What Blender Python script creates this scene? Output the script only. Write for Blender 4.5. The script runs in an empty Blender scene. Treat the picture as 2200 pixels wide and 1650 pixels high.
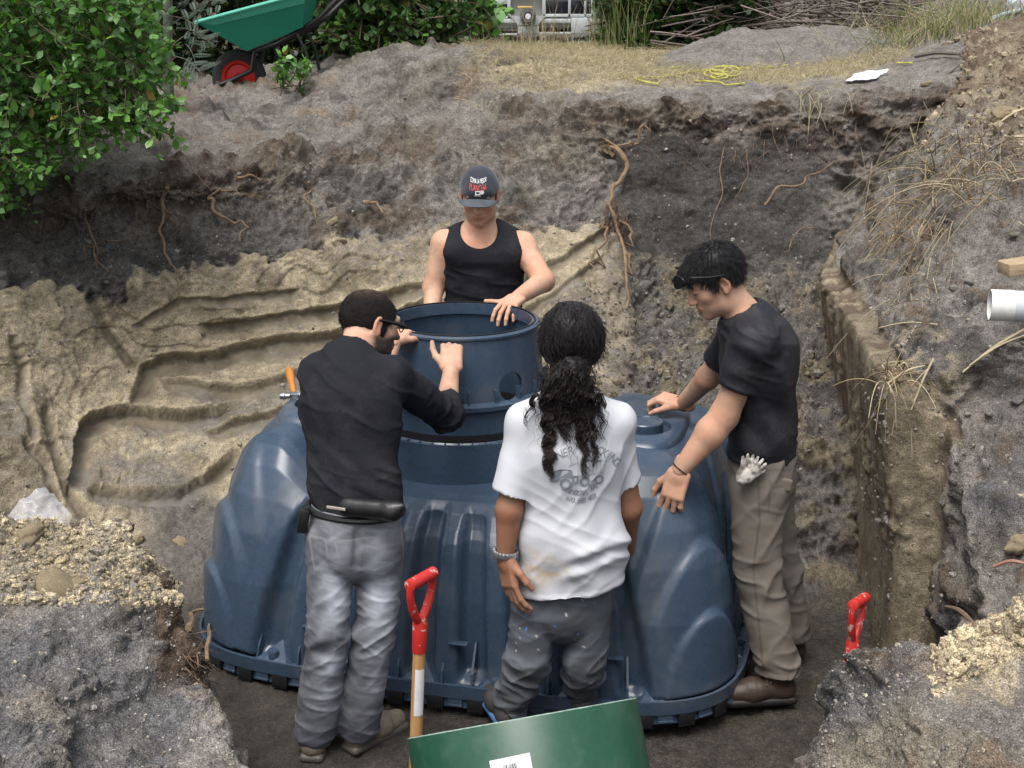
import bpy, bmesh, math, random
import numpy as np
from mathutils import Vector, Matrix
from mathutils.bvhtree import BVHTree
SC = bpy.context.scene
COL = SC.collection
rnd = random.Random(7)
RS = np.random.RandomState(11)
R = math.radians

# ------------------------------------------------------------------ camera
CAM_H, PITCH, FPX = 2.67, R(16.0), 3000.0
cam_d = bpy.data.cameras.new('camera'); cam = bpy.data.objects.new('camera', cam_d); COL.objects.link(cam)
cam.location = (0, 0, CAM_H); cam.rotation_euler = (R(90) - PITCH, 0, 0)
cam_d.sensor_width = 36.0; cam_d.lens = 36.0 * FPX / 2200.0
cam_d.clip_start = 0.05; cam_d.clip_end = 300
SC.camera = cam
SC.cycles.max_bounces = 6; SC.cycles.diffuse_bounces = 3; SC.cycles.glossy_bounces = 2; SC.cycles.transmission_bounces = 4; SC.cycles.caustics_reflective = False; SC.cycles.caustics_refractive = False
# ------------------------------------------------------------------ sky, sun, exposure (bright overcast)
SUN_EL, SUN_ROT = R(66), R(205)
w = bpy.data.worlds.new('World'); SC.world = w; w.use_nodes = True
nt = w.node_tree; nt.nodes.clear()
sky = nt.nodes.new('ShaderNodeTexSky'); sky.sky_type = 'NISHITA'; sky.sun_disc = False
sky.sun_elevation = SUN_EL; sky.sun_rotation = SUN_ROT; sky.air_density = 1.0; sky.dust_density = 6.0; sky.ozone_density = 1.0
hs = nt.nodes.new('ShaderNodeHueSaturation'); hs.inputs['Saturation'].default_value = 0.42
bg = nt.nodes.new('ShaderNodeBackground'); bg.inputs['Strength'].default_value = 0.15
wo = nt.nodes.new('ShaderNodeOutputWorld')
nt.links.new(sky.outputs[0], hs.inputs['Color']); nt.links.new(hs.outputs[0], bg.inputs['Color']); nt.links.new(bg.outputs[0], wo.inputs[0])
sun_d = bpy.data.lights.new('sun', 'SUN'); sun = bpy.data.objects.new('sun', sun_d); COL.objects.link(sun)
sun_d.energy = 1.4; sun_d.angle = R(35); sun_d.color = (1.0, 0.97, 0.93)
sd = Vector((math.sin(SUN_ROT) * math.cos(SUN_EL), math.cos(SUN_ROT) * math.cos(SUN_EL), math.sin(SUN_EL)))
sun.rotation_euler = sd.to_track_quat('Z', 'Y').to_euler()
SC.view_settings.view_transform = 'Standard'; SC.view_settings.look = 'None'
SC.view_settings.exposure = 0.55; SC.view_settings.gamma = 1.0; SC.view_settings.use_curve_mapping = False

# ------------------------------------------------------------------ layout helper: measured picture point + real forward distance -> place in the world
def P(px, py, L):
    a = (px - 1100.0) / FPX; b = (825.0 - py) / FPX
    dy = math.cos(PITCH) + b * math.sin(PITCH); dz = -math.sin(PITCH) + b * math.cos(PITCH)
    s = L / dy
    return np.array((a * s, L, CAM_H + dz * s))
def PZ(px, py, z):
    b = (825.0 - py) / FPX
    dy = math.cos(PITCH) + b * math.sin(PITCH); dz = -math.sin(PITCH) + b * math.cos(PITCH)
    return P(px, py, (z - CAM_H) / dz * dy)
def proj(p):
    y = p[:, 1]; z = p[:, 2] - CAM_H
    d = y * math.cos(PITCH) - z * math.sin(PITCH); u = y * math.sin(PITCH) + z * math.cos(PITCH)
    return 1100 + FPX * p[:, 0] / d, 825 - FPX * u / d

# ------------------------------------------------------------------ noise
def _h(ix, iy, iz):
    with np.errstate(over='ignore'):
        n = (ix.astype(np.uint32) * np.uint32(374761393) + iy.astype(np.uint32) * np.uint32(668265263) + iz.astype(np.uint32) * np.uint32(2147483647 - 1274126177))
        n = (n ^ (n >> np.uint32(13))) * np.uint32(1274126177)
        n = (n ^ (n >> np.uint32(16))) * np.uint32(2246822519)
        n = n ^ (n >> np.uint32(15))
    return (n & np.uint32(0xffffff)).astype(np.float32) / np.float32(0xffffff)
def vnoise(p):
    p = np.asarray(p, dtype=np.float64) + 1000.0
    i = np.floor(p).astype(np.int64); f = (p - i).astype(np.float32); f = f * f * (3 - 2 * f)
    x, y, z = i[:, 0], i[:, 1], i[:, 2]; fx, fy, fz = f[:, 0], f[:, 1], f[:, 2]
    r = 0
    for a in (0, 1):
        for b in (0, 1):
            for c in (0, 1):
                r = r + _h(x + a, y + b, z + c) * (fx if a else 1 - fx) * (fy if b else 1 - fy) * (fz if c else 1 - fz)
    return r
def fbm(p, sc=1.0, oc=4, gain=0.5):
    p = np.asarray(p) * sc; a = 1.0; t = 0; r = 0
    for o in range(oc):
        r = r + a * vnoise(p * (2.03 ** o) + o * 17.3); t += a; a *= gain
    return r / t
def ss(a, b, x):
    t = np.clip((x - a) / (b - a), 0, 1); return t * t * (3 - 2 * t)
def mixc(a, b, t):
    return a * (1 - t)[:, None] + b * t[:, None]

# ------------------------------------------------------------------ mesh helpers
def tag(o, label=None, cat=None, group=None, kind=None):
    if label: o['label'] = label
    if cat: o['category'] = cat
    if group: o['group'] = group
    if kind: o['kind'] = kind
    return o
def empty(name, loc, label, cat, group=None):
    o = bpy.data.objects.new(name, None); COL.objects.link(o); o.location = loc; o.empty_display_size = 0.1
    return tag(o, label, cat, group)
def link(name, me, mat, parent=None):
    o = bpy.data.objects.new(name, me); COL.objects.link(o)
    if mat is not None and len(me.materials) == 0: me.materials.append(mat)
    if parent is not None:
        o.parent = parent
        # meshes are modelled in world space: keep them there under a moved parent
        off = Vector((0, 0, 0)); q = parent
        while q is not None:
            off += q.location; q = q.parent
        o.location = -off
    return o
def mesh_np(name, v, f, smooth=True, col=None):
    """v (N,3); f (M,k) quads/tris array"""
    v = np.asarray(v, dtype=np.float32); f = np.asarray(f, dtype=np.int32)
    me = bpy.data.meshes.new(name); k = f.shape[1]; m = f.shape[0]
    me.vertices.add(len(v)); me.vertices.foreach_set('co', v.ravel())
    me.loops.add(m * k); me.loops.foreach_set('vertex_index', f.ravel())
    me.polygons.add(m); me.polygons.foreach_set('loop_start', np.arange(0, m * k, k, dtype=np.int32))
    me.polygons.foreach_set('loop_total', np.full(m, k, dtype=np.int32))
    me.polygons.foreach_set('use_smooth', np.full(m, smooth, dtype=bool))
    me.update(calc_edges=True)
    if col is not None: set_col(me, col)
    return me
def set_col(me, col):
    c = np.ones((len(me.vertices), 4), dtype=np.float32); c[:, :col.shape[1]] = np.clip(col, 0, 1)
    at = me.color_attributes.new('Col', 'FLOAT_COLOR', 'POINT'); at.data.foreach_set('color', c.ravel())
def normals(v, f):
    v = np.asarray(v, dtype=np.float64)
    if f.shape[1] == 4: n = np.cross(v[f[:, 2]] - v[f[:, 0]], v[f[:, 3]] - v[f[:, 1]])
    else: n = np.cross(v[f[:, 1]] - v[f[:, 0]], v[f[:, 2]] - v[f[:, 0]])
    o = np.zeros_like(v)
    for a in range(3):
        for k in range(f.shape[1]): o[:, a] += np.bincount(f[:, k], n[:, a], len(v))
    return o / (np.linalg.norm(o, axis=1)[:, None] + 1e-12)
def grid_faces(r, c, flip=False, wrap=False):
    i = np.arange(r - 1)[:, None]; j = np.arange(c if wrap else c - 1)[None, :]
    a = i * c + j; b = i * c + (j + 1) % c
    f = np.stack([a, b, b + c, a + c], -1).reshape(-1, 4)
    return f[:, ::-1] if flip else f
class MB:
    """collects shapes (mixed faces) for one mesh object"""
    def __init__(s): s.v = []; s.f = []
    def add(s, v, f):
        n = len(s.v); s.v += [tuple(map(float, p)) for p in v]; s.f += [tuple(int(i) + n for i in q) for q in f]; return s
    def box(s, c, d, rot=None, bev=0.0):
        c = np.array(c); d = np.array(d) / 2.0
        bm = bmesh.new(); bmesh.ops.create_cube(bm, size=1.0)
        for q in bm.verts: q.co = Vector((q.co.x * d[0] * 2, q.co.y * d[1] * 2, q.co.z * d[2] * 2))
        if bev > 0: bmesh.ops.bevel(bm, geom=bm.edges[:], offset=bev, segments=2, affect='EDGES', profile=0.5)
        bm.verts.index_update()
        M = rot if rot is not None else Matrix.Identity(3)
        vs = [tuple(M @ q.co + Vector(c)) for q in bm.verts]; fs = [[q.index for q in fc.verts] for fc in bm.faces]
        bm.free(); return s.add(vs, fs)
    def tube(s, pts, rad, n=8, caps=True):
        pts = [np.array(p, float) for p in pts]; m = len(pts)
        rad = [rad] * m if np.isscalar(rad) else rad
        t = [pts[min(i + 1, m - 1)] - pts[max(i - 1, 0)] for i in range(m)]; t = [q / (np.linalg.norm(q) + 1e-12) for q in t]
        u = np.cross(t[0], (0, 0, 1.0)); u = u if np.linalg.norm(u) > 1e-3 else np.cross(t[0], (1.0, 0, 0)); u /= np.linalg.norm(u)
        vs = []
        for i in range(m):
            u = u - t[i] * u.dot(t[i]); u /= np.linalg.norm(u) + 1e-12; w2 = np.cross(t[i], u)
            for k in range(n):
                a = 2 * math.pi * k / n; vs.append(pts[i] + rad[i] * (math.cos(a) * u + math.sin(a) * w2))
        fs = [(i * n + k, i * n + (k + 1) % n, (i + 1) * n + (k + 1) % n, (i + 1) * n + k) for i in range(m - 1) for k in range(n)]
        if caps: fs += [tuple(range(n))[::-1], tuple((m - 1) * n + k for k in range(n))]
        return s.add(vs, fs)
    def lathe(s, prof, c, ax, n=32, a0=0, a1=2 * math.pi, closed=True):
        """prof list of (r,h) about axis ax at c"""
        ax = np.array(ax, float); ax /= np.linalg.norm(ax); c = np.array(c, float)
        u = np.cross(ax, (0, 1.0, 0)); u = u if np.linalg.norm(u) > 1e-3 else np.cross(ax, (1.0, 0, 0)); u /= np.linalg.norm(u); w2 = np.cross(ax, u)
        vs = []
        for (r, h) in prof:
            for k in range(n):
                a = 2 * math.pi * k / n; vs.append(c + ax * h + r * (math.cos(a) * u + math.sin(a) * w2))
        m = len(prof); fs = [(i * n + k, i * n + (k + 1) % n, (i + 1) * n + (k + 1) % n, (i + 1) * n + k) for i in range(m - 1) for k in range(n)]
        if closed: fs += [tuple(range(n))[::-1], tuple((m - 1) * n + k for k in range(n))]
        return s.add(vs, fs)
    def prism(s, poly, thick, to):
        """poly 2D list extruded by thick; to(x,y,z)->world"""
        n = len(poly); vs = [to(x, y, 0) for x, y in poly] + [to(x, y, thick) for x, y in poly]
        fs = [tuple(range(n))[::-1], tuple(range(n, 2 * n))] + [(i, (i + 1) % n, n + (i + 1) % n, n + i) for i in range(n)]
        return s.add(vs, fs)
    def mesh(s, name, smooth=True, angle=35):
        me = bpy.data.meshes.new(name); me.from_pydata(s.v, [], s.f); me.validate()
        bm = bmesh.new(); bm.from_mesh(me); bmesh.ops.recalc_face_normals(bm, faces=bm.faces[:]); bm.to_mesh(me); bm.free()
        me.polygons.foreach_set('use_smooth', np.full(len(me.polygons), smooth, dtype=bool))
        if smooth:
            try: me.set_sharp_from_angle(angle=R(angle))
            except Exception: pass
        return me
    def build(s, name, mat, parent=None, smooth=True, angle=35):
        return link(name, s.mesh(name, smooth, angle), mat, parent)
def curve_pts(ctrl, n=24):
    """smooth polyline through control points"""
    c = np.array(ctrl, float); m = len(c); out = []
    u = np.linspace(0, m - 1, n)
    for x in u:
        i = min(int(x), m - 2); t = x - i
        p0 = c[max(i - 1, 0)]; p1 = c[i]; p2 = c[i + 1]; p3 = c[min(i + 2, m - 1)]
        m1 = (p2 - p0) / 2; m2 = (p3 - p1) / 2
        out.append((2 * t**3 - 3 * t * t + 1) * p1 + (t**3 - 2 * t * t + t) * m1 + (-2 * t**3 + 3 * t * t) * p2 + (t**3 - t * t) * m2)
    return np.array(out)
def strands_mesh(name, lines, rads, sides=3, col=None):
    """lines (N,M,3), rads (N,M) -> tubes"""
    N, M, _ = lines.shape
    t = np.gradient(lines, axis=1); t /= np.linalg.norm(t, axis=2, keepdims=True) + 1e-9
    ref = np.where(np.abs(t[..., 2:3]) < 0.9, np.array([0, 0, 1.0]), np.array([1.0, 0, 0]))
    u = np.cross(t, ref); u /= np.linalg.norm(u, axis=2, keepdims=True) + 1e-9; w2 = np.cross(t, u)
    vs = []
    for k in range(sides):
        a = 2 * math.pi * k / sides
        vs.append(lines + rads[..., None] * (math.cos(a) * u + math.sin(a) * w2))
    v = np.stack(vs, 2).reshape(-1, 3)
    base = (np.arange(N) * M * sides)[:, None, None] + (np.arange(M - 1) * sides)[None, :, None]
    fs = []
    for k in range(sides):
        k2 = (k + 1) % sides
        fs.append(np.stack([base[..., 0] + k, base[..., 0] + k2, base[..., 0] + sides + k2, base[..., 0] + sides + k], -1))
    f = np.stack(fs, 2).reshape(-1, 4)
    c = None
    if col is not None: c = np.repeat(col, M * sides, axis=0)
    return mesh_np(name, v, f, True, c)

# ------------------------------------------------------------------ materials
def newmat(name):
    m = bpy.data.materials.new(name); m.use_nodes = True; t = m.node_tree; b = t.nodes['Principled BSDF']; return m, t, b
def N(t, ty, **kw):
    n = t.nodes.new(ty)
    for k, v in kw.items():
        if k in n.inputs.keys() if hasattr(n.inputs, 'keys') else False: n.inputs[k].default_value = v
        else: setattr(n, k, v)
    return n
def noise_node(t, scale, detail=4, rough=0.55, coord=None, dist=0.0):
    n = t.nodes.new('ShaderNodeTexNoise'); n.inputs['Scale'].default_value = scale; n.inputs['Detail'].default_value = detail
    n.inputs['Roughness'].default_value = rough; n.inputs['Distortion'].default_value = dist
    if coord: t.links.new(coord, n.inputs['Vector'])
    return n
def ramp(t, src, stops):
    r = t.nodes.new('ShaderNodeValToRGB'); e = r.color_ramp.elements
    e[0].position = stops[0][0]; e[0].color = (*stops[0][1], 1) if len(stops[0][1]) == 3 else stops[0][1]
    e[1].position = stops[1][0]; e[1].color = (*stops[1][1], 1)
    for p, c in stops[2:]:
        q = e.new(p); q.color = (*c, 1)
    t.links.new(src, r.inputs[0]); return r
def mul(t, a, b, fac=1.0, mode='MULTIPLY'):
    m = t.nodes.new('ShaderNodeMix'); m.data_type = 'RGBA'; m.blend_type = mode; m.inputs[0].default_value = fac
    for s, k in ((a, 6), (b, 7)):
        if isinstance(s, (tuple, list)): m.inputs[k].default_value = (*s, 1)
        else: t.links.new(s, m.inputs[k])
    return m.outputs[2]
def bump(t, b, src, strength, dist, prev=None):
    n = t.nodes.new('ShaderNodeBump'); n.inputs['Strength'].default_value = strength; n.inputs['Distance'].default_value = dist
    t.links.new(src, n.inputs['Height'])
    if prev: t.links.new(prev, n.inputs['Normal'])
    t.links.new(n.outputs[0], b.inputs['Normal']); return n.outputs[0]
def simple(name, col, rough=0.6, metal=0.0, spec=0.5, var=0.0, vscale=8.0, bmp=0.0, bscale=200.0, bdist=0.002, attr=False, sheen=0.0, sub=0.0):
    m, t, b = newmat(name); tc = t.nodes.new('ShaderNodeTexCoord'); co = tc.outputs['Object']
    b.inputs['Roughness'].default_value = rough; b.inputs['Metallic'].default_value = metal; b.inputs['Specular IOR Level'].default_value = spec
    if attr:
        a = t.nodes.new('ShaderNodeVertexColor'); a.layer_name = 'Col'; src = a.outputs[0]
    else:
        rgb = t.nodes.new('ShaderNodeRGB'); rgb.outputs[0].default_value = (*col, 1); src = rgb.outputs[0]
    if var > 0:
        n = noise_node(t, vscale, 5, 0.6, co); r = ramp(t, n.outputs['Fac'], [(0.3, (1 - var,) * 3), (0.7, (1 + var * 0.6,) * 3)])
        src = mul(t, src, r.outputs[0])
    t.links.new(src, b.inputs['Base Color'])
    if bmp > 0: bump(t, b, noise_node(t, bscale, 3, 0.6, co).outputs['Fac'], bmp, bdist)
    if sheen > 0: b.inputs['Sheen Weight'].default_value = sheen
    if sub > 0:
        b.inputs['Subsurface Weight'].default_value = sub; b.inputs['Subsurface Radius'].default_value = (0.012, 0.005, 0.003); b.inputs['Subsurface Scale'].default_value = 0.6
    return m
def soil_mat(name):
    """soil colour comes from the strata stored on the mesh (alpha = how crumbly it is); the nodes add grain, pale grit and crumb relief"""
    m, t, b = newmat(name); tc = t.nodes.new('ShaderNodeTexCoord'); co = tc.outputs['Object']
    a = t.nodes.new('ShaderNodeVertexColor'); a.layer_name = 'Col'; al = a.outputs['Alpha']
    n1 = noise_node(t, 9, 3, 0.68, co); n2 = noise_node(t, 210, 1, 0.7, co); n3 = noise_node(t, 45, 3, 0.7, co)
    def mulf(x, y, f):
        o = mul(t, x, y); t.links.new(f, o.node.inputs[0]); return o
    s = mul(t, a.outputs[0], ramp(t, n1.outputs['Fac'], [(0.28, (0.74, 0.73, 0.71)), (0.72, (1.22, 1.22, 1.22))]).outputs[0])
    s = mulf(s, ramp(t, n3.outputs['Fac'], [(0.30, (0.62, 0.61, 0.60)), (0.68, (1.24, 1.24, 1.23))]).outputs[0], al)
    s = mulf(s, ramp(t, n2.outputs['Fac'], [(0.30, (0.45, 0.44, 0.43)), (0.52, (1.0, 1.0, 1.0)), (0.75, (1.65, 1.62, 1.55))]).outputs[0], al)
    vo = t.nodes.new('ShaderNodeTexVoronoi'); vo.inputs['Scale'].default_value = 95; t.links.new(co, vo.inputs['Vector'])
    vm = noise_node(t, 30, 0, 0.5, co)
    g1 = ramp(t, vo.outputs['Distance'], [(0.10, (1, 1, 1)), (0.2, (0, 0, 0))]); g2 = ramp(t, vm.outputs['Fac'], [(0.60, (0, 0, 0)), (0.66, (1, 1, 1))])
    gm = mul(t, mul(t, g1.outputs[0], g2.outputs[0]), al)
    mx = t.nodes.new('ShaderNodeMix'); mx.data_type = 'RGBA'; t.links.new(gm, mx.inputs[0]); t.links.new(s, mx.inputs[6])
    pale = mul(t, s, (2.2, 2.15, 2.05)); t.links.new(pale, mx.inputs[7])
    t.links.new(mx.outputs[2], b.inputs['Base Color'])
    b.inputs['Roughness'].default_value = 0.95; b.inputs['Specular IOR Level'].default_value = 0.15
    def strength(k):
        q = t.nodes.new('ShaderNodeMath'); q.operation = 'MULTIPLY'; q.inputs[1].default_value = k; t.links.new(al, q.inputs[0]); return q.outputs[0]
    p = bump(t, b, noise_node(t, 34, 4, 0.72, co).outputs['Fac'], 0.55, 0.03); t.links.new(strength(0.55), p.node.inputs['Strength'])
    p2 = bump(t, b, n2.outputs['Fac'], 0.6, 0.006, p); t.links.new(strength(0.6), p2.node.inputs['Strength'])
    return m
M = {}
M['soil'] = soil_mat('soil')
# ------------------------------------------------------------------ terrain
def cub(c, idx, tens=0.75):
    """sample control rows c (n,...) at float indices"""
    n = len(c); i = np.clip(np.floor(idx).astype(int), 0, n - 2); t = (idx - i)
    t = t.reshape((-1,) + (1,) * (c.ndim - 1))
    p0 = c[np.clip(i - 1, 0, n - 1)]; p1 = c[i]; p2 = c[i + 1]; p3 = c[np.clip(i + 2, 0, n - 1)]
    m1 = tens * (p2 - p0) / 2; m2 = tens * (p3 - p1) / 2
    return (2 * t**3 - 3 * t * t + 1) * p1 + (t**3 - 2 * t * t + t) * m1 + (-2 * t**3 + 3 * t * t) * p2 + (t**3 - t * t) * m2
def spaced(counts):
    o = []
    for i, k in enumerate(counts): o += list(i + np.arange(k) / k)
    return np.array(o + [len(counts)])
def sheet(ctrl, rc, cc):
    """ctrl (R,C,3) -> dense (V, rows, cols)"""
    a = cub(np.array(ctrl, float), spaced(rc)); a = cub(a.transpose(1, 0, 2), spaced(cc)).transpose(1, 0, 2)
    return a.reshape(-1, 3), a.shape[0], a.shape[1]
GREY = np.array((0.195, 0.183, 0.171)); DARK = np.array((0.098, 0.094, 0.090)); BROWN = np.array((0.115, 0.088, 0.066))
TAN = np.array((0.345, 0.298, 0.215)); CLAY = np.array((0.238, 0.205, 0.15)); DBROWN = np.array((0.06, 0.045, 0.036)); STRAW = np.array((0.36, 0.31, 0.2))
PALE = np.array((0.24, 0.215, 0.175)); YEL = np.array((0.45, 0.385, 0.265)); SANDB = np.array((0.105, 0.105, 0.11))
def C1(c, n): return np.repeat(c[None], n, 0)
def poly_d(px, py, pts):
    """signed vertical-ish distance below polyline + plain distance"""
    best = np.full(px.shape, 1e9); sgn = np.ones(px.shape)
    for (x0, y0), (x1, y1) in zip(pts[:-1], pts[1:]):
        dx, dy = x1 - x0, y1 - y0; t = np.clip(((px - x0) * dx + (py - y0) * dy) / (dx * dx + dy * dy), 0, 1)
        ex, ey = px - x0 - t * dx, py - y0 - t * dy; d = np.hypot(ex, ey); c = dx * ey - dy * ex
        k = d < best; best = np.where(k, d, best); sgn = np.where(k, np.sign(c), sgn)
    return best, sgn
def finish_sheet(name, v, r, c, disp, colf, flip=False):
    f = grid_faces(r, c, flip); n = normals(v, f); px, py = proj(v)
    v2 = v + n * disp(v, px, py, n)[:, None]
    n2 = normals(v2, f)
    me = mesh_np(name, v2, f, True, colf(v, px, py, n2))
    o = link(name, me, M['soil']); o['kind'] = 'structure'; return o, v2, f

# ---- back bank: plateau, lip, cut face, talus, pit floor
cols = [-420, -150, 60, 260, 460, 660, 860, 1060, 1260, 1420, 1580, 1740, 1900, 2150, 2500]
lipY = [400, 400, 400, 372, 345, 312, 268, 232, 214, 206, 207, 205, 190, 150, 120]
lipL = [6.2, 6.6, 7.0, 7.25, 7.5, 8.0, 8.6, 8.7, 8.35, 8.22, 8.22, 8.12, 8.0, 8.0, 8.0]
plY  = [150, 165, 180, 190, 195, 175, 118, 118, 140, 155, 155, 150, 125, 70, 50]      # where the ground starts falling to the lip
plL  = [9.5, 9.6, 9.7, 9.7, 9.7, 9.6, 9.6, 9.6, 9.6, 9.5, 9.5, 9.5, 9.3, 9.2, 9.2]
b1Y  = [480, 480, 480, 460, 440, 415, 380, 350, 340, 335, 350, 350, 340, 300, 280]     # just under the lip
b1L  = [6.05, 6.45, 6.85, 7.1, 7.25, 7.55, 7.95, 8.05, 8.0, 8.02, 8.03, 7.95, 7.85, 7.85, 7.85]
b2Y  = [620, 620, 615, 600, 560, 535, 510, 490, 480, 540, 560, 570, 560, 520, 500]     # foot of the dark stratum
b2L  = [5.75, 6.15, 6.55, 6.8, 6.95, 7.15, 7.4, 7.5, 7.62, 7.72, 7.74, 7.64, 7.55, 7.55, 7.55]
b3Y  = [800, 800, 790, 780, 740, 720, 700, 690, 690, 720, 740, 760, 760, 720, 700]
b3L  = [5.7, 5.95, 6.35, 6.65, 6.8, 6.9, 7.0, 7.0, 7.05, 7.15, 7.05, 6.9, 6.8, 6.8, 6.8]
b4Y  = [1000, 1000, 980, 970, 930, 900, 900, 890, 880, 900, 920, 960, 980, 950, 930]
b4L  = [5.4, 5.6, 5.95, 6.25, 6.4, 6.45, 6.5, 6.45, 6.45, 6.5, 6.4, 6.2, 6.1, 6.1, 6.1]
rows = []
rows.append([np.array(((x - 1100) / 3000 * 90, 90.0, 3.4)) for x in cols])
rows.append([np.array(((x - 1100) / 3000 * 32, 32.0, 2.25)) for x in cols])
rows.append([np.array(((x - 1100) / 3000 * 15, 15.0, 2.12 + max(0, (x - 1500) / 1000.0) * 0.45)) for x in cols])
rows.append([P(x, y, l) for x, y, l in zip(cols, plY, plL)])
rows.append([P(x, y, l) for x, y, l in zip(cols, lipY, lipL)])
rows.append([P(x, y, l) for x, y, l in zip(cols, b1Y, b1L)])
rows.append([P(x, y, l) for x, y, l in zip(cols, b2Y, b2L)])
rows.append([P(x, y, l) for x, y, l in zip(cols, b3Y, b3L)])
rows.append([P(x, y, l) for x, y, l in zip(cols, b4Y, b4L)])
rows.append([np.array((p[0] * 0.97, 5.75 if x > 350 else 5.45, 0.12)) for x, p in zip(cols, rows[-1])])
rows.append([np.array((p[0] * 0.92, 5.0, 0.04)) for p in rows[-2]])
rows.append([np.array((p[0] * 0.85, 4.35, -0.02)) for p in rows[-3]])
rows.append([np.array((p[0] * 0.8, 3.3, -0.04)) for p in rows[-4]])
v, r, c = sheet(rows, [6, 10, 26, 62, 64, 66, 84, 84, 60, 24, 34, 24], [14, 24] + [52] * 10 + [40, 20])
tan_top = [(-500, 600), (0, 605), (130, 600), (225, 645), (270, 650), (300, 585), (400, 548), (470, 560), (600, 548), (700, 525), (800, 505), (930, 508), (1060, 490), (1170, 470), (1290, 470), (1345, 560), (1370, 700), (1400, 1200), (2600, 1300)]
ttx = [p[0] for p in tan_top]; tty = [p[1] for p in tan_top]
GRV = [([(466, 694), (560, 682), (640, 668), (740, 652), (900, 612)], 20, .035), ([(293, 825), (305, 792), (339, 768), (424, 758), (509, 743), (640, 728), (740, 712), (900, 648)], 26, .06),
       ([(382, 815), (450, 832), (551, 827), (660, 808), (760, 790), (860, 770)], 20, .045), ([(148, 1010), (152, 955), (165, 915), (195, 890), (237, 880), (297, 872), (339, 892), (403, 890), (450, 882)], 28, .075),
       ([(215, 1060), (300, 1062), (382, 1061), (440, 1030), (480, 990)], 18, .05), ([(470, 925), (551, 908), (640, 880)], 16, .04),
       ([(199, 641), (237, 713), (262, 745), (285, 775)], 11, .035), ([(106, 900), (128, 985), (150, 1050), (203, 1140)], 14, .04), ([(300, 690), (380, 640), (480, 640), (620, 622)], 12, .02),
       ([(30, 740), (52, 800), (50, 860), (72, 930), (70, 960)], 12, .035), ([(60, 960), (100, 1000), (130, 1090)], 12, .03), ([(1130, 600), (1200, 560), (1290, 500)], 12, .03), ([(1120, 680), (1210, 620), (1280, 560)], 10, .025)]
def bank_masks(v, px, py):
    w1 = fbm(v, 3.1, 4) - 0.5; w2 = fbm(v + 9, 9.0, 4) - 0.5; w3 = fbm(v + 31, 26.0, 3) - 0.5
    tt = np.interp(px + 50 * w2, ttx, tty)
    tan = ss(-8, 14, py - tt + 70 * w2 + 45 * w3 - 8) * ss(1385, 1330, px + 80 * w1 + 40 * w2)
    lip = np.interp(px, cols, lipY)
    below = py - lip + 60 * w2 + 40 * w1
    return w1, w2, w3, tan, below
def bank_disp(v, px, py, n):
    w1, w2, w3, tan, below = bank_masks(v, px, py)
    face = ss(-25, 30, below) * ss(5.2, 5.9, v[:, 1]); far = ss(30, 12, v[:, 1])
    d = 0.02 * w2 + 0.008 * w3
    plat = 1 - ss(-60, 0, below)
    rg = 1 - np.abs(2 * fbm(v + 19, 4.5, 4) - 1)
    d = d + plat * far * (0.14 * w1 + 0.10 * w2 + 0.04 * w3) * ss(1500, 900, px) + plat * far * (0.05 * w1 + 0.05 * w2) + plat * far * 0.09 * (rg - .8) * ss(1300, 900, px)
    flat = ss(1300, 1380, px + 60 * w1) * ss(1820, 1740, px) * ss(60, 100, below) * ss(600, 540, py); ft = face * (1 - 0.80 * tan) * (1 - .72 * flat); d = d + face * 0.10 * w1 + ft * (0.10 * w1 + 0.11 * w2 + 0.035 * w3 + 0.03 * (fbm(v, 60, 2) - 0.5))
    ridg = 1 - np.abs(2 * fbm(v * np.array((1.2, 1.2, 2.0)), 5, 4) - 1)          # crumbly ledges
    d = d + face * (1 - tan) * (1 - .8 * flat) * 0.13 * (ridg - 0.75) + flat * 0.016 * (fbm(v * np.array((.25, .25, 3.0)), 7, 3) - .5)
    # overhanging root mat under the lip
    d = d + ss(-30, 10, below) * ss(80, 15, below) * 0.08 * (fbm(v + 5, 8, 4) - 0.5)
    d = d - ss(40, 100, below) * ss(230, 130, below) * 0.03 * ss(650, 520, px)
    # tan rock stands proud of the sand above, blocky
    blk = np.floor(fbm(v + 77, 3.2, 2) * 7) / 7
    d = d + tan * (0.04 + 0.07 * (blk - 0.5) + 0.014 * (fbm(v, 40, 3) - 0.5))
    qx = px + 3 * w3 + 8 * w2; qy = py + 5 * w3 + 7 * w2
    for pts, wd, dep in GRV:                                                     # bucket grooves scraped in the clay
        dd, sg = poly_d(qx, qy, pts); s = dd * sg
        d = d - dep * 1.05 * ss(-2, 3, s) * ss(wd * 2.3, wd * 0.7, s) + dep * 0.22 * ss(-12, -3, s) * ss(3, -2, s) * (0.5 + fbm(v, 70, 2))
    # trampled floor
    tal = ss(1250, 1400, px) * ss(560, 640, py) * ss(5.6, 6.2, v[:, 1])
    d = d + tal * (0.05 * w2 + 0.05 * w3)
    fl = ss(6.0, 5.2, v[:, 1]); d = d * (1 - 0.6 * fl) + fl * (0.05 * (fbm(v, 9, 3) - 0.5) + 0.02 * (fbm(v, 30, 3) - .5))
    return d
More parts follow.
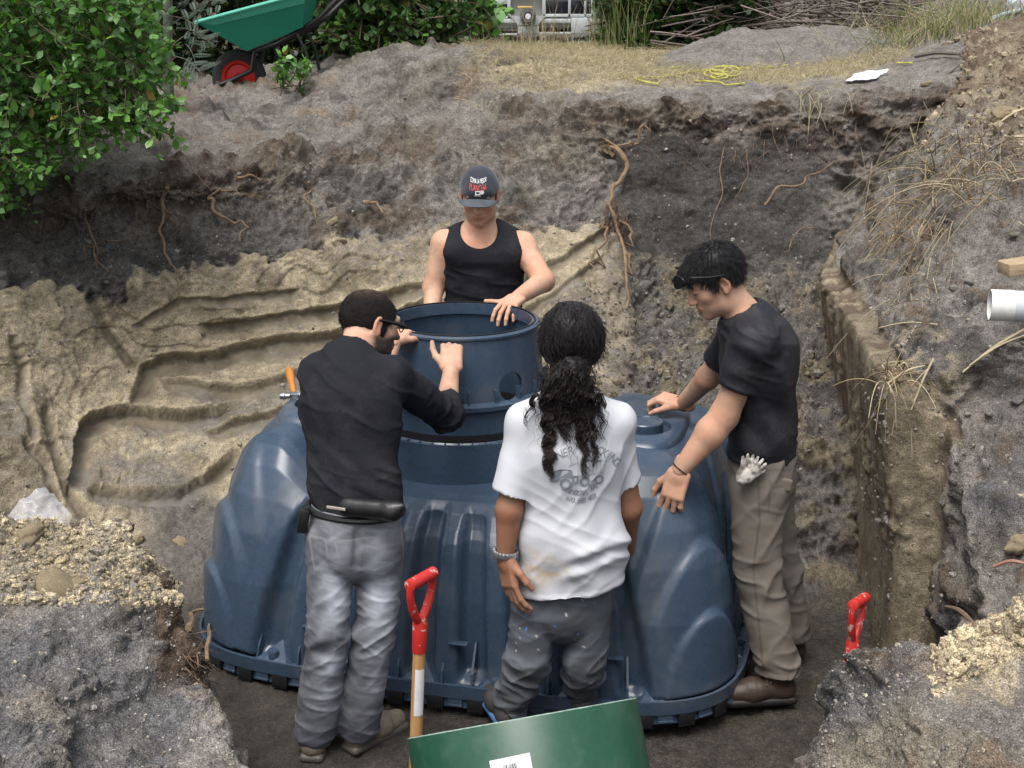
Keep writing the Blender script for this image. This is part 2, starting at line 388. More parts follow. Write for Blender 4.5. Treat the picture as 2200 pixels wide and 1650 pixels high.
def bank_col(v, px, py, n):
    w1, w2, w3, tan, below = bank_masks(v, px, py); k = len(v)
    c = C1(GREY, k)
    c = mixc(c, C1(PALE, k) * 0.8, ss(0.0, 0.2, w1) * 0.6)
    # dry grass litter on the plateau right of the spoil
    gr = ss(-12, -40, below) * ss(980, 1150, px + 200 * w1) * ss(1980, 1800, px)
    c = mixc(c, C1(STRAW * 0.95, k), np.clip(gr * (0.75 + 1.6 * w2), 0, 1) * ss(14.5, 12.5, v[:, 1]))
    c = mixc(c, C1(np.array((0.05, 0.05, 0.03)), k), ss(10.5, 14, v[:, 1]) * ss(1500, 900, px))
    face = ss(-10, 20, below)
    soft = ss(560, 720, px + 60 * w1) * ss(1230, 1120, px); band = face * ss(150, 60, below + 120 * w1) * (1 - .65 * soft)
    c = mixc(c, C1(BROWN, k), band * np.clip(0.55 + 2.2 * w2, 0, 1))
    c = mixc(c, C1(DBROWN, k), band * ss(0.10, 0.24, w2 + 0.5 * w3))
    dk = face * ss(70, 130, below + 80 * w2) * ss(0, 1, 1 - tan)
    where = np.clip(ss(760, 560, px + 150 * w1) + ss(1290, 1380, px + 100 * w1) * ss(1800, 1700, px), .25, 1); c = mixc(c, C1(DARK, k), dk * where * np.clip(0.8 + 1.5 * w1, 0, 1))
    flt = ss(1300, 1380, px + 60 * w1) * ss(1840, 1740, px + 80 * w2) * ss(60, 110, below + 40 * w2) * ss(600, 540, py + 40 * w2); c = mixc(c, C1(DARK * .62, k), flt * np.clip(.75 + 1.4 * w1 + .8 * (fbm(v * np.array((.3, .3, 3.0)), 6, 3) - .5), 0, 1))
    # grey smears of sand down the middle of the face
    sm = ss(560, 700, px) * ss(1250, 1080, px) * ss(330, 400, py) * (1 - tan)
    c = mixc(c, C1(GREY * 1.05, k), np.clip(sm * (0.5 + 2.0 * w2), 0, 1))
    pl = ss(1130, 1200, px) * ss(1330, 1230, px) * ss(230, 300, py) * ss(500, 420, py)
    c = mixc(c, C1(PALE * 0.9, k), np.clip(pl * (0.4 + 2 * w1 + w2), 0, 1) * .8)
    # clay / tan rock
    tc = mixc(C1(TAN, k), C1(CLAY, k), ss(-0.08, 0.12, w1 * 0.7 + w2 * 0.7))
    tc = mixc(tc, C1(YEL, k), ss(0.1, 0.2, w3 + 0.3 * w2) * 0.6)
    for pts, wd, dep in GRV:
        dd, sg = poly_d(px + 3 * w3 + 8 * w2, py + 5 * w3 + 7 * w2, pts); s = dd * sg
        tc = mixc(tc, C1(CLAY * 0.78, k), ss(-1, 2, s) * ss(wd * 1.7, wd * 1.1, s)); tc = mixc(tc, C1(CLAY * 0.95, k), ss(wd * 1.0, wd * 1.3, s) * ss(wd * 2.2, wd * 1.7, s) * .7); tc = mixc(tc, C1(YEL * 0.9, k), ss(-14, -6, s) * ss(2, -3, s) * 0.6)
    c = mixc(c, tc, tan)
    crumb = 1 - 0.22 * tan
    for pts, wd, dep in GRV:
        dd, sg = poly_d(px + 3 * w3 + 8 * w2, py + 5 * w3 + 7 * w2, pts); s = dd * sg; crumb = crumb * (1 - 0.85 * tan * ss(-1, 3, s) * ss(wd * 1.9, wd * 1.4, s))
    # grey sand fallen on the rock ledges; dark foot of the wall
    c = mixc(c, C1(GREY * 0.9, k), tan * ss(0.55, 0.85, n[:, 2]) * 0.7 * ss(0.0, 0.2, w1 + .1))
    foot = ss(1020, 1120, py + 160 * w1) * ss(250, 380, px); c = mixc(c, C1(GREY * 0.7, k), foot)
    tal = ss(1200, 1420, px + 200 * w1) * ss(540, 600, py + 40 * w2)
    c = mixc(c, mixc(C1(GREY * 0.72, k), C1(CLAY * 0.8, k), ss(0, 0.2, w2 + 0.6 * w1)), tal)
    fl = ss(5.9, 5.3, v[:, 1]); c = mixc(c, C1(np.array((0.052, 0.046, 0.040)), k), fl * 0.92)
    sl = ss(-5, -50, below) * ss(1250, 1000, px); c = mixc(c, C1(BROWN * 1.7, k), sl * ss(.06, .2, fbm(v + 44, 4, 4) - .5) * .8); c = mixc(c, C1(GREY * .55, k), sl * ss(.02, .14, fbm(v + 84, 7, 4) - .5) * .8); md = ss(600, 720, px) * ss(1300, 1150, px) * ss(0, 40, below) * (1 - tan); c = mixc(c, C1(DARK * .8, k), md * ss(.03, .15, fbm(v + 64, 5, 4) - .5) * .8); c = mixc(c, C1(BROWN, k), md * ss(.06, .18, fbm(v + 164, 4, 4) - .5) * .7)
    return np.hstack([c * (0.9 + 0.5 * (fbm(v + 3, 14, 3) - 0.5))[:, None], crumb[:, None]])
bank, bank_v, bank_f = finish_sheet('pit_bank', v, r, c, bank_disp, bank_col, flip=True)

# ---- right bank: vertical trench wall, corner, slope up to the spoil
Ls = [3.3, 3.9, 4.35, 4.75, 4.98, 5.08, 5.5, 6.1, 6.8, 7.3, 8.2, 9.6]
def right_profile(L):
    wx = np.interp(L, [3.3, 4.35, 4.98, 5.08, 7.15, 7.6, 8.2, 9.6], [1.62, 1.62, 1.60, 1.46, 1.61, 1.95, 2.35, 2.6])
    top = np.interp(L, [3.3, 3.9, 4.35, 4.75, 4.98, 5.08, 5.5, 7.2, 8.2, 9.6], [0.55, 0.55, 0.62, 0.95, 1.12, 1.2, 1.24, 1.3, 1.75, 1.95])
    fl = np.interp(L, [3.3, 5.2, 6.2, 7.2, 9], [-.1, -.02, .1, .5, .8])
    far = np.interp(L, [3.3, 4.35, 5.0, 6, 7, 8.2, 9.6], [0.75, 0.95, 1.75, 1.95, 2.15, 2.4, 2.35])
    e = np.interp(L, [3.3, 4.35, 4.98, 5.08, 9.6], [0.0, 0.0, 0.0, -0.05, -0.05])
    wo = np.interp(L, [3.3, 4.98, 5.08, 7.2, 9.6], [1.62, 1.6, 1.46, 1.6, 1.75]); X = lambda o: max(wo + o, wx + .06 + .3 * o)
    return [(wx + .02, L, fl - 0.15), (wx + .03, L, fl + 0.4 * (top - fl)), (wx + e, L, top - 0.06), (wx + 0.06, L, top), (X(0.3), L, top + 0.28 * (far - top)),
            (X(0.75), L, top + 0.75 * (far - top)), (X(1.35), L, far), (X(3.2), L, far + 0.25)]
ctrl = np.array([right_profile(L) for L in Ls]).transpose(1, 0, 2)
v, r, c = sheet(ctrl, [26, 46, 12, 30, 50, 46, 30], [20, 24, 24, 20, 14, 30, 36, 40, 30, 30, 24])
def rb_disp(v, px, py, n):
    w1 = fbm(v + 4, 3.0, 4) - 0.5; w2 = fbm(v + 14, 9.0, 4) - 0.5; w3 = fbm(v + 41, 27.0, 3) - 0.5
    wxl = np.interp(v[:, 1], [3.3, 4.35, 4.98, 5.08, 7.15, 7.6, 8.2, 9.6], [1.62, 1.62, 1.60, 1.46, 1.61, 1.95, 2.35, 2.6]); wall = ss(.075, .045, v[:, 0] - wxl) * ss(4.86, 4.94, v[:, 1]) * ss(7.6, 7.2, v[:, 1])
    d = (1 - wall) * (0.16 * w1 + 0.13 * w2 + 0.05 * w3 + 0.02 * (fbm(v, 60, 2) - 0.5)) + wall * (-.01 + 0.024 * (fbm(v * np.array((1, 2, 0.3)), 5, 4) - 0.5) + 0.014 * w2 + 0.010 * w3 + 0.012 * ss(0.08, 0.16, w3) * ss(-.02, .08, w1))
    ridg = 1 - np.abs(2 * fbm(v, 4, 4) - 1)
    return d + (1 - wall) * 0.12 * (ridg - 0.75)
def rb_col(v, px, py, n):
    w1 = fbm(v + 4, 3.0, 4) - 0.5; w2 = fbm(v + 14, 9.0, 4) - 0.5; w3 = fbm(v + 41, 27.0, 3) - 0.5; k = len(v)
    c = mixc(C1(GREY * 0.95, k), C1(SANDB, k), ss(-0.05, 0.1, w1) * ss(0, 1, ss(900, 1000, py)))
    c = mixc(c, C1(DARK * 0.9, k), ss(0.08, 0.2, w1 + 0.4 * w2) * 0.9)
    c = mixc(c, C1(BROWN * 1.2, k), ss(0.12, 0.22, w2) * 0.7)
    up = ss(2.35, 2.75, v[:, 0] + 0.45 * (v[:, 2] - 1.6) + 0.5 * w1) * ss(5.3, 5.9, v[:, 1])
    c = mixc(c, mixc(C1(CLAY * 1.05, k), C1(BROWN * 1.35, k), ss(-.06, 0.1, w2)), up)
    wxl = np.interp(v[:, 1], [3.3, 4.35, 4.98, 5.08, 7.15, 7.6, 8.2, 9.6], [1.62, 1.62, 1.60, 1.46, 1.61, 1.95, 2.35, 2.6]); wall = ss(.09, .05, v[:, 0] - wxl + .1 * w2) * ss(4.84, 4.94, v[:, 1] + .2 * w2)
    cw = mixc(C1(CLAY * 0.85, k), C1(BROWN * 1.1, k), ss(-0.08, 0.08, fbm(v * np.array((1, 3, 0.35)), 5, 3) - 0.5))
    cw = mixc(cw, C1(TAN * .85, k), ss(0.10, 0.18, w3 + 0.3 * w2) * ss(-.03, .08, w1))
    cw = mixc(cw, C1(CLAY * 0.9, k), ss(0.7, 0.4, v[:, 2]) * 0.6)
    c = mixc(c, cw, wall)
    edge = ss(0.10, 0.02, np.abs(v[:, 0] - 1.60 + 0.15 * w2)) * ss(4.9, 5.0, v[:, 1]) * ss(5.7, 5.2, v[:, 1]); c = mixc(c, C1(TAN, k), edge * ss(-0.02, 0.1, w3) * .8)
    return np.hstack([c * (0.92 + 0.5 * (fbm(v + 3, 14, 3) - 0.5))[:, None], (1 - .3 * wall)[:, None]])
rbank, rb_v, rb_f = finish_sheet('trench_bank', v, r, c, rb_disp, rb_col, flip=True)

# ---- near bank, left and right of the opening (the photographer stands on it)
def near_sheet(name, crest, inner, near, rc, cc, drop, colf, flip):
    """crest/inner/near: lists of world points; drop: outward shift of the foot"""
    cr = np.array(crest); base = cr.copy(); base[:, :2] += np.array(drop); base[:, 2] = -0.1
    mid = cr.copy(); mid[:, :2] += np.array(drop) * 0.45; mid[:, 2] = cr[:, 2] * 0.55
    inn = np.array(inner); ne = np.array(near); bk = ne.copy(); bk[:, 1] = -3.0; bk[:, 2] = 1.0
    ctrl = np.array([base, mid, cr, inn, ne, bk])
    v, r, c = sheet(ctrl, rc, cc)
    def disp(v, px, py, n):
        w1 = fbm(v + 24, 2.6, 4) - 0.5; w2 = fbm(v + 54, 9.0, 4) - 0.5; w3 = fbm(v + 61, 30.0, 3) - 0.5
        lump = ss(0.56, 0.70, fbm(v + 8, 7, 2)); top = ss(3.3, 3.8, v[:, 1])
        return -0.035 + 0.10 * w1 + 0.06 * w2 + 0.025 * w3 + 0.012 * (fbm(v, 80, 2) - 0.5) + lump * (0.012 + 0.03 * top) + 0.035 * ss(.05, .2, w2) * ss(.3, .0, w1)
    return finish_sheet(name, v, r, c, disp, colf, flip)
lc = [(740, 1800, 3.0), (618, 1712, 3.1), (555, 1648, 3.2), (468, 1560, 3.35), (412, 1480, 3.5), (390, 1380, 3.62), (378, 1295, 3.75), (340, 1205, 3.9), (275, 1172, 4.0), (190, 1128, 4.1), (80, 1118, 4.16), (-60, 1118, 4.2), (-350, 1110, 4.2)]
crest = [P(*q) for q in lc]
inn = [p + np.array((-0.10 - 0.02 * i, -0.35 - 0.02 * i, 0.03)) for i, p in enumerate(crest)]
ner = [np.array((-0.35 - 0.2 * i, 1.6, 0.98)) for i, p in enumerate(crest)]
dropv = np.array([(0.30, 0.10)] * 5 + [(0.22, 0.12)] * 2 + [(0.16, 0.2)] * 2 + [(0.05, 0.28)] * 4)
def left_col(v, px, py, n):
    w1 = fbm(v + 24, 2.6, 4) - 0.5; w2 = fbm(v + 54, 9.0, 4) - 0.5; w3 = fbm(v + 61, 30.0, 3) - 0.5; k = len(v)
    c = mixc(C1(SANDB * 1.2, k), C1(GREY * 1.08, k), ss(-0.1, 0.15, w1))
    c = mixc(c, C1(DARK * 0.55, k), ss(0.05, 0.16, fbm(v + 300, 3.2, 3) - 0.5 + 0.3 * w2) * 0.85)
    yl = ss(1330, 1215, py + 120 * w1 + 60 * w2 + 0.12 * px) * ss(480, 380, px)
    c = mixc(c, mixc(C1(YEL * 0.92, k), C1(PALE, k), ss(-.02, .15, w2)), np.clip(yl * (0.75 + 2 * w2), 0, 1))
    c = mixc(c, C1(YEL * 0.7, k), ss(0.17, 0.21, w2 + 0.2 * w3) * 0.25)
    br = ss(330, 360, px + 30 * w1) * ss(1180, 1230, py) * ss(1500, 1440, py)
    c = mixc(c, mixc(C1(BROWN * 1.1, k), C1(DBROWN, k), ss(-.05, .1, w2)), br)
    return c * (0.92 + 0.5 * (fbm(v + 3, 20, 3) - 0.5))[:, None]
lmound, lm_v, lm_f = near_sheet('near_bank_left', crest, inn, ner, [16, 40, 60, 90, 20], [16, 40, 40, 40, 34, 34, 40, 40, 40, 40, 36, 20], dropv, left_col, False)
rcx = [(1570, 1800, 3.2), (1670, 1705, 3.3), (1722, 1640, 3.35), (1755, 1560, 3.42), (1790, 1462, 3.48), (1818, 1396, 3.55), (1925, 1384, 3.62), (2010, 1370, 3.62), (2090, 1320, 3.62), (2200, 1262, 3.62), (2330, 1230, 3.6), (2600, 1200, 3.6)]
crest = [P(*q) for q in rcx]
inn = [p + np.array((0.08 + 0.02 * i, -0.32 - 0.01 * i, 0.02)) for i, p in enumerate(crest)]
ner = [np.array((0.45 + 0.2 * i, 1.6, 0.98)) for i, p in enumerate(crest)]
dropv = np.array([(-0.30, 0.10)] * 4 + [(-0.14, 0.2)] * 2 + [(0.0, 0.28)] * 6)
def right_col(v, px, py, n):
    w1 = fbm(v + 24, 2.6, 4) - 0.5; w2 = fbm(v + 54, 9.0, 4) - 0.5; w3 = fbm(v + 61, 30.0, 3) - 0.5; k = len(v)
    c = mixc(C1(GREY * .98, k), C1(PALE * 0.85, k), ss(-0.08, 0.12, w1))
    c = mixc(c, C1(SANDB * 0.75, k), ss(2010, 1880, px + 200 * w1) * ss(1620, 1500, py + 0.5 * (px - 1800)) * .9)
    c = mixc(c, C1(BROWN * 1.5, k), ss(0.10, 0.2, fbm(v + 200, 3.2, 3) - 0.5 + 0.2 * w2) * .8)
    g = ss(95, 40, np.hypot((px - 2140) * 0.8, (py - 1370) * 1.1 + (px - 2140) * 0.5) + 160 * w2 + 60 * w1)
    c = mixc(c, C1(YEL, k), g)
    return c * (0.92 + 0.5 * (fbm(v + 3, 20, 3) - 0.5))[:, None]
rmound, rm_v, rm_f = near_sheet('near_bank_right', crest, inn, ner, [16, 40, 60, 90, 20], [16, 36, 36, 40, 40, 44, 40, 40, 44, 40, 20], dropv, right_col, True)
BV = {'back': BVHTree.FromPolygons([tuple(p) for p in bank_v], [tuple(q) for q in bank_f]), 'right': BVHTree.FromPolygons([tuple(p) for p in rb_v], [tuple(q) for q in rb_f]),
      'nl': BVHTree.FromPolygons([tuple(p) for p in lm_v], [tuple(q) for q in lm_f]), 'nr': BVHTree.FromPolygons([tuple(p) for p in rm_v], [tuple(q) for q in rm_f])}
def surf(px, py, which=('back', 'right', 'nl', 'nr')):
    """first soil surface met when sighting at a picture point: world point + normal (used once, to stand things on the ground)"""
    d = Vector(P(px, py, 5.0) - np.array((0, 0, CAM_H))).normalized(); best = None
    for k in which:
        h = BV[k].ray_cast(Vector((0, 0, CAM_H)), d)
        if h[0] is not None and (best is None or h[3] < best[2]): best = (np.array(h[0]), np.array(h[1]), h[3])
    if best is None: return P(px, py, 7.0), np.array((0, 0, 1.0))
    n = best[1] if best[1].dot(np.array(d)) < 0 else -best[1]
    return best[0], n
def ground(x, y, which=('back', 'right', 'nl', 'nr')):
    best = -9
    for k in which:
        h = BV[k].ray_cast(Vector((x, y, 6)), Vector((0, 0, -1)))
        if h[0] is not None: best = max(best, h[0].z)
    return best if best > -9 else 0.0
# ------------------------------------------------------------------ tank
def plastic(name, col, rough, dust=(0.30, 0.30, 0.28), damt=0.25, scale=5.0):
    m, t, b = newmat(name); tc = t.nodes.new('ShaderNodeTexCoord'); co = tc.outputs['Object']
    n = noise_node(t, scale, 5, 0.62, co, 0.3); r = ramp(t, n.outputs['Fac'], [(0.50, (0, 0, 0)), (0.80, (damt,) * 3)])
    n2 = noise_node(t, 60, 4, 0.6, co); s = mul(t, (*col,), ramp(t, n2.outputs['Fac'], [(0.3, (0.88,) * 3), (0.7, (1.1,) * 3)]).outputs[0])
    mx = t.nodes.new('ShaderNodeMix'); mx.data_type = 'RGBA'; t.links.new(r.outputs[0], mx.inputs[0]); t.links.new(s, mx.inputs[6]); mx.inputs[7].default_value = (*dust, 1)
    t.links.new(mx.outputs[2], b.inputs['Base Color'])
    rr = ramp(t, n.outputs['Fac'], [(0.35, (rough,) * 3), (0.75, (min(1, rough + 0.07),) * 3)]); t.links.new(rr.outputs[0], b.inputs['Roughness'])
    b.inputs['Specular IOR Level'].default_value = 0.5
    bump(t, b, noise_node(t, 350, 2, 0.5, co).outputs['Fac'], 0.03, 0.001)
    return m
M['tank'] = plastic('tank_plastic', (0.040, 0.065, 0.102), 0.25, (0.21, 0.19, 0.16), 0.34, 3.2)
M['clip'] = simple('black_clip_plastic', (0.012, 0.012, 0.014), 0.45)
M['darkin'] = simple('dark_plastic', (0.02, 0.03, 0.045), 0.5)
TC = np.array((-0.095, 5.50)); TA = R(-13.6)
def tw(u, v, z): return np.array((TC[0] + u * math.cos(TA) - v * math.sin(TA), TC[1] + u * math.sin(TA) + v * math.cos(TA), z))
ZF = 0.13
PZs = [-0.55, -0.35, -0.1, 0.10, 0.16, 0.43, 0.62, 0.75, 0.86, 0.925, 0.955, 0.975]
PA = [0.72, 0.90, 1.0, 1.055, 1.055, 1.05, 1.035, 1.01, 0.97, 0.935, 0.895, 0.77]
PB = [0.45, 0.62, 0.72, 0.765, 0.765, 0.735, 0.69, 0.645, 0.59, 0.535, 0.48, 0.36]
def tri_wave(x, per, duty, edge):
    q = np.abs((x / per) % 1.0 - 0.5) * per           # distance from channel centre
    return ss(per * duty / 2 + edge, per * duty / 2 - edge, q)
nphi, zs = 560, np.concatenate([np.linspace(-0.5, 0.1, 10), np.linspace(0.13, 0.86, 96), np.linspace(0.866, 0.975, 30)])
phi = np.linspace(0, 2 * math.pi, nphi, endpoint=False)
def sup(phi, n):
    c, s = np.cos(phi), np.sin(phi); k = (np.abs(c) ** n + np.abs(s) ** n) ** (-1.0 / n); return c * k, s * k
cx, sx = sup(phi, 4.6)
PH, ZZ = np.meshgrid(phi, zs); A = np.interp(ZZ, PZs, PA); B = np.interp(ZZ, PZs, PB)
CX = np.repeat(cx[None], len(zs), 0); SX = np.repeat(sx[None], len(zs), 0)
U = A * CX; V = B * SX
nu, nv = CX / A * 0 + np.sign(CX) * np.abs(CX) ** 3.2 / A, np.sign(SX) * np.abs(SX) ** 3.2 / B; nl = np.hypot(nu, nv); nu /= nl; nv /= nl
side = ss(0.55, 0.9, np.abs(nv)); end = ss(0.5, 0.85, np.abs(nu))
tau = (ZZ - ZF) / 0.82
flfade = ss(0.0, 0.05, tau) * ss(0.90, 0.74, tau + 0.10 * np.abs(U) ** 2 + 0.10 * np.abs(((U - 0.0235) / 0.188 + .5) % 1.0 - .5))
rec = np.zeros_like(U)
# flutes on the long sides: narrow from the foot, widening upwards into V shaped starts under the collar
wd = 0.50 + 0.12 * np.cos(U * 9.0)
UF = (U - 0.0235) / (1 - 0.30 * np.clip(tau, 0, 1) ** 1.4); flfade = ss(0.0, 0.06, tau) * ss(1.0, 0.72, tau)
rec += side * flfade * 0.060 * tri_wave(UF, 0.205, 0.50, 0.017) * ss(0.88, 0.83, np.abs(UF))
# stepped, scalloped lobes at the ends and corners
def lobe(pc, w, h, dep):
    q = np.abs((PH - pc + math.pi) % (2 * math.pi) - math.pi) / w; e = np.sqrt(q ** 2 + (np.maximum(tau, 0) / h) ** 2)
    return dep * ss(1.03, 0.96, e)
out = np.zeros_like(U)
for pc in (0.0, math.pi):
    for h, w_, dp in ((1.02, .50, .018), (.80, .42, .022), (.52, .33, .022)): out += lobe(pc, w_, h, dp)
for pc in (0.70, math.pi - 0.70, math.pi + 0.70, -0.70):
    for h, w_, dp in ((1.0, .29, .036), (.70, .23, .036), (.40, .16, .03)): out += lobe(pc, w_, h, dp) * (1 - 0.5 * side)
rec -= out * ss(0, 0.04, tau) - 0.045 * (1 - side) * ss(0, .04, tau)
# pocket for the cap on each shoulder
U2 = U - nu * rec; V2 = V - nv * rec
ZZ = np.where(ZZ > 0.66, ZZ - (ZZ - 0.66) * 0.55 * ss(0.62, 0.40, np.abs(U2 + 0.115)), ZZ)
pts = np.stack([U2, V2, ZZ], -1).reshape(-1, 3)
world = np.array([tw(*q) for q in pts])
me = None
RC = tw(-0.115, 0.0, 0)[:2]
tank = empty('septic_tank', (TC[0], TC[1], ZF), 'large dark blue ribbed plastic tank standing in the pit between the four people', 'tank')
nz = len(zs); f = grid_faces(nz, nphi, wrap=True)
topc = tw(0, 0, 0.978); vv = np.vstack([world, topc[None]])
tri = np.array([(len(world) - nphi + i, len(world) - nphi + (i + 1) % nphi, len(world)) for i in range(nphi)])
me = mesh_np('shell', vv, f, True)
me2 = bpy.data.meshes.new('shell_m'); me2.from_pydata([tuple(p) for p in vv], [], [tuple(q) for q in f if np.hypot(vv[q].mean(0)[0] - RC[0], vv[q].mean(0)[1] - RC[1]) > 0.36 or vv[q].mean(0)[2] < 0.6] + [tuple(q) for q in tri if np.hypot(vv[q].mean(0)[0] - RC[0], vv[q].mean(0)[1] - RC[1]) > 0.36]); me2.polygons.foreach_set('use_smooth', np.ones(len(me2.polygons), dtype=bool))
shell = link('shell', me2, M['tank'], tank); tag(shell, 'ribbed dark blue upper shell with scalloped ends')
# joint flange with upturned lip
def ring_loft(name, prof, mat, parent, n=200, expo=4.6):
    cx, sx = sup(np.linspace(0, 2 * math.pi, n, endpoint=False), expo); vs = []
    for (da, z) in prof: vs += [tw((1.055 + da) * x, (0.765 + da) * y, z) for x, y in zip(cx, sx)]
    return link(name, mesh_np(name, np.array(vs), grid_faces(len(prof), n, wrap=True), False), mat, parent)
fl = ring_loft('flange', [(-.03, .118), (.062, .112), (.066, .112), (.068, .165), (.058, .165), (.056, .135), (.02, .137), (-.03, .137)], M['tank'], tank)
ring_loft('flange_skirt', [(-.03, .10), (.050, .108), (.055, .07), (.045, .066), (-.02, .07)], M['tank'], tank)
# clips and tabs round the joint (one mesh each, shared)
cm = MB(); cm.box((0, 0.0, 0), (0.066, 0.022, 0.050), bev=0.004)
for i in range(7): cm.box((-0.028 + i * 0.0092, -0.002, -0.028), (0.005, 0.02, 0.010))
clip_me = cm.mesh('clip'); clip_me.materials.append(M['clip'])
tm = MB(); tm.box((0, 0, 0.0), (0.056, 0.018, 0.040), bev=0.003); tm.box((0, -0.006, -0.012), (0.058, 0.016, 0.010), bev=0.003); tab_me = tm.mesh('tab'); tab_me.materials.append(M['tank'])
bm_ = MB(); bm_.lathe([(0.021, 0), (0.021, 0.03), (0.019, 0.034), (0.0005, 0.034)], (0, 0, 0), (0, 0, 1), 16, closed=False)
bolt_me = bm_.mesh('bolt'); bolt_me.materials.append(M['tank'])
gm = MB(); gm.add([(-.075, -.03, .0), (.075, -.03, .0), (.0, .075, .06), (-.03, -.02, .012), (.03, -.02, .012), (-.075, .06, .0), (.075, .06, .0)], [(0, 1, 4, 3), (3, 4, 2), (0, 3, 2, 5), (1, 6, 2, 4)])
gus_me = gm.mesh('gusset', smooth=False); gus_me.materials.append(M['tank'])
fm = MB(); fm.prism([(-0.045, 0), (0.05, 0), (0.05, 0.15), (0.03, 0.15), (-0.03, 0.05)], 0.008, lambda x, y, z: (z - .004, x, y)); fin_me = fm.mesh('fin', smooth=False); fin_me.materials.append(M['tank'])
lm = MB(); lm.box((0, 0, 0), (0.075, 0.035, 0.008), bev=0.003); led_me = lm.mesh('ledge'); led_me.materials.append(M['tank'])
def perim(da, n, off=0.0):
    ph = np.linspace(0, 2 * math.pi, 4000, endpoint=False); x, y = sup(ph, 4.6); x = x * (1.055 + da); y = y * (0.765 + da)
    s = np.concatenate([[0], np.cumsum(np.hypot(np.diff(np.append(x, x[0])), np.diff(np.append(y, y[0]))))])
    out = []
    for k in range(n):
        t = ((k + off) / n % 1.0) * s[-1]; i = min(np.searchsorted(s, t) % 4000, 3999); j = (i + 12) % 4000; h = (i - 12) % 4000
        tg = math.atan2(y[j] - y[h], x[j] - x[h]); out.append((x[i], y[i], tg))
    return out
def place(me, lst, z, name, inset=0.0, turn=0.0, zfun=None):
    for (u, v_, a) in lst:
        o = bpy.data.objects.new(name, me); COL.objects.link(o); o.parent = tank
        p = tw(u - math.sin(a) * inset * 1.0, v_ + math.cos(a) * inset, z)
        o.location = Vector(p) - tank.location; o.rotation_euler = (0, 0, a + TA + turn)
place(clip_me, perim(0.056, 44), 0.092, 'clip'); place(tab_me, perim(0.054, 44, 0.5), 0.094, 'tab')
place(bolt_me, perim(0.012, 22, 0.25), 0.15, 'bolt'); place(gus_me, perim(0.012, 22, 0.25), 0.139, 'gusset', inset=0.0)
place(fin_me, perim(-0.02, 22, 0.55), 0.137, 'fin'); place(fin_me, perim(-0.02, 22, 0.95), 0.137, 'fin'); place(led_me, perim(-0.012, 22, 0.75), 0.30, 'ledge')
# collar round the manhole
RC = tw(-0.115, 0.0, 0)[:2]
cb = MB(); cb.lathe([(0.43, 0.60), (0.425, 0.80), (0.412, 0.93), (0.412, 0.953), (0.400, 0.953), (0.398, 0.935), (0.365, 0.935), (0.355, 0.945), (0.345, 0.945), (0.34, 0.60)], (RC[0], RC[1], 0), (0, 0, 1), 96, closed=False)
collar = cb.build('collar', M['tank'], tank, angle=25)
kb = MB()
for i in range(44):
    a = 2 * math.pi * i / 44; kb.box((RC[0] + 0.383 * math.cos(a), RC[1] + 0.383 * math.sin(a), 0.941), (0.036, 0.006, 0.016), Matrix.Rotation(a, 3, 'Z'))
tag(kb.build('collar_rib', M['tank'], collar, smooth=False), kind='stuff')
gk = MB(); gk.lathe([(0.352, 0.945), (0.352, 0.975), (0.335, 0.975), (0.335, 0.9)], (RC[0], RC[1], 0), (0, 0, 1), 64, closed=False); gk.build('gasket', M['clip'], collar)
# shoulders with screw caps
for su, mir in ((0.66, 1), (-0.70, -1)):
    hb = MB(); c0 = tw(su, -0.02, 0)
    prof = [(0.0, 1.0)]
    sm = MB(); poly = []
    for k in range(40):
        a = 2 * math.pi * k / 40; x, y = sup(np.array([a]), 3.0); poly.append((float(x[0]) * 0.150, float(y[0]) * 0.30))
    vs = []; levels = [(1.12, .86), (1.10, .93), (1.06, .965), (1.00, .985), (0.93, .992)]
    for s_, z in levels: vs += [tw(su + p[0] * s_, -0.0 + p[1] * s_, z) for p in poly]
    hole = [tw(su + 0.105 * math.cos(2 * math.pi * k / 40), -0.10 + 0.115 * math.sin(2 * math.pi * k / 40), 0.993) for k in range(40)]
    hole2 = [tw(su + 0.10 * math.cos(2 * math.pi * k / 40), -0.10 + 0.11 * math.sin(2 * math.pi * k / 40), 0.955) for k in range(40)]
    vs += hole + hole2; n = 40; fs = [(i * n + k, i * n + (k + 1) % n, (i + 1) * n + (k + 1) % n, (i + 1) * n + k) for i in range(6) for k in range(n)] + [tuple(6 * n + k for k in range(n))]
    sh = MB().add(vs, fs).build('shoulder', M['tank'], tank, angle=40)
    cp = MB(); c0 = tw(su, -0.10, 0); cp.lathe([(0.074, 0.95), (0.074, 1.012), (0.070, 1.016), (0.060, 1.016), (0.058, 1.013), (0.001, 1.013)], (c0[0], c0[1], 0), (0, 0, 1), 40, closed=False)
    cp.build('screw_cap', M['tank'], sh)
# riser standing on the collar
riser = empty('riser_ring', (RC[0], RC[1], 0.955), 'round dark blue plastic riser with a cut side hole set on top of the tank', 'riser')
rb = MB(); prof = [(0.335, 0.965), (0.350, 0.968), (0.352, 1.06), (0.372, 1.075), (0.374, 1.092), (0.345, 1.098), *[(0.338 - 0.020 * k / 12, 1.10 + 0.22 * k / 12) for k in range(13)], (0.316, 1.345), (0.322, 1.348), (0.322, 1.356), (0.312, 1.362), (0.306, 1.362), (0.303, 1.352), (0.297, 1.352), (0.295, 1.36), (0.288, 1.36), (0.287, 1.315), *[(0.298 + 0.020 * k / 12, 1.31 - 0.22 * k / 12) for k in range(13)], (0.335, 0.965)]
rb.lathe(prof, (RC[0], RC[1], 0), (0, 0, 1), 128, closed=False)
rme = rb.mesh('wall', angle=22); rme.materials.append(M['tank'])
tmp = bpy.data.objects.new('tmp', rme); COL.objects.link(tmp)
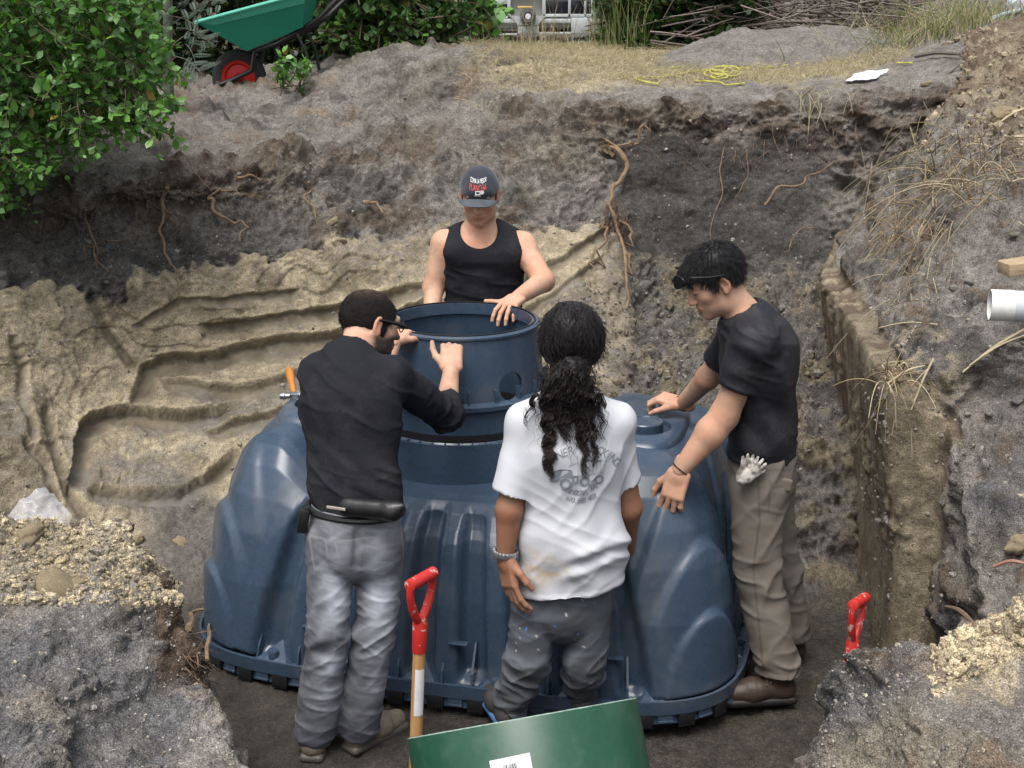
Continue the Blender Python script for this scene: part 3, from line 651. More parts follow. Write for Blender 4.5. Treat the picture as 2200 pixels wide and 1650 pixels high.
hc = P(1107, 833, RC[1] - 0.28); aim = Vector((hc[0] - RC[0], hc[1] - RC[1], 0)).normalized()
ctm = MB().lathe([(0.058, -0.12), (0.058, 0.12)], hc, tuple(aim), 48).mesh('cut'); cut = bpy.data.objects.new('cut', ctm); COL.objects.link(cut)
md = tmp.modifiers.new('b', 'BOOLEAN'); md.object = cut; md.operation = 'DIFFERENCE'; md.solver = 'EXACT'
dg = bpy.context.evaluated_depsgraph_get(); rme2 = bpy.data.meshes.new_from_object(tmp.evaluated_get(dg))
bpy.data.objects.remove(tmp); bpy.data.objects.remove(cut)
rme2.set_sharp_from_angle(angle=R(24)); wallo = link('wall', rme2, M['tank'], riser)
for i in range(20):
    a = 2 * math.pi * (i + 0.37) / 20; x, y = math.cos(a), math.sin(a)
    fb = MB().box((RC[0] + 0.341 * x, RC[1] + 0.341 * y, 1.122), (0.022, 0.006, 0.055), Matrix.Rotation(a, 3, 'Z'), bev=0.001)
    fb.build('fin', M['tank'], riser, smooth=False)
sb = MB(); sb.lathe([(0.3045, 1.357), (0.3045, 1.366), (0.298, 1.366), (0.298, 1.357)], (RC[0], RC[1], 0), (0, 0, 1), 96, closed=False); sb.build('rim_seal', M['clip'], riser)

# ------------------------------------------------------------------ tools and loose pipes
def woodm(name, c1, c2, sc=(40, 40, 3), rough=0.45):
    m, t, b = newmat(name); tc = t.nodes.new('ShaderNodeTexCoord'); mp = t.nodes.new('ShaderNodeMapping'); mp.inputs['Scale'].default_value = sc
    t.links.new(tc.outputs['Object'], mp.inputs['Vector']); n = noise_node(t, 1.5, 5, 0.6, mp.outputs[0], 0.6)
    t.links.new(ramp(t, n.outputs['Fac'], [(0.3, c1), (0.7, c2)]).outputs[0], b.inputs['Base Color']); b.inputs['Roughness'].default_value = rough; return m
def worn(name, col, chip, amt=0.62, rough=0.35):
    m, t, b = newmat(name); tc = t.nodes.new('ShaderNodeTexCoord'); n = noise_node(t, 38, 4, 0.6, tc.outputs['Object'])
    t.links.new(ramp(t, n.outputs['Fac'], [(amt, col), (amt + 0.03, chip)]).outputs[0], b.inputs['Base Color']); b.inputs['Roughness'].default_value = rough; return m
M['wood'] = woodm('shaft_wood', (0.38, 0.20, 0.075), (0.56, 0.33, 0.14))
M['red'] = worn('worn_red_paint', (0.47, 0.024, 0.02), (0.5, 0.36, 0.32), 0.60, 0.45)
M['steel'] = simple('tool_steel', (0.35, 0.35, 0.36), 0.38, 1.0, var=0.3, vscale=30)
M['paper'] = simple('white_sticker', (0.72, 0.72, 0.74), 0.6, var=0.12, vscale=40)
M['ink'] = simple('dark_ink', (0.05, 0.05, 0.06), 0.6)
def shovel(grip, foot, bar, label, sticker):
    g = np.array(grip); ft = np.array(foot); ax = (g - ft) / np.linalg.norm(g - ft); bar = np.array(bar, float); bar -= ax * bar.dot(ax); bar /= np.linalg.norm(bar)
    e = empty('shovel', tuple(ft), label, 'shovel', 'red-handled shovels')
    hd = MB(); hw = 0.062
    hd.tube([g - bar * hw, g - bar * hw * 0.96, g + bar * hw * 0.96, g + bar * hw], [0.012, 0.0185, 0.0185, 0.012], 14)
    hd.build('grip', M['red'], e)
    yk = MB()
    for s in (-1, 1):
        yk.tube(curve_pts([g + bar * s * hw * 0.86, g + bar * s * hw * 0.86 - ax * 0.04, g + bar * s * hw * 0.55 - ax * 0.095, g + bar * s * 0.008 - ax * 0.135], 12), [0.0115] * 6 + [0.013] * 6, 10)
    yk.build('yoke', M['red'], e)
    sk = MB(); sk.tube([g - ax * 0.12, g - ax * 0.14, g - ax * 0.225, g - ax * 0.235], [0.014, 0.0225, 0.0215, 0.0205], 16); sk.build('socket', M['red'], e)
    sh = MB(); ln = np.linalg.norm(g - ft); sh.tube([g - ax * 0.23, g - ax * (0.3), g - ax * (ln - 0.3)], [0.0185, 0.0190, 0.0195], 16); shaft = sh.build('shaft', M['wood'], e)
    bl = MB(); nrm = np.cross(ax, bar); top = ft + ax * 0.30
    vs = []; nx, ny = 7, 9
    for j in range(ny):
        t = j / (ny - 1); wdt = 0.10 * (1 - 0.15 * t) if t < 0.7 else 0.10 * (0.895 - (t - 0.7) * 1.2)
        for i in range(nx):
            s = (i / (nx - 1) - 0.5) * 2; vs.append(top - ax * 0.30 * t + bar * s * wdt + nrm * 0.03 * (1 - s * s))
    fs = [(j * nx + i, j * nx + i + 1, (j + 1) * nx + i + 1, (j + 1) * nx + i) for j in range(ny - 1) for i in range(nx - 1)]
    n = len(vs); vs += [np.array(p) - nrm * 0.003 for p in vs]; fs += [tuple(q + n for q in f_)[::-1] for f_ in fs]
    bl.add(vs, fs).tube([top + ax * 0.12, top - ax * 0.06], [0.022, 0.012], 12); bl.build('blade', M['steel'], e)
    if sticker:
        camd = np.array((0, 0, CAM_H)) - g; camd -= ax * camd.dot(ax); camd /= np.linalg.norm(camd); sd_ = np.cross(ax, camd); vs = []; fs = []
        for j in range(2):
            for i in range(7):
                a = (i / 6 - 0.5) * 1.5 + 0.25; vs.append(g - ax * (0.285 + 0.155 * j) + 0.0203 * (camd * math.cos(a) + sd_ * math.sin(a)))
        fs = [(i, i + 1, 8 + i, 7 + i) for i in range(6)]; MB().add(vs, fs).build('sticker', M['paper'], shaft)
    return e
g1 = P(906, 1244, 3.75)
shovel(g1, g1 + np.array((-0.055, 0.02, -1.08)), P(938, 1228, 3.81) - P(876, 1258, 3.69), 'red D-handle shovel with wooden shaft standing in front of the man in grey jeans', True)
g2 = P(1846, 1292, 4.25)
shovel(g2, g2 + np.array((-0.10, -0.1, -1.0)), P(1868, 1278, 4.33) - P(1824, 1308, 4.17), 'red D-handle shovel mostly hidden behind the sand bank on the right', False)
# green pipe section
M['green'] = plastic('green_pipe_plastic', (0.013, 0.066, 0.036), 0.32, (0.22, 0.25, 0.21), 0.12, 14.0)
pe = empty('green_pipe', tuple(P(1122, 1545, 3.35) + np.array((0, 0, -0.75))), 'dark green wide plastic pipe section leaning at the front edge with a barcode sticker', 'pipe')
top = P(1122, 1543, 3.35); vray = (top - np.array((0, 0, CAM_H))); vray /= np.linalg.norm(vray)
rgt = P(1370, 1500, 3.35) - P(875, 1588, 3.35); rgt /= np.linalg.norm(rgt); gax = np.cross(rgt, vray); gax /= np.linalg.norm(gax); gax = gax if gax[2] > 0 else -gax
Rg = 0.312
gp = MB(); gp.lathe([(Rg, -0.82), (Rg, -0.004), (Rg - 0.002, 0), (Rg - 0.008, 0), (Rg - 0.010, -0.004), (Rg - 0.010, -0.82), (Rg, -0.82)], top, tuple(gax), 96, closed=False); pipe_o = gp.build('pipe_wall', M['green'], pe, angle=50)
eg = MB(); eg.lathe([(Rg - 0.0005, -0.0015), (Rg - 0.004, 0.0012), (Rg - 0.0095, -0.0015)], top, tuple(gax), 96, closed=False); eg.build('cut_edge', simple('cut_edge_plastic', (0.3, 0.42, 0.36), 0.8, var=0.5, vscale=60), pe)
def on_pipe(px, py, lift=0.0015):
    d = P(px, py, 3.0) - np.array((0, 0, CAM_H)); d /= np.linalg.norm(d); o = np.array((0, 0, CAM_H)) - top
    dp = d - gax * d.dot(gax); op = o - gax * o.dot(gax); a = dp.dot(dp); b = 2 * dp.dot(op); c = op.dot(op) - (Rg + lift) ** 2
    return np.array((0, 0, CAM_H)) + d * (-b - math.sqrt(b * b - 4 * a * c)) / (2 * a)
def pipe_patch(name, quad, mat, parent, lift, n=8):
    q = [np.array(p, float) for p in quad]; vs = []
    for j in range(n + 1):
        for i in range(n + 1):
            s, t = i / n, j / n; p = (q[0] * (1 - s) + q[1] * s) * (1 - t) + (q[3] * (1 - s) + q[2] * s) * t; vs.append(on_pipe(p[0], p[1], lift))
    return MB().add(vs, [(j * (n + 1) + i, j * (n + 1) + i + 1, (j + 1) * (n + 1) + i + 1, (j + 1) * (n + 1) + i) for j in range(n) for i in range(n)]).build(name, mat, parent)
stk = pipe_patch('sticker', [(1051, 1635), (1138, 1617), (1160, 1735), (1072, 1753)], M['paper'], pipe_o, 0.0015)
x = 1081.0
brs = random.Random(3)
while x < 1108:
    wdt = brs.choice((0.7, 1.0, 1.6, 2.2)); dx, dy = 0.2, -0.03
    pipe_patch('barcode_bar', [(x, 1644 - (x - 1081) * .2), (x + wdt, 1644 - (x - 1081) * .2), (x + wdt + 7, 1682 - (x - 1081) * .2), (x + 7, 1682 - (x - 1081) * .2)], M['ink'], stk, 0.0028, 2); x += wdt + brs.choice((0.8, 1.2, 1.9))
# grey drain pipe end on the right bank
M['pvc'] = simple('grey_pvc', (0.50, 0.53, 0.56), 0.35, var=0.08); M['pvcw'] = simple('primed_pvc_end', (0.68, 0.69, 0.66), 0.55, var=0.12, vscale=60)
pv0 = P(2126, 655, 4.8); pv1 = P(2420, 668, 4.72); ax = (pv1 - pv0); Lp = np.linalg.norm(ax); ax /= Lp
dp_ = empty('drain_pipe', tuple(pv0), 'light grey plastic drain pipe lying on the bank with its open end showing', 'pipe')
MB().lathe([(0.0545, 0.072), (0.0545, Lp), (0.050, Lp), (0.050, 0.072)], pv0, tuple(ax), 40, closed=False).build('pipe_wall', M['pvc'], dp_)
MB().lathe([(0.0553, 0.08), (0.0553, 0.002), (0.0545, 0), (0.0508, 0), (0.0500, 0.002), (0.0500, 0.08)], pv0, tuple(ax), 40, closed=False).build('pipe_end', M['pvcw'], dp_)
# plank end
pk0 = P(2155, 577, 4.95); pk1 = P(2380, 545, 5.0); ax = Vector(pk1 - pk0).normalized()
rotm = Matrix((ax, Vector((0, 0, 1)).cross(ax).normalized(), ax.cross(Vector((0, 0, 1)).cross(ax)).normalized())).transposed()
M['plank'] = woodm('weathered_plank', (0.24, 0.17, 0.10), (0.42, 0.33, 0.21), (4, 30, 30), 0.8)
pk = empty('plank', tuple(pk0), 'weathered wooden plank end sticking out of the right bank above the grey pipe', 'plank')
MB().box((pk0 + pk1) / 2, (np.linalg.norm(pk1 - pk0), 0.10, 0.045), rotm, bev=0.004).build('board', M['plank'], pk)
# hammer on the left shoulder of the tank
h0 = P(633, 862, 5.62); h0[2] = 0.985
hm = empty('claw_hammer', tuple(h0), 'claw hammer with a wooden handle lying on the left shoulder of the tank', 'hammer')
hx = np.array((0.97, -0.12, 0.05)); hx /= np.linalg.norm(hx); hy = np.array((-0.22, 0.95, 0.14)); hy /= np.linalg.norm(hy); hz = np.cross(hx, hy)
hh = MB(); c0 = h0 + np.array((0, 0, 0.022))
hh.tube([c0 - hx * 0.062, c0 - hx * 0.058, c0 - hx * 0.04, c0 - hx * 0.036, c0 - hx * 0.018], [0.013, 0.0155, 0.0155, 0.011, 0.012], 16)
hh.box(c0, (0.042, 0.03, 0.028), Matrix((Vector(hx), Vector(hy), Vector(hz))).transposed(), bev=0.003)
for s in (-1, 1): hh.tube(curve_pts([c0 + hx * 0.018 + hz * 0.004 * s, c0 + hx * 0.05 + hz * 0.008 * s - hy * 0.004, c0 + hx * 0.085 + hz * 0.011 * s - hy * 0.022], 8), [0.012, 0.011, 0.010, 0.0085, 0.007, 0.0055, 0.004, 0.002], 8)
hh.build('head', simple('bright_hammer_steel', (0.55, 0.55, 0.56), 0.3, 1.0), hm)
MB().tube([c0 - hy * 0.012, c0 + hy * 0.05, c0 + hy * 0.14, c0 + hy * 0.22, c0 + hy * 0.27, c0 + hy * 0.285], [0.011, 0.012, 0.0145, 0.019, 0.0185, 0.013], 14).build('handle', simple('varnished_handle', (0.50, 0.20, 0.045), 0.35, var=0.2, vscale=30), hm)

TV = []; TFc = []
for o_ in (shell,):
    TV += [tuple(q) for q in vv]; TFc += [tuple(q) for q in f] if False else [tuple(p.vertices) for p in me2.polygons]
TBV = BVHTree.FromPolygons(TV, TFc)
def tank_at(px, py):
    d = Vector(P(px, py, 5.0) - np.array((0, 0, CAM_H))).normalized(); h = TBV.ray_cast(Vector((0, 0, CAM_H)), d)
    n = np.array(h[1]); n = n if n.dot(np.array(d)) < 0 else -n
    return np.array(h[0]), n
# ------------------------------------------------------------------ implicit surfaces for bodies and clothes
def nv_(x): x = np.array(x, float); return x / (np.linalg.norm(x) + 1e-12)
class Pr: pass
def _mk(f, c, rad, k, op):
    p = Pr(); p.f = f; p.c = np.array(c, float); p.R = rad; p.k = k; p.op = op; return p
def ell(c, r, Rm=None, k=0.02, op='+'):
    c = np.array(c, float); r = np.array(r, float); Rm = np.eye(3) if Rm is None else Rm
    def f(p):
        q = (p - c) @ Rm; a = q / r; k0 = np.sqrt((a * a).sum(1)) + 1e-9; b = a / r; k1 = np.sqrt((b * b).sum(1)) + 1e-9
        return k0 * (k0 - 1) / k1
    return _mk(f, c, max(r), k, op)
def cone(a, b, ra, rb, k=0.03, op='+', flat=None):
    a = np.array(a, float); b = np.array(b, float); fs = 1.0
    if flat is not None:
        n = nv_(flat[0]); fs = flat[1]
    ab = b - a
    if flat is not None: ab = ab + n * ab.dot(n) * (fs - 1)
    l2 = ab.dot(ab) + 1e-12
    def f(p):
        q = p - a
        if fs != 1.0: q = q + n[None] * ((q @ n) * (fs - 1))[:, None]
        t = np.clip((q @ ab) / l2, 0, 1); d = q - t[:, None] * ab
        return np.sqrt((d * d).sum(1)) - (ra + (rb - ra) * t)
    return _mk(f, (a + b) / 2, np.linalg.norm(b - a) / 2 + max(ra, rb), k, op)
def rbox(c, half, Rm, rad, k=0.01, op='+'):
    c = np.array(c, float); half = np.array(half, float) - rad
    def f(p):
        q = np.abs((p - c) @ Rm) - half
        return np.sqrt((np.maximum(q, 0) ** 2).sum(1)) + np.minimum(q.max(1), 0) - rad
    return _mk(f, c, np.linalg.norm(half) + rad, k, op)
def plane(pt, n, k=0.004):
    """cut away everything on the side n points to"""
    pt = np.array(pt, float); n = nv_(n)
    return _mk(lambda p: -((p - pt) @ n), pt, 1e6, k, '-')
def smin(a, b, k):
    h = np.clip(0.5 + 0.5 * (b - a) / k, 0, 1); return b * (1 - h) + a * h - k * h * (1 - h)
def ev(prims, p):
    d = np.full(len(p), 10.0)
    for q in prims:
        e = q.f(p)
        d = smin(d, e, q.k) if q.op == '+' else -smin(-d, e, q.k)
    return d
def surface_nets(vol, org, h, mask=None):
    nx, ny, nz = vol.shape; s = vol < 0
    cnt = np.zeros((nx - 1, ny - 1, nz - 1), np.uint8)
    for i in (0, 1):
        for j in (0, 1):
            for k in (0, 1): cnt += s[i:nx - 1 + i, j:ny - 1 + j, k:nz - 1 + k]
    act = (cnt > 0) & (cnt < 8)
    I = np.argwhere(act); idx = np.full(act.shape, -1, np.int64); idx[act] = np.arange(len(I))
    cor = [(i, j, k) for i in (0, 1) for j in (0, 1) for k in (0, 1)]
    val = np.stack([vol[I[:, 0] + a, I[:, 1] + b, I[:, 2] + c] for a, b, c in cor], 1)
    acc = np.zeros((len(I), 3)); n = np.zeros(len(I))
    for e0 in range(8):
        for e1 in range(e0 + 1, 8):
            if sum(abs(x - y) for x, y in zip(cor[e0], cor[e1])) != 1: continue
            a, b = val[:, e0], val[:, e1]; x = (a < 0) != (b < 0); t = np.where(x, a / np.where(x, a - b, 1), 0)
            pt = np.array(cor[e0])[None] + t[:, None] * (np.array(cor[e1]) - np.array(cor[e0]))[None]
            acc += pt * x[:, None]; n += x
    v = (I + acc / n[:, None]) * h + org
    fs = []
    for ax in range(3):
        a1, a2 = [(1, 2), (2, 0), (0, 1)][ax]
        sl0 = [slice(None)] * 3; sl1 = [slice(None)] * 3; sl0[ax] = slice(0, -1); sl1[ax] = slice(1, None)
        A = s[tuple(sl0)]; Bm = s[tuple(sl1)]; E = np.argwhere(A != Bm)
        ok = (E[:, a1] > 0) & (E[:, a2] > 0) & (E[:, a1] < vol.shape[a1] - 1) & (E[:, a2] < vol.shape[a2] - 1); E = E[ok]
        o1 = np.zeros(3, int); o1[a1] = 1; o2 = np.zeros(3, int); o2[a2] = 1
        q = [E - o1 - o2, E - o2, E, E - o1]; ids = np.stack([idx[x[:, 0], x[:, 1], x[:, 2]] for x in q], 1)
        ins = s[E[:, 0], E[:, 1], E[:, 2]]; ids[~ins] = ids[~ins][:, ::-1]; fs.append(ids)
    f = np.vstack(fs); return v, f[(f >= 0).all(1)]
def field_mesh(prims, h, lo=None, hi=None, pad=0.02):
    plus = [q for q in prims if q.op == '+']
    if lo is None: lo = np.min([q.c - q.R for q in plus], 0) - pad; hi = np.max([q.c + q.R for q in plus], 0) + pad
    lo = np.array(lo); hi = np.array(hi); bs = 12; nb = np.ceil((hi - lo) / (h * bs)).astype(int); dims = nb * bs + 1
    vol = np.full(dims, 1.0, np.float32); hb = h * bs * 0.87
    B = np.argwhere(np.ones(nb, bool)); bc = lo + (B + 0.5) * bs * h; d0 = ev(prims, bc)
    g = np.stack(np.meshgrid(*[np.arange(bs + 1)] * 3, indexing='ij'), -1).reshape(-1, 3)
    cs = np.array([q.c for q in prims]); rs = np.array([q.R for q in prims])
    for b, c, d in zip(B, bc, d0):
        sl = tuple(slice(x * bs, x * bs + bs + 1) for x in b)
        if abs(d) > hb * 1.9 + 0.02:
            if d < 0: vol[sl] = -1.0
            continue
        near = np.linalg.norm(cs - c, axis=1) < rs + hb + 0.07
        sub = [q for q, u in zip(prims, near) if u or q.R > 1e5]
        if not any(q.op == '+' for q in sub): continue
        vol[sl] = ev(sub, lo + (b * bs + g) * h).reshape((bs + 1,) * 3)
    return surface_nets(vol, lo, h)
def dense_mesh(fun, lo, hi, h):
    lo = np.array(lo); dims = np.ceil((np.array(hi) - lo) / h).astype(int) + 1
    g = np.stack(np.meshgrid(*[np.arange(n) for n in dims], indexing='ij'), -1).reshape(-1, 3)
    return surface_nets(fun(lo + g * h).reshape(dims), lo, h)
def frame(F, U):
    F = nv_(F); Rt = nv_(np.cross(F, U)); Uv = np.cross(Rt, F); return np.stack([Rt, F, Uv], 1)   # columns right, forward, up
def fold(v, d, freq, stretch, amp, ridge=False, seed=0.0):
    """cloth folds running across direction d"""
    d = nv_(d); a = nv_(np.cross(d, (0.3, 0.9, 0.2))); b = np.cross(d, a); wob = fbm(v + seed, 5, 2) - 0.5
    q = np.stack([(v @ d) * freq + 1.6 * wob, (v @ a) * freq / stretch, (v @ b) * freq / stretch], 1) + seed
    n = vnoise(q)
    return amp * ((1 - np.abs(2 * n - 1)) ** 2 - 0.4) * 1.4 if ridge else amp * (2 * n - 1)
def smoothed(v, f, it=1, lam=0.5):
    for _ in range(it):
        acc = np.zeros_like(v); cnt = np.zeros(len(v))
        for a, b in ((0, 1), (1, 2), (2, 3), (3, 0)):
            for x in range(3): acc[:, x] += np.bincount(f[:, a], v[f[:, b], x], len(v)) + np.bincount(f[:, b], v[f[:, a], x], len(v))
            cnt += np.bincount(f[:, a], minlength=len(v)) + np.bincount(f[:, b], minlength=len(v))
        v = v + lam * (acc / np.maximum(cnt, 1)[:, None] - v)
    return v
def cloth_part(name, prims, h, mat, parent, dispf=None, colf=None, label=None, it=1):
    v, f = field_mesh(prims, h); v = smoothed(v, f, it)
    if dispf is not None: v = v + normals(v, f) * dispf(v)[:, None]
    col = colf(v, normals(v, f)) if colf is not None else None
    o = link(name, mesh_np(name, v, f, True, col), mat, parent)
    if label: o['label'] = label
    return o, v, f

# ---- head and hand
def head_prims(c, Fm, s=1.0, neck=None, nr=0.056, ears=True):
    T = lambda x, y, z: c + s * (Fm @ np.array((x, y, z)))
    e = lambda p, r, k, op='+': ell(T(*p), np.array(r) * s, Fm, k * s, op)
    L = [e((0, -.018, .030), (.077, .097, .086), .03), e((0, .026, -.02), (.064, .066, .088), .03), e((0, .026, -.072), (.052, .058, .044), .03), e((0, .070, -.100), (.022, .019, .018), .025)]
    for m in (-1, 1):
        L += [e((.042 * m, .056, -.02), (.022, .022, .021), .02), e((.050 * m, .0, -.075), (.012, .022, .022), .03)]
    L += [cone(T(-.04, .080, .030), T(.04, .080, .030), .011 * s, .011 * s, .02)]
    for m in (-1, 1): L += [e((.032 * m, .101, .010), (.017, .014, .011), .012, '-'), e((.031 * m, .080, .009), (.0145, .0135, .0135), .005)]
    L += [cone(T(0, .086, .016), T(0, .107, -.026), .0075 * s, .0095 * s, .014), e((0, .107, -.029), (.011, .0105, .0095), .008)]
    for m in (-1, 1): L += [e((.012 * m, .098, -.033), (.008, .010, .007), .006)]
    L += [e((0, .089, -.057), (.024, .011, .0055), .007), e((0, .087, -.0685), (.021, .011, .0065), .007), cone(T(-.022, .099, -.0628), T(.022, .099, -.0628), .0022 * s, .0022 * s, .003, '-')]
    if ears:
        for m in (-1, 1):
            tm = Fm @ np.array(Matrix.Rotation(R(-12), 3, 'X')) @ np.array(Matrix.Rotation(R(22 * m), 3, 'Z'))
            L += [ell(T(.082 * m, -.012, -.002), np.array((.0085, .0195, .032)) * s, tm, .006), ell(T(.080 * m, -.006, -.030), np.array((.007, .010, .011)) * s, tm, .008), ell(T(.091 * m, -.008, .002), np.array((.007, .0105, .019)) * s, tm, .005, '-')]
    if neck is not None: L += [cone(T(0, -.026, -.055), neck, nr * s, nr * 1.08, .035)]
    return L
def hand_prims(wrist, d, back, side, curl, spread=0.12, thumb=(0.7, 0.35), s=1.0, fat=1.0):
    """wrist point, finger direction, direction of the back of the hand, side=+1 if thumb lies to cross(d,back)"""
    d = nv_(d); back = nv_(np.array(back, float) - d * np.dot(back, d)); lat = np.cross(d, back) * side
    W = np.array(wrist, float); X = lambda a, b, c: W + s * (a * lat + b * d + c * back)
    Rm = np.stack([lat, d, back], 1); L = [rbox(X(0.0, .052, 0), np.array((.040, .050, .0145)) * s, Rm, .012 * s, .02), cone(X(0, -.03, 0), X(0, .02, 0), .027 * s, .028 * s, .02, flat=(back, 1.25))]
    base = [(.031, .096), (.010, .101), (-.011, .097), (-.030, .087)]; ln = [(.043, .026, .021), (.048, .030, .022), (.044, .028, .021), (.034, .021, .019)]
    for i, ((bx, by), l3) in enumerate(zip(base, ln)):
        p = X(bx, by, 0.001); a = 0.0; sp = (1.5 - i) * spread * 0.5
        cr = curl[i] if isinstance(curl[0], (tuple, list)) else curl
        for j, (l, rr) in enumerate(zip(l3, ((.0098, .0090), (.0090, .0083), (.0083, .0070)))):
            a += cr[j]; dd = (d * math.cos(sp) + lat * math.sin(sp)) * math.cos(a) - back * math.sin(a); q = p + dd * l * s
            L.append(cone(p, q, rr[0] * s * fat, rr[1] * s * fat, .0035 if j else .006)); p = q
    p = X(.026, .028, -.006); q = X(.055, .058, -.012); L.append(cone(p, q, .0165 * s, .0125 * s, .012))
    t1 = nv_(d * math.cos(thumb[0]) + lat * math.sin(thumb[0]) - back * thumb[1]); r1 = q + t1 * .033 * s; L.append(cone(q, r1, .0118 * s, .0105 * s, .005))
    t2 = nv_(t1 - lat * 0.25 - back * thumb[1] * 0.6); L.append(cone(r1, r1 + t2 * .026 * s, .0105 * s, .0082 * s, .004))
    return L
# ---- materials of people
M['skin'] = simple('skin', (0, 0, 0), 0.58, attr=True, spec=0.35, sub=0.06, bmp=0.25, bscale=300, bdist=0.0015)
M['hair'] = simple('hair', (0, 0, 0), 0.5, attr=True, spec=0.25); M['buzz'] = simple('short_hair', (0, 0, 0), 0.8, attr=True, spec=0.1, bmp=.6, bscale=500, bdist=.003)
def dusty(name, col, rough, spec):
    m, t, b = newmat(name); tc = t.nodes.new('ShaderNodeTexCoord'); co = tc.outputs['Object']
    n = noise_node(t, 7, 6, 0.7, co, 0.5); n2 = noise_node(t, 90, 3, 0.6, co)
    k = mul(t, ramp(t, n.outputs['Fac'], [(0.46, (0.02,) * 3), (0.72, (0.42,) * 3)]).outputs[0], ramp(t, n2.outputs['Fac'], [(0.35, (0.3,) * 3), (0.65, (1.0,) * 3)]).outputs[0])
    mx = t.nodes.new('ShaderNodeMix'); mx.data_type = 'RGBA'; t.links.new(k, mx.inputs[0]); mx.inputs[6].default_value = (*col, 1); mx.inputs[7].default_value = (0.075, 0.07, 0.068, 1); t.links.new(mx.outputs[2], b.inputs['Base Color'])
    b.inputs['Roughness'].default_value = rough; b.inputs['Specular IOR Level'].default_value = spec
    p = bump(t, b, noise_node(t, 60, 3, 0.6, co, 1.2).outputs['Fac'], 0.25, 0.004); bump(t, b, noise_node(t, 800, 1, 0.5, co).outputs['Fac'], 0.3, 0.001, p); return m
M['blackcloth'] = dusty('black_knit', (0.016, 0.017, 0.022), 0.88, 0.12); M['blackpoly'] = dusty('black_sports_fabric', (0.012, 0.013, 0.018), 0.6, 0.3)
M['cloth'] = simple('dyed_cloth', (0, 0, 0), 0.9, attr=True, bmp=0.35, bscale=600, bdist=0.0012, spec=0.15)
M['leather'] = simple('black_leather', (0.012, 0.012, 0.013), 0.38, bmp=0.3, bscale=120, bdist=0.002)
M['shoe'] = simple('shoe_leather', (0, 0, 0), 0.55, attr=True, bmp=0.3, bscale=150, bdist=0.002)
M['black'] = simple('black_plastic', (0.008, 0.008, 0.009), 0.25)
SK1 = np.array((0.525, 0.335, 0.238)); SK2 = np.array((0.455, 0.278, 0.192)); SKB = np.array((0.215, 0.112, 0.070)); SKD = np.array((0.56, 0.345, 0.24))
def skin_col(base, hc, Fm, brow=(0.03, 0.02, 0.016), stub=0.0, red=0.4, spots=()):
    def g(v, n=None):
        q = (v - hc) @ Fm; x, y, z = np.abs(q[:, 0]), q[:, 1], q[:, 2]; k = len(v)
        c = C1(base, k) * (0.96 + 0.30 * (fbm(v, 14, 4) - 0.5) + 0.22 * (fbm(v, 90, 2) - 0.5))[:, None]
        c = mixc(c, C1(base * np.array((1.03, .86, .80)), k), ss(.48, .66, fbm(v + 5, 11, 3)) * .6)
        for sp_, sr_ in spots: c = mixc(c, C1(base * np.array((1.0, .74, .66)), k), np.exp(-(np.linalg.norm(v - sp_, axis=1) / sr_) ** 2) * (.35 + .6 * fbm(v, 40, 2)))
        hd = ss(0.17, 0.14, np.linalg.norm(q, axis=1))
        rd = hd * (np.exp(-((x - .045) / .02) ** 2 - ((z + .03) / .025) ** 2) * (y > .03) * 0.5 + np.exp(-(x / .016) ** 2 - ((z + .028) / .018) ** 2) * (y > .08) * 0.6 + ss(.074, .084, x) * 0.7 * ss(.06, .04, np.abs(z)))
        c = mixc(c, C1(base * np.array((1.08, 0.72, 0.68)), k), np.clip(rd * red * 1.6, 0, 1))
        c = mixc(c, C1(np.array((.20, .15, .11)), k), ss(.57, .72, fbm(v + 31, 17, 4)) * .38 * (1 - hd))
        lip = hd * ss(.0125, .008, np.abs(z + .0625)) * ss(.027, .021, x) * (y > .082); c = mixc(c, C1(base * np.array((0.85, 0.5, 0.48)), k), lip * 0.8)
        br = hd * ss(.0075, .0045, np.abs(z - .034 + 0.2 * np.maximum(x - .03, 0))) * ss(.008, .013, x) * ss(.054, .048, x) * (y > .05); c = mixc(c, C1(np.array(brow), k), br * 0.9)
        la = hd * ss(.0035, .0018, np.abs(z - .003)) * ss(.016, .013, np.abs(x - .031)) * (y > .075); c = mixc(c, C1(np.array(brow) * 0.6, k), la * 0.9)
        if stub > 0:
            st = hd * ss(-.035, -.06, z - 0.25 * np.maximum(y, 0)) * ss(-.03, .0, y) * ss(-.14, -.115, z); c = mixc(c, C1(np.array((0.05, 0.04, 0.035)), k), np.clip(st * stub * (0.75 + fbm(v, 120, 2)), 0, 1) * (1 - lip))
        return c
    return g
def hair_cap(c, Fm, zl, t, dispf, colf, s=1.0, h=0.0035, extra=(), name='hair', parent=None, mat='hair'):
    """hair shell over the skull, zl(x,y) gives the hairline height in head space"""
    base = [q for q in head_prims(c, Fm, s, None, ears=False)][:2]
    def fun(p):
        q = (p - c) @ Fm / s
        d = ev(base, p) - t(q)
        for e in extra: d = smin(d, e.f(p), 0.02)
        g = (zl(q) - q[:, 2]) * 0.8 * s
        return -smin(-d, -g, 0.008)
    lo = c - 0.2 * s; hi = c + 0.2 * s
    v, f = dense_mesh(fun, lo, hi, h)
    if dispf is not None: v = v + normals(v, f) * dispf((v - c) @ Fm)[:, None]
    return link(name, mesh_np(name, v, f, True, colf((v - c) @ Fm)), M[mat], parent)
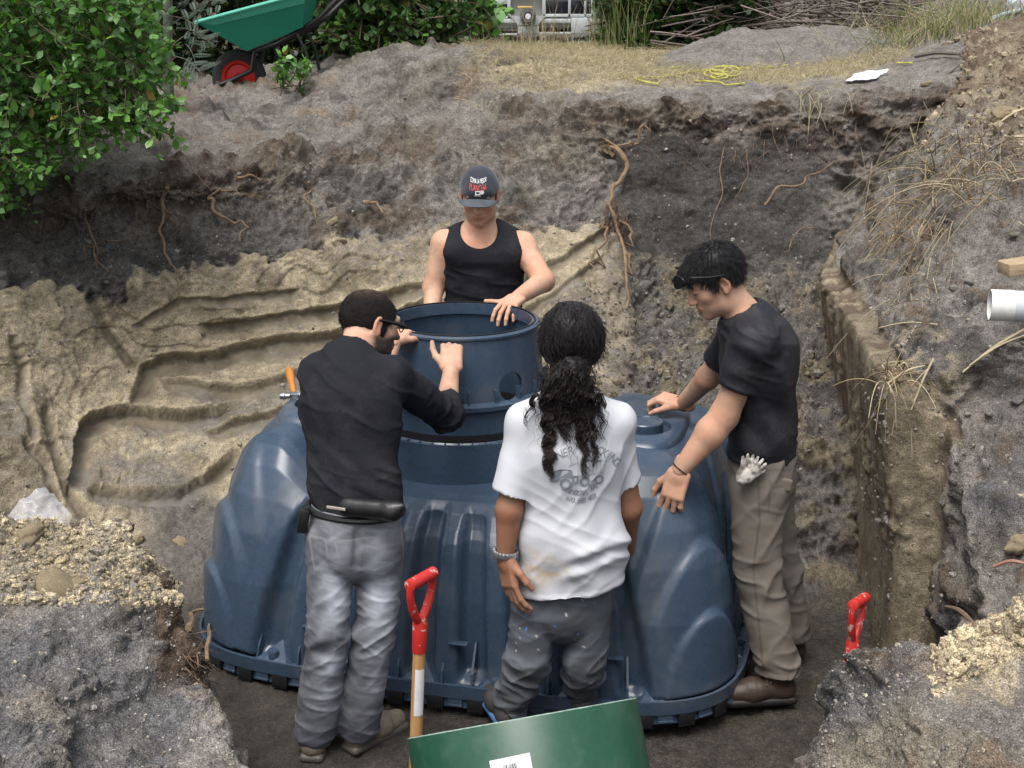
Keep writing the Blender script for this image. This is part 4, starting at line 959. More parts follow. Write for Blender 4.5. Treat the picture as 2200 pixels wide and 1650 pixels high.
def body_part(parent, prims, h, colf, hands=()):
    """one continuous skin surface, hands sampled finer in their own boxes"""
    allp = list(prims)
    for hp, _ in hands: allp += hp
    v, f = field_mesh(prims, h)
    vs, fs, n = [v], [f], len(v)
    for hp, _ in hands:                    # hand grows out of the wrist inside the same mesh
        v2, f2 = field_mesh(hp, 0.0026); vs.append(v2); fs.append(f2 + n); n += len(v2)
    v = np.vstack(vs); f = np.vstack(fs)
    return link('body', mesh_np('body', v, f, True, colf(v)), M['skin'], parent)
def shoe(name, heel, toe, up, parent, col, sole=(0.02, 0.018, 0.016), hgt=0.105, wid=0.047, ankle=None, lab=None):
    heel = np.array(heel, float); toe = np.array(toe, float); d = nv_(toe - heel); ln = np.linalg.norm(toe - heel); up = nv_(np.array(up) - d * np.dot(up, d)); lt = np.cross(d, up)
    X = lambda a, b, c: heel + d * a * ln + lt * b + up * c
    Rm = np.stack([lt, d, up], 1)
    L = [cone(X(.14, 0, .05), X(.55, 0, .05), wid * .80, wid * .9, .03), cone(X(.55, 0, .048), X(.85, 0, .042), wid * .95, wid * .74, .03), cone(X(.15, 0, .055), X(.25, 0, hgt), wid * .86, wid * .80, .03), plane(X(0, 0, .014), -up)]
    if ankle is not None: L.insert(3, cone(X(.2, 0, hgt - .01), ankle, wid * .80, wid * .86, .02))
    o, v, f = cloth_part(name, L, 0.0045, M['shoe'], parent, lambda v: 0.003 * (fbm(v, 60, 3) - 0.5) + fold(v, d, 60, 5, 0.0025) * ss(.25 * ln, .55 * ln, (v - heel) @ d) * ss(.8 * ln, .6 * ln, (v - heel) @ d), lambda v, n: C1(np.array(col), len(v)) * (0.8 + 0.5 * fbm(v, 30, 3))[:, None])
    S = [rbox(X(.48, 0, .014), (wid * .93, ln * .50, .017), Rm, .016)]
    so, v, f = cloth_part('sole', S, 0.005, M['shoe'], None, None, lambda v, n: C1(np.array(sole), len(v))); so.parent = o; so.location = (0, 0, 0)
    if lab: o['label'] = lab
    return o, X
def leg_prims(hip, knee, ank, r, k=.03, fw=None):
    return [cone(hip, knee, r[0], r[1], k), cone(knee, ank, r[1], r[2], k)]
def watchband(name, a, axis, rad, wid, mat, parent, rr=0.004, n=40):
    axis = nv_(axis); return MB().lathe([(rad, -wid / 2), (rad + rr, -wid / 2), (rad + rr, wid / 2), (rad, wid / 2), (rad, -wid / 2)], a, tuple(axis), n, closed=False).build(name, mat, parent)
# ------------------------------------------------------------------ people
def cutcone(a, b, ra, rb, pt, n, k=.03, hollow=0.012, depth=0.05, flat=None):
    """sleeve or leg that ends at plane (pt,n) with an opening"""
    c = cone(a, b, ra, rb, k, flat=flat); pt = np.array(pt, float); n = nv_(n); inn = cone(a, b, ra - hollow, rb - hollow, k, flat=flat)
    def f(p):
        s = (p - pt) @ n; d = np.maximum(c.f(p), s)
        return np.maximum(d, -np.maximum(inn.f(p), -(s + depth)))
    return _mk(f, c.c, c.R, k, '+')
def torso(o, pel, wai, che, nec, s1, s2, F, wp, ww, wc, fl=1.45, sr=.058, top=.10):
    m = (np.array(nec) * .55 + np.array(che) * .45)
    mid = (np.array(s1) + np.array(s2)) / 2; mid = mid * .5 + np.array(nec) * .5
    return [cone(pel, wai, wp + o, ww + o, .05, flat=(F, fl)), cone(wai, che, ww + o, wc + o, .05, flat=(F, fl)), cone(che, m, wc * .97 + o, top + o, .06, flat=(F, fl * .92)),
            cone(s1, mid, sr + o, sr * 1.02 + o, .045), cone(s2, mid, sr + o, sr * 1.02 + o, .045)]
def text_mesh(body, size, shear=0.0, ext=0.0):
    cu = bpy.data.curves.new('txt', 'FONT'); cu.body = body; cu.size = size; cu.align_x = 'CENTER'; cu.shear = shear; cu.extrude = ext; cu.resolution_u = 3
    o = bpy.data.objects.new('txt', cu); COL.objects.link(o); dg = bpy.context.evaluated_depsgraph_get(); me = bpy.data.meshes.new_from_object(o.evaluated_get(dg))
    v = np.array([tuple(q.co) for q in me.vertices]) if len(me.vertices) else np.zeros((0, 3)); f = [tuple(p.vertices) for p in me.polygons]; bpy.data.objects.remove(o); bpy.data.meshes.remove(me); return v, f
def hair_strands(roots, dirs, length, r0, curl=0.0, grav=0.0, m=7, seed=1, taper=True, freq=2.0, jit=0.15):
    rs = np.random.RandomState(seed); n = len(roots); t = np.linspace(0, 1, m)[None, :, None]
    dirs = dirs + rs.normal(0, jit, dirs.shape); dirs /= np.linalg.norm(dirs, axis=1)[:, None]
    ln = (length if not np.isscalar(length) else np.full(n, length))[:, None, None] * rs.uniform(0.7, 1.15, (n, 1, 1))
    L = roots[:, None] + dirs[:, None] * t * ln; L[..., 2] -= (grav * t[..., 0] ** 2 * ln[..., 0])
    if curl > 0:
        ph = rs.uniform(0, 6.28, (n, 1)); a = nv_rows(np.cross(dirs, rs.normal(0, 1, (n, 3)))); b = np.cross(dirs, a); w = t[0, :, 0][None] * freq * 6.28 + ph
        amp = curl * (0.25 + 0.75 * t[0, :, 0][None])
        L = L + a[:, None] * (np.cos(w) * amp)[..., None] + b[:, None] * (np.sin(w) * amp)[..., None]
    rad = np.repeat((r0 * (1 - 0.85 * t[0, :, 0] if taper else np.ones(m)))[None], n, 0) * rs.uniform(0.7, 1.3, (n, 1))
    return L, rad
def nv_rows(a): return a / (np.linalg.norm(a, axis=1, keepdims=True) + 1e-9)
def pick(o, n, seed, cond=None):
    """random surface points + normals of a mesh object (world space meshes)"""
    me = o.data; k = len(me.vertices); v = np.zeros(k * 3, np.float32); me.vertices.foreach_get('co', v); v = v.reshape(-1, 3).astype(float)
    nn = np.zeros(k * 3, np.float32); me.vertices.foreach_get('normal', nn); nn = nn.reshape(-1, 3).astype(float); rs = np.random.RandomState(seed)
    idx = np.arange(k)
    if cond is not None: idx = idx[cond(v, nn)]
    i = rs.choice(idx, n); return v[i] + rs.normal(0, .001, (n, 3)), nn[i]

# ================= man in black long sleeves and grey jeans (left, leaning on the riser)
def build_A():
    e = empty('person', tuple(PZ(730, 1625, 0)), 'person in black long-sleeved top and faded grey jeans gripping the riser rim', 'person', 'people around the tank')
    F = nv_((.35, .92, 0)); up = np.array((0, 0, 1.0))
    pel, wai, che, nec = P(765, 1135, 4.45), P(762, 1040, 4.46), P(752, 875, 4.53), P(750, 772, 4.58)
    s1, s2 = P(688, 806, 4.60), P(838, 812, 4.56)
    elR, wrR = P(958, 888, 4.80), P(969, 797, 5.05); elL, wrL = P(800, 845, 5.0), P(846, 733, 5.20)
    hc = P(797, 697, 4.74); Fm = frame((.84, .46, -.28), (.05, .25, 1))
    hipL, hipR, knL, knR = P(712, 1160, 4.44), P(818, 1160, 4.46), P(704, 1345, 4.40), P(806, 1350, 4.44)
    hlL, toL = PZ(668, 1640, 0.0), PZ(668, 1640, 0.0) + np.array((0.03, 0.27, 0.0)); hlR, toR = PZ(748, 1618, 0.0), PZ(870, 1556, 0.0)
    anL = hlL + np.array((0.01, 0.06, 0.10)); anR = hlR + (toR - hlR) * .2 + np.array((0, 0, 0.10))
    # body
    hR = hand_prims(wrR, P(971, 730, 5.13) - P(969, 797, 5.05), (0.05, -1, .25), -1, (1.25, 0.75, 0.35), .18, (0.38, 0.02), 1.06)
    hL = hand_prims(wrL, P(873, 704, 5.34) - wrL, (-.1, -.25, 1), 1, (0.5, 0.5, 0.3), .12, (0.5, 0.3), 1.0)
    b = head_prims(hc, Fm, 1.0, nec, .060) + torso(-.012, pel, wai, che, nec, s1, s2, F, .15, .135, .155)
    b += [cone(s2, elR, .05, .043, .03), cone(elR, wrR, .045, .030, .02), cone(s1, elL, .05, .043, .03), cone(elL, wrL, .045, .030, .02)]
    b += leg_prims(hipL, knL, anL, (.075, .05, .04)) + leg_prims(hipR, knR, anR, (.075, .05, .04))
    body_part(e, b, .005, skin_col(SK1 * 1.0, hc, Fm, stub=.9, spots=[(P(970, 725, 5.13), .035), (wrR, .03), (wrL, .04), (nec, .06)]), [(hR, (0, 0)), (hL, (0, 0))])
    # jeans
    jm = [cone(pel + up * .055, pel - up * .03, .160, .168, .05, flat=(F, 1.35)), ell(P(742, 1165, 4.40), (.08, .085, .10), None, .05), ell(P(812, 1168, 4.42), (.08, .085, .10), None, .05)]
    jm += [cone(hipL, knL, .090, .068, .012), cutcone(knL, anL, .068, .076, hlL + up * .045, (0, -.1, -1)), cone(hipR, knR, .090, .068, .012), cutcone(knR, anR, .068, .078, hlR + up * .05, (0, -.1, -1)), plane(pel + up * .085, up)]
    def jd(v):
        px, py = proj(v); z = v[:, 2]; low = ss(.42, .1, z); kn = np.exp(-((z - .52) / .12) ** 2); th = ss(.6, .8, z)
        return fold(v, (.3, 0, 1), 22, 3.0, .007, True) * (low * .55 + kn * 1.0 + .12) + fold(v, (-.5, .1, .8), 30, 4, .005, True, 7) * (.25 + kn) + fold(v, (.9, .2, .1), 9, 4, .006, False, 17) - .010 * ss(12, 2, np.abs(px - 765 - (py - 1180) * -.05)) * ss(1110, 1150, py) * ss(1240, 1200, py) + .003 * (fbm(v, 40, 2) - .5)
    def jc(v, n):
        px, py = proj(v); z = v[:, 2]; k = len(v); w = fbm(v, 7, 4) - .5
        c = C1(np.array((.112, .117, .130)), k)
        fad = np.exp(-((z - .68) / .12) ** 2) * .55 + np.exp(-((z - .44) / .07) ** 2) * .75 + ss(.1, .3, z) * .25 + np.exp(-((z - .28) / .1) ** 2) * .3
        front = np.exp(-((px - 722 - (1250 - py) * .05) / 34) ** 2) + np.exp(-((px - 815) / 34) ** 2)
        c = mixc(c, C1(np.array((.41, .435, .49)), k), np.clip(fad * front * (1.15 + 2.6 * w), 0, 1))
        c = mixc(c, C1(np.array((.12, .12, .135)), k), ss(.78, .85, z) * .4); c = mixc(c, C1(np.array((.15, .16, .205)), k), ss(.22, .08, z) * .6)
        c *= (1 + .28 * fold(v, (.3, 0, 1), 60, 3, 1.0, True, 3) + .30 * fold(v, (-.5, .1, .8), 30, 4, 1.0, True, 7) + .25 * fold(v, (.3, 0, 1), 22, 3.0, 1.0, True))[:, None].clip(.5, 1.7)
        # stitched pocket outlines and seams
        st = np.zeros(k)
        for poly in ([(720, 1165), (815, 1152), (818, 1210), (770, 1245), (735, 1225), (720, 1165)], [(664, 1150), (700, 1160), (704, 1200), (676, 1225), (664, 1150)], [(860, 1110), (868, 1200), (862, 1300), (850, 1420)], [(655, 1118), (870, 1118)]):
            dd, _ = poly_d(px, py, poly); st = np.maximum(st, ss(2.6, 1.2, dd))
        return mixc(c, C1(np.array((.30, .30, .31)), k), st * .45 * (n[:, 1] < .3))
    jo, jv, jf = cloth_part('jeans', jm, .006, M['cloth'], e, jd, jc, 'faded grey bootcut jeans')
    # waist pouch and belt
    bt = MB(); ring = [pel + up * .075 + .168 * math.cos(a) * np.array((F[1], -F[0], 0)) + .118 * math.sin(a) * F for a in np.linspace(0, 2 * math.pi, 49)]
    bt.tube(ring, .012, 8, False); belt = bt.build('belt', M['leather'], e)
    lat = np.array((F[1], -F[0], 0)); bk = -F
    pc = P(790, 1102, 4.30); po = [cone(pc - lat * .07 + up * .012, pc + lat * .09 + up * .02, .034, .032, .02, flat=(F, 1.2)), cone(pc + lat * .09 + up * .02, pc + lat * .125 + up * .04, .03, .012, .02)]
    cloth_part('waist_pouch', po, .005, M['leather'], e, lambda v: .004 * (fbm(v, 30, 2) - .5), None, 'black leather waist pouch')
    MB().box(P(652, 1118, 4.40), (.035, .03, .085), Matrix.Rotation(R(10), 3, 'Y'), bev=.005).build('strap_end', M['leather'], belt)
    MB().box(P(722, 1092, 4.305), (.07, .006, .010), Matrix.Rotation(math.atan2(lat[1], lat[0]), 3, 'Z'), bev=.002).build('wallet_edge', simple('worn_wallet_edge', (.34, .30, .26), .7), belt)
    # top
    sl = elR + nv_(wrR - elR) * .075
    t = torso(.012, pel + up * .02, wai, che, nec, s1, s2, F, .150, .142, .165, 1.45, .060, .105)
    t += [cone(s2, elR, .068, .060, .035), cutcone(elR - nv_(wrR - elR) * .005, wrR, .059, .050, sl, wrR - elR), cone(s1, elL, .068, .058, .035), cutcone(elL, wrL, .056, .048, elL + (wrL - elL) * .5, wrL - elL)]
    t += [cone(nec, nec + nv_(hc - nec) * .022, .080, .076, .03), cone(nec + nv_(hc - nec) * .0, nec + nv_(hc - nec) * .12, .066, .070, .006, '-'), plane(wai - up * .085 - F * 0 , (.0, -.0, -1))]
    def td(v):
        px, py = proj(v); z = v[:, 2]; low = ss(1.02, .86, z)
        near = ss(.30, .10, np.linalg.norm(v - elR, axis=1)); da = nv_(elR - s2)
        return fold(v, (.15, 0, 1), 26, 5, .013, True, 2) * (.16 + low) + fold(v, (.7, .1, .65), 17, 5, .010, False, 5) * .8 + fold(v, (.5, .1, .8), 30, 6, .005, True, 15) + near * fold(v, da, 55, 3, .007, True, 9) + .002 * (fbm(v, 50, 2) - .5)
    cloth_part('long_sleeve_top', t, .006, M['blackcloth'], e, td, None, 'black long-sleeved top with pushed-up sleeves')
    # hair, thin at the crown
    zl = lambda q: np.interp(q[:, 1], [-.13, -.085, -.05, -.02, .0, .022, .030, .048, .066, .08, .11], [-.060, -.078, -.070, -.03, -.02, -.035, .012, .022, .040, .066, .10]) - .012 * np.abs(q[:, 0]) / .07
    def hcol(q):
        k = len(q); cr = np.exp(-((q[:, 0]) / .045) ** 2 - ((q[:, 1] + .030) / .05) ** 2) * ss(.06, .1, q[:, 2]); cr = cr + .5 * np.exp(-(q[:, 0] / .05) ** 2) * ss(.0, .06, q[:, 1]) * ss(.07, .1, q[:, 2])
        c = C1(np.array((.013, .011, .0105)), k) * (.7 + .6 * fbm(q * np.array((1, .3, .3)), 160, 2))[:, None]
        low = ss(-.045, -.075, q[:, 2]); c = mixc(c, C1(SK1 * .45, k), low * .5)
        return mixc(c, C1(SK1 * .55, k), np.clip(cr * (.05 + .5 * fbm(q, 130, 2)), 0, .40))
    ho = hair_cap(hc, Fm, zl, lambda q: .0045 + .003 * ss(.06, -.02, q[:, 2]), lambda q: .0025 * (fbm(q, 170, 2) - .5), hcol, parent=e, h=.003, mat='buzz')
    v0, n0 = pick(ho, 4200, 13); q0 = (v0 - hc) @ Fm; keep = ~((np.hypot(q0[:, 0], q0[:, 1] + .03) < .035) & (q0[:, 2] > .08)); v0, n0 = v0[keep], n0[keep]
    L1, r1 = hair_strands(v0, nv_rows(n0 * .35 + np.array((0, 0, -.6)) + nv_rows(v0 - hc) * .1), .008, .0006, 0, .2, 4, 14, True, 1, .3); link('hair_strand', strands_mesh('hs', L1, r1, 3, RS.uniform(.5, 1.6, (len(L1), 1)) * np.array((.014, .012, .0115))), M['hair'], ho)
    # glasses with thick temples
    g = MB(); T = lambda x, y, z: hc + Fm @ np.array((x, y, z))
    for m in (-1, 1):
        g.tube([T(.084 * m, -.025, .014), T(.085 * m, .02, .016), T(.078 * m, .085, .012), T(.066 * m, .104, .010)], [.005, .006, .0085, .0085], 6)
        ring = [T(.036 * m + .028 * math.cos(a), .109 - .012 * abs(math.cos(a) * .0 + (.036 * m + .028 * math.cos(a)) / .06) * 1.0, .008 + .018 * math.sin(a)) for a in np.linspace(0, 6.283, 17)]
        g.tube(ring, .0022, 5, False)
    g.tube([T(-.010, .114, .012), T(.010, .114, .012)], .002, 5); g.build('glasses', M['black'], e, smooth=True)
    # shoes
    kh = (.23, .19, .145); shoe('shoe', hlL, toL, up, e, kh, (.10, .09, .075), ankle=anL + up * .02); shoe('shoe', hlR, toR, up, e, kh, (.10, .09, .075), ankle=anR + up * .02)
    return e
# ================= man with long curly hair and white t-shirt
def build_B():
    z0 = .085; e = empty('person', tuple(PZ(1170, 1545, z0)), 'person with long curly black ponytail in a printed white t-shirt seen from behind', 'person', 'people around the tank')
    F = nv_((-.05, 1, 0)); up = np.array((0, 0, 1.0)); lat = np.array((F[1], -F[0], 0))
    pel, wai, che, nec = P(1212, 1290, 4.50), P(1226, 1160, 4.47), P(1224, 965, 4.49), P(1226, 838, 4.52)
    s1, s2 = P(1132, 912, 4.48), P(1318, 908, 4.52)
    elL, wrL = P(1094, 1095, 4.42), P(1086, 1196, 4.42); elR, wrR = P(1350, 1090, 4.56), P(1345, 1190, 4.74)
    hc = P(1226, 742, 4.58); Fm = frame((-.12, .95, -.22), (.0, .22, 1))
    hipL, hipR, knL, knR = P(1152, 1305, 4.48), P(1262, 1300, 4.50), P(1132, 1420, 4.47), P(1256, 1415, 4.50)
    hlL = PZ(1098, 1572, z0); toL = hlL + np.array((-.09, .25, 0)); hlR = PZ(1250, 1550, z0); toR = hlR + np.array((.02, .27, 0))
    anL = hlL + np.array((-.0, .06, .09)); anR = hlR + np.array((.0, .06, .09))
    hL = hand_prims(wrL, P(1097, 1262, 4.39) - wrL, (-.85, -.5, .1), -1, (0.25, 0.32, 0.25), .10, (0.35, .35), 1.08)
    hR = hand_prims(wrR, (0, .35, -.9), (.9, -.3, 0), 1, (.3, .3, .2))
    b = head_prims(hc, Fm, 1.0, nec, .058) + torso(-.012, pel, wai, che, nec, s1, s2, F, .15, .145, .16)
    b += [cone(s1, elL, .05, .044, .03), cone(elL, wrL, .046, .031, .02), cone(s2, elR, .05, .046, .03), cone(elR, wrR, .046, .031, .02)]
    b += leg_prims(hipL, knL, anL, (.075, .05, .04)) + leg_prims(hipR, knR, anR, (.075, .05, .04))
    body_part(e, b, .005, skin_col(SKB * 1.3, hc, Fm, red=.3, spots=[(elL, .05), (elR, .05)]), [(hL, 0), (hR, 0)])
    # trousers
    jm = [cone(pel + up * .12, pel + up * .0, .158, .162, .05, flat=(F, 1.3)), cone(hipL, knL, .090, .074, .010), cone(knL, anL, .074, .064, .03), cone(hipR, knR, .090, .074, .010), cone(knR, anR, .074, .064, .03), plane(anL - up * .05, -up), plane(pel + up * .15, up)]
    def jd(v):
        z = v[:, 2]; low = ss(.5, .2, z); return fold(v, (.35, 0, 1), 24, 3.5, .013, True, 4) * (.25 + low) + fold(v, (-.5, 0, .8), 30, 4, .008, True, 8) * (.35 + .6 * low) + .003 * (fbm(v, 40, 2) - .5)
    def jc(v, n):
        k = len(v); c = C1(np.array((.086, .094, .108)), k) * ((.8 + .5 * fbm(v, 9, 4)) * (1 + .30 * fold(v, (.35, 0, 1), 24, 3.5, 1.0, True, 4) + .2 * fold(v, (-.5, 0, .8), 30, 4, 1.0, True, 8)).clip(.6, 1.6))[:, None]; c = mixc(c, C1(np.array((.13, .13, .13)), k), ss(.56, .7, fbm(v + 3, 14, 3)) * .35)
        sp = fbm(v + 50, 60, 2); c = mixc(c, C1(np.array((.09, .2, .5)), k), ss(.83, .85, sp)); sp = fbm(v + 90, 75, 2); return mixc(c, C1(np.array((.55, .55, .52)), k), ss(.83, .85, sp))
    cloth_part('work_trousers', jm, .006, M['cloth'], e, jd, jc, 'dark grey work trousers spotted with blue and white paint')
    # t-shirt
    hemp = P(1225, 1276, 4.40); hn = nv_((.13, .0, -1.0))
    t = torso(.016, pel + up * .01, wai, che, nec, s1, s2, F, .155, .150, .166, 1.34, .060, .105)
    t += [cone(P(1231, 1150, 4.47), P(1231, 1330, 4.47), .158, .182, .05, flat=(F, 1.30))]
    da = nv_(elL - s1); db = nv_(elR - s2); eL = P(1088, 1058, 4.44); eR = P(1350, 1040, 4.54)
    t += [cutcone(s1, s1 + da * .42, .062, .076, eL, da + np.array((-.15, 0, 0)), .03, .010), cutcone(s2, s2 + db * .40, .060, .062, eR, db, .03, .010)]
    t += [cone(nec - nv_(hc - nec) * .0, nec + nv_(hc - nec) * .09, .070, .070, .008, '-'), plane(hemp, hn)]
    def td(v):
        px, py = proj(v); z = v[:, 2]; low = ss(1.15, .8, z); dg = (px - 1180) * .9 + (py - 1050) * -.55
        big = np.exp(-((py - 1175 + (px - 1300) * .32) / 16) ** 2) * ss(1190, 1250, px) * .014 + np.exp(-((py - 1215 + (px - 1280) * .42) / 13) ** 2) * ss(1180, 1240, px) * .012 - np.exp(-((py - 1195 + (px - 1290) * .37) / 12) ** 2) * ss(1190, 1250, px) * .010
        hem = .0025 * ss(0, .004, .020 - np.abs((v - hemp) @ hn + .0))
        return big + fold(v, (.55, 0, .8), 10, 4, .010, False, 3) * (.3 + .7 * low) + fold(v, (.95, .1, .2), 14, 6, .012, False, 6) * .8 + fold(v, (.4, .2, .85), 24, 6, .006, True, 11) * (.1 + .6 * low) + fold(v, (.75, .1, -.6), 18, 6, .008, True, 41) * .55 + hem
    def tcol(v, n):
        px, py = proj(v); k = len(v); c = C1(np.array((.52, .535, .57)), k) * (.97 + .06 * fbm(v, 10, 3))[:, None]
        st = np.exp(-((px - 1172) / 50) ** 2 - ((py - 1222) / 36) ** 2) * (n[:, 1] < 0) * 1.5; c = mixc(c, C1(np.array((.46, .37, .25)), k), np.clip(st * (.1 + 3.2 * (fbm(v * np.array((1, 1, 1.6)), 26, 4) - .42)), 0, .75))
        return mixc(c, C1(np.array((.5, .44, .36)), k), ss(.66, .78, fbm(v + 7, 16, 3)) * .25 * ss(1.2, .9, v[:, 2]))
    so, sv, sf = cloth_part('t_shirt', t, .006, M['cloth'], e, td, tcol, 'white t-shirt with a grey truck print and dirt on the hem', 2)
    # print on the back: laid on the cloth
    bvh = BVHTree.FromPolygons([tuple(p) for p in sv], [tuple(q) for q in sf])
    def stick(v2, f2, name, mat, parent, lift=.0016):
        out = []
        for p in v2:
            w0 = P(p[0], p[1], 4.0); d = Vector(F); h = bvh.ray_cast(Vector((w0[0], 3.6, w0[2])), Vector((0, 1, 0)))
            out.append(tuple(np.array(h[0]) + np.array((0, -lift, 0))) if h[0] is not None else None)
        ok = [q for q in f2 if all(out[i] is not None for i in q)]; out = [o if o is not None else (0, 0, -5) for o in out]
        if not ok: return None
        return MB().add(out, ok).build(name, mat, parent, smooth=False)
    # (px,py) on the picture -> the flat artwork is given in those millimetre-like units, then ray-laid on the shirt
    L0 = 4.36
    def to_px(x, y): return (x, y)
    ink = simple('shirt_print_ink', (.21, .23, .26), .9); inkl = simple('shirt_print_light', (.36, .38, .41), .9)
    def wx(px, py):
        q = P(px, py, L0); return q
    def artwork(polys, name, mat):
        vs = []; fs = []
        for poly in polys:
            n = len(vs); m = len(poly); vs += poly; fs.append(tuple(range(n, n + m)))
        out = []
        for p in vs:
            q = P(p[0], p[1], L0); h = bvh.ray_cast(Vector((q[0], 3.8, q[2] + 0.0)), Vector((0, 1, 0))); out.append(None if h[0] is None else (h[0].x, h[0].y - .0022, h[0].z))
        ok = [q for q in fs if all(out[i] is not None for i in q)]; out = [o or (0, 5, -5) for o in out]
        me = bpy.data.meshes.new(name); me.from_pydata(out, [], ok); return tag(link(name, me, mat, so), kind='stuff')
    def glyphs(s, cx, cy, rad, size, a0, a1, name, mat, down=False, shear=.2):
        polys = []; n = len(s); keep = []
        for i, ch in enumerate(s):
            if ch == ' ': continue
            v, f = text_mesh(ch, size, shear); a = a0 + (a1 - a0) * i / (n - 1)
            for q in f:
                pl = []
                for ix in q:
                    x, y = v[ix][0], v[ix][1]
                    if not down: pl.append((cx + (rad + y) * math.sin(a) + x * math.cos(a), cy - (rad + y) * math.cos(a) + x * math.sin(a)))
                    else: pl.append((cx + (rad - y) * math.sin(a) + x * math.cos(a), cy + (rad - y) * math.cos(a) - x * math.sin(a)))
                polys.append(pl)
        artwork(polys, name, mat)
    glyphs('KARNER TRUCKING', 1248, 1058, 90, 23, R(-52), R(54), 'print_lettering', ink)
    glyphs('WINDGAP, PA', 1247, 985, 76, 17, R(-24), R(26), 'print_lettering', ink, True)
    glyphs('610.588.403', 1247, 985, 93, 16, R(-19), R(20), 'print_lettering', ink, True)
    disc = lambda x, y, r, n=18: [(x + r * math.cos(2 * math.pi * i / n), y + r * math.sin(2 * math.pi * i / n) * 1.05) for i in range(n)]
    def ringp(x, y, r0, r1, n=18): return [[(x + r * math.cos(2 * math.pi * k / n), y + r * math.sin(2 * math.pi * k / n)) for r, k in ((r0, i), (r1, i), (r1, i + 1), (r0, i + 1))] for i in range(n)]
    artwork([[(1182, 1018), (1188, 1010), (1205, 1003), (1228, 1004), (1230, 1022), (1205, 1020), (1196, 1034), (1182, 1034)], [(1248, 980), (1278, 988), (1278, 992), (1249, 987)], [(1282, 988), (1305, 991), (1305, 995), (1282, 993)], [(1206, 1047), (1219, 1047), (1219, 1050), (1207, 1051)], [(1228, 1016), (1242, 1016), (1242, 1034), (1228, 1034)]] + ringp(1215, 1036, 8, 13) + ringp(1256, 1031, 6, 11) + ringp(1287, 1032, 6, 11), 'print_truck', ink)
    artwork([[(1240, 988), (1242, 988), (1242, 1016), (1240, 1016)], [(1300, 996), (1303, 996), (1297, 1018), (1294, 1018)], [(1244, 1016), (1298, 1016), (1298, 1019), (1244, 1019)]] + [[(x, 993), (x + 2.0, 993), (x + 1.0, 1015), (x - 1.0, 1015)] for x in range(1250, 1298, 8)] + [[(1222, 994), (1240, 988), (1240, 990), (1222, 996)], [(1244, 985), (1246, 984), (1276, 1014), (1274, 1015)]] + ringp(1273, 1038, 2, 8), 'print_truck_line', inkl)
    # hair: combed back into a ponytail, loose curls down the back
    rs = np.random.RandomState(4); zl = lambda q: np.interp(q[:, 1], [-.14, -.07, -.03, .0, .03, .06, .09], [-.095, -.085, -.055, -.03, -.01, .045, .085])
    hcol = lambda q: C1(np.array((.012, .0105, .011)), len(q)) * (.5 + fbm(q, 60, 2))[:, None]
    ho = hair_cap(hc, Fm, zl, lambda q: .024 + .010 * ss(.08, -.02, q[:, 1]), lambda q: .010 * (fbm(q, 26, 3) - .5) + .004 * (fbm(q, 90, 2) - .5), hcol, parent=e, h=.004)
    tie = P(1233, 776, 4.44)
    v0, n0 = pick(ho, 2600, 5, lambda v, n: ((v - hc) @ Fm)[:, 1] < .07)
    d0 = nv_rows(nv_rows(tie - v0) * 1.0 + n0 * .55); L1, r1 = hair_strands(v0, d0, np.minimum(np.linalg.norm(tie - v0, axis=1) * .6, .07), .0011, .004, .05, 6, 6, True, 1.0, .30)
    cs = RS.uniform(.5, 1.5, (len(L1), 1)) * np.array((.013, .011, .0115))
    pt = [strands_mesh('hair_strands', L1, r1, 3, cs)]
    o = link('hair_strand', pt[0], M['hair'], ho)
    # ponytail body
    pb = [ell(P(1232, 788, 4.43), (.045, .04, .04), None, .04), ell(P(1220, 822, 4.405), (.070, .038, .045), None, .05), ell(P(1198, 842, 4.39), (.045, .03, .04), None, .05), ell(P(1250, 842, 4.39), (.04, .03, .04), None, .05), ell(P(1218, 855, 4.388), (.048, .022, .028), None, .05)]
    cloth_part('ponytail', pb, .005, M['hair'], ho, lambda v: .020 * (fbm(v, 34, 3) - .5) + .008 * (fbm(v, 110, 2) - .5), lambda v, n: C1(np.array((.010, .009, .0095)), len(v)) * (.5 + fbm(v, 60, 2))[:, None])
    v0, n0 = pick(bpy.data.objects[ho.children[-1].name], 650, 77); d0 = nv_rows(n0 * .7 + np.array((0, -.1, -.9))); L1, r1 = hair_strands(v0, d0, .055, .0012, .007, .1, 16, 78, True, 2.4, .35)
    link('ponytail_strand', strands_mesh('pst', L1, r1, 3, RS.uniform(.4, 1.8, (len(L1), 1)) * np.array((.014, .0115, .012))), M['hair'], ho)
    # curls
    n = 300; x0 = rs.normal(1222, 26, n); y0 = rs.uniform(790, 880, n); end = np.clip(rs.normal(905, 45, n), 850, 1010); lines = []; rads = []; m = 34
    for i in range(n):
        xx = x0[i]; sp = (xx - 1222) * .3 + rs.normal(0, 9); amp = rs.uniform(4, 8); fr = rs.uniform(2.2, 4.0) * (end[i] - y0[i]) / 110; ph = rs.uniform(0, 6.28)
        t = np.linspace(0, 1, m); yy = y0[i] + (end[i] - y0[i]) * t; X = xx + sp * t + amp * np.sin(t * fr * 6.28 + ph) * (.3 + .7 * t); dp = 4.365 + .018 * np.cos(t * fr * 6.28 + ph) - rs.uniform(-.01, .03)
        lines.append([P(a, b_, c) for a, b_, c in zip(X, yy, dp)]); rads.append(rs.uniform(.0007, .0016) * (1 - .75 * t))
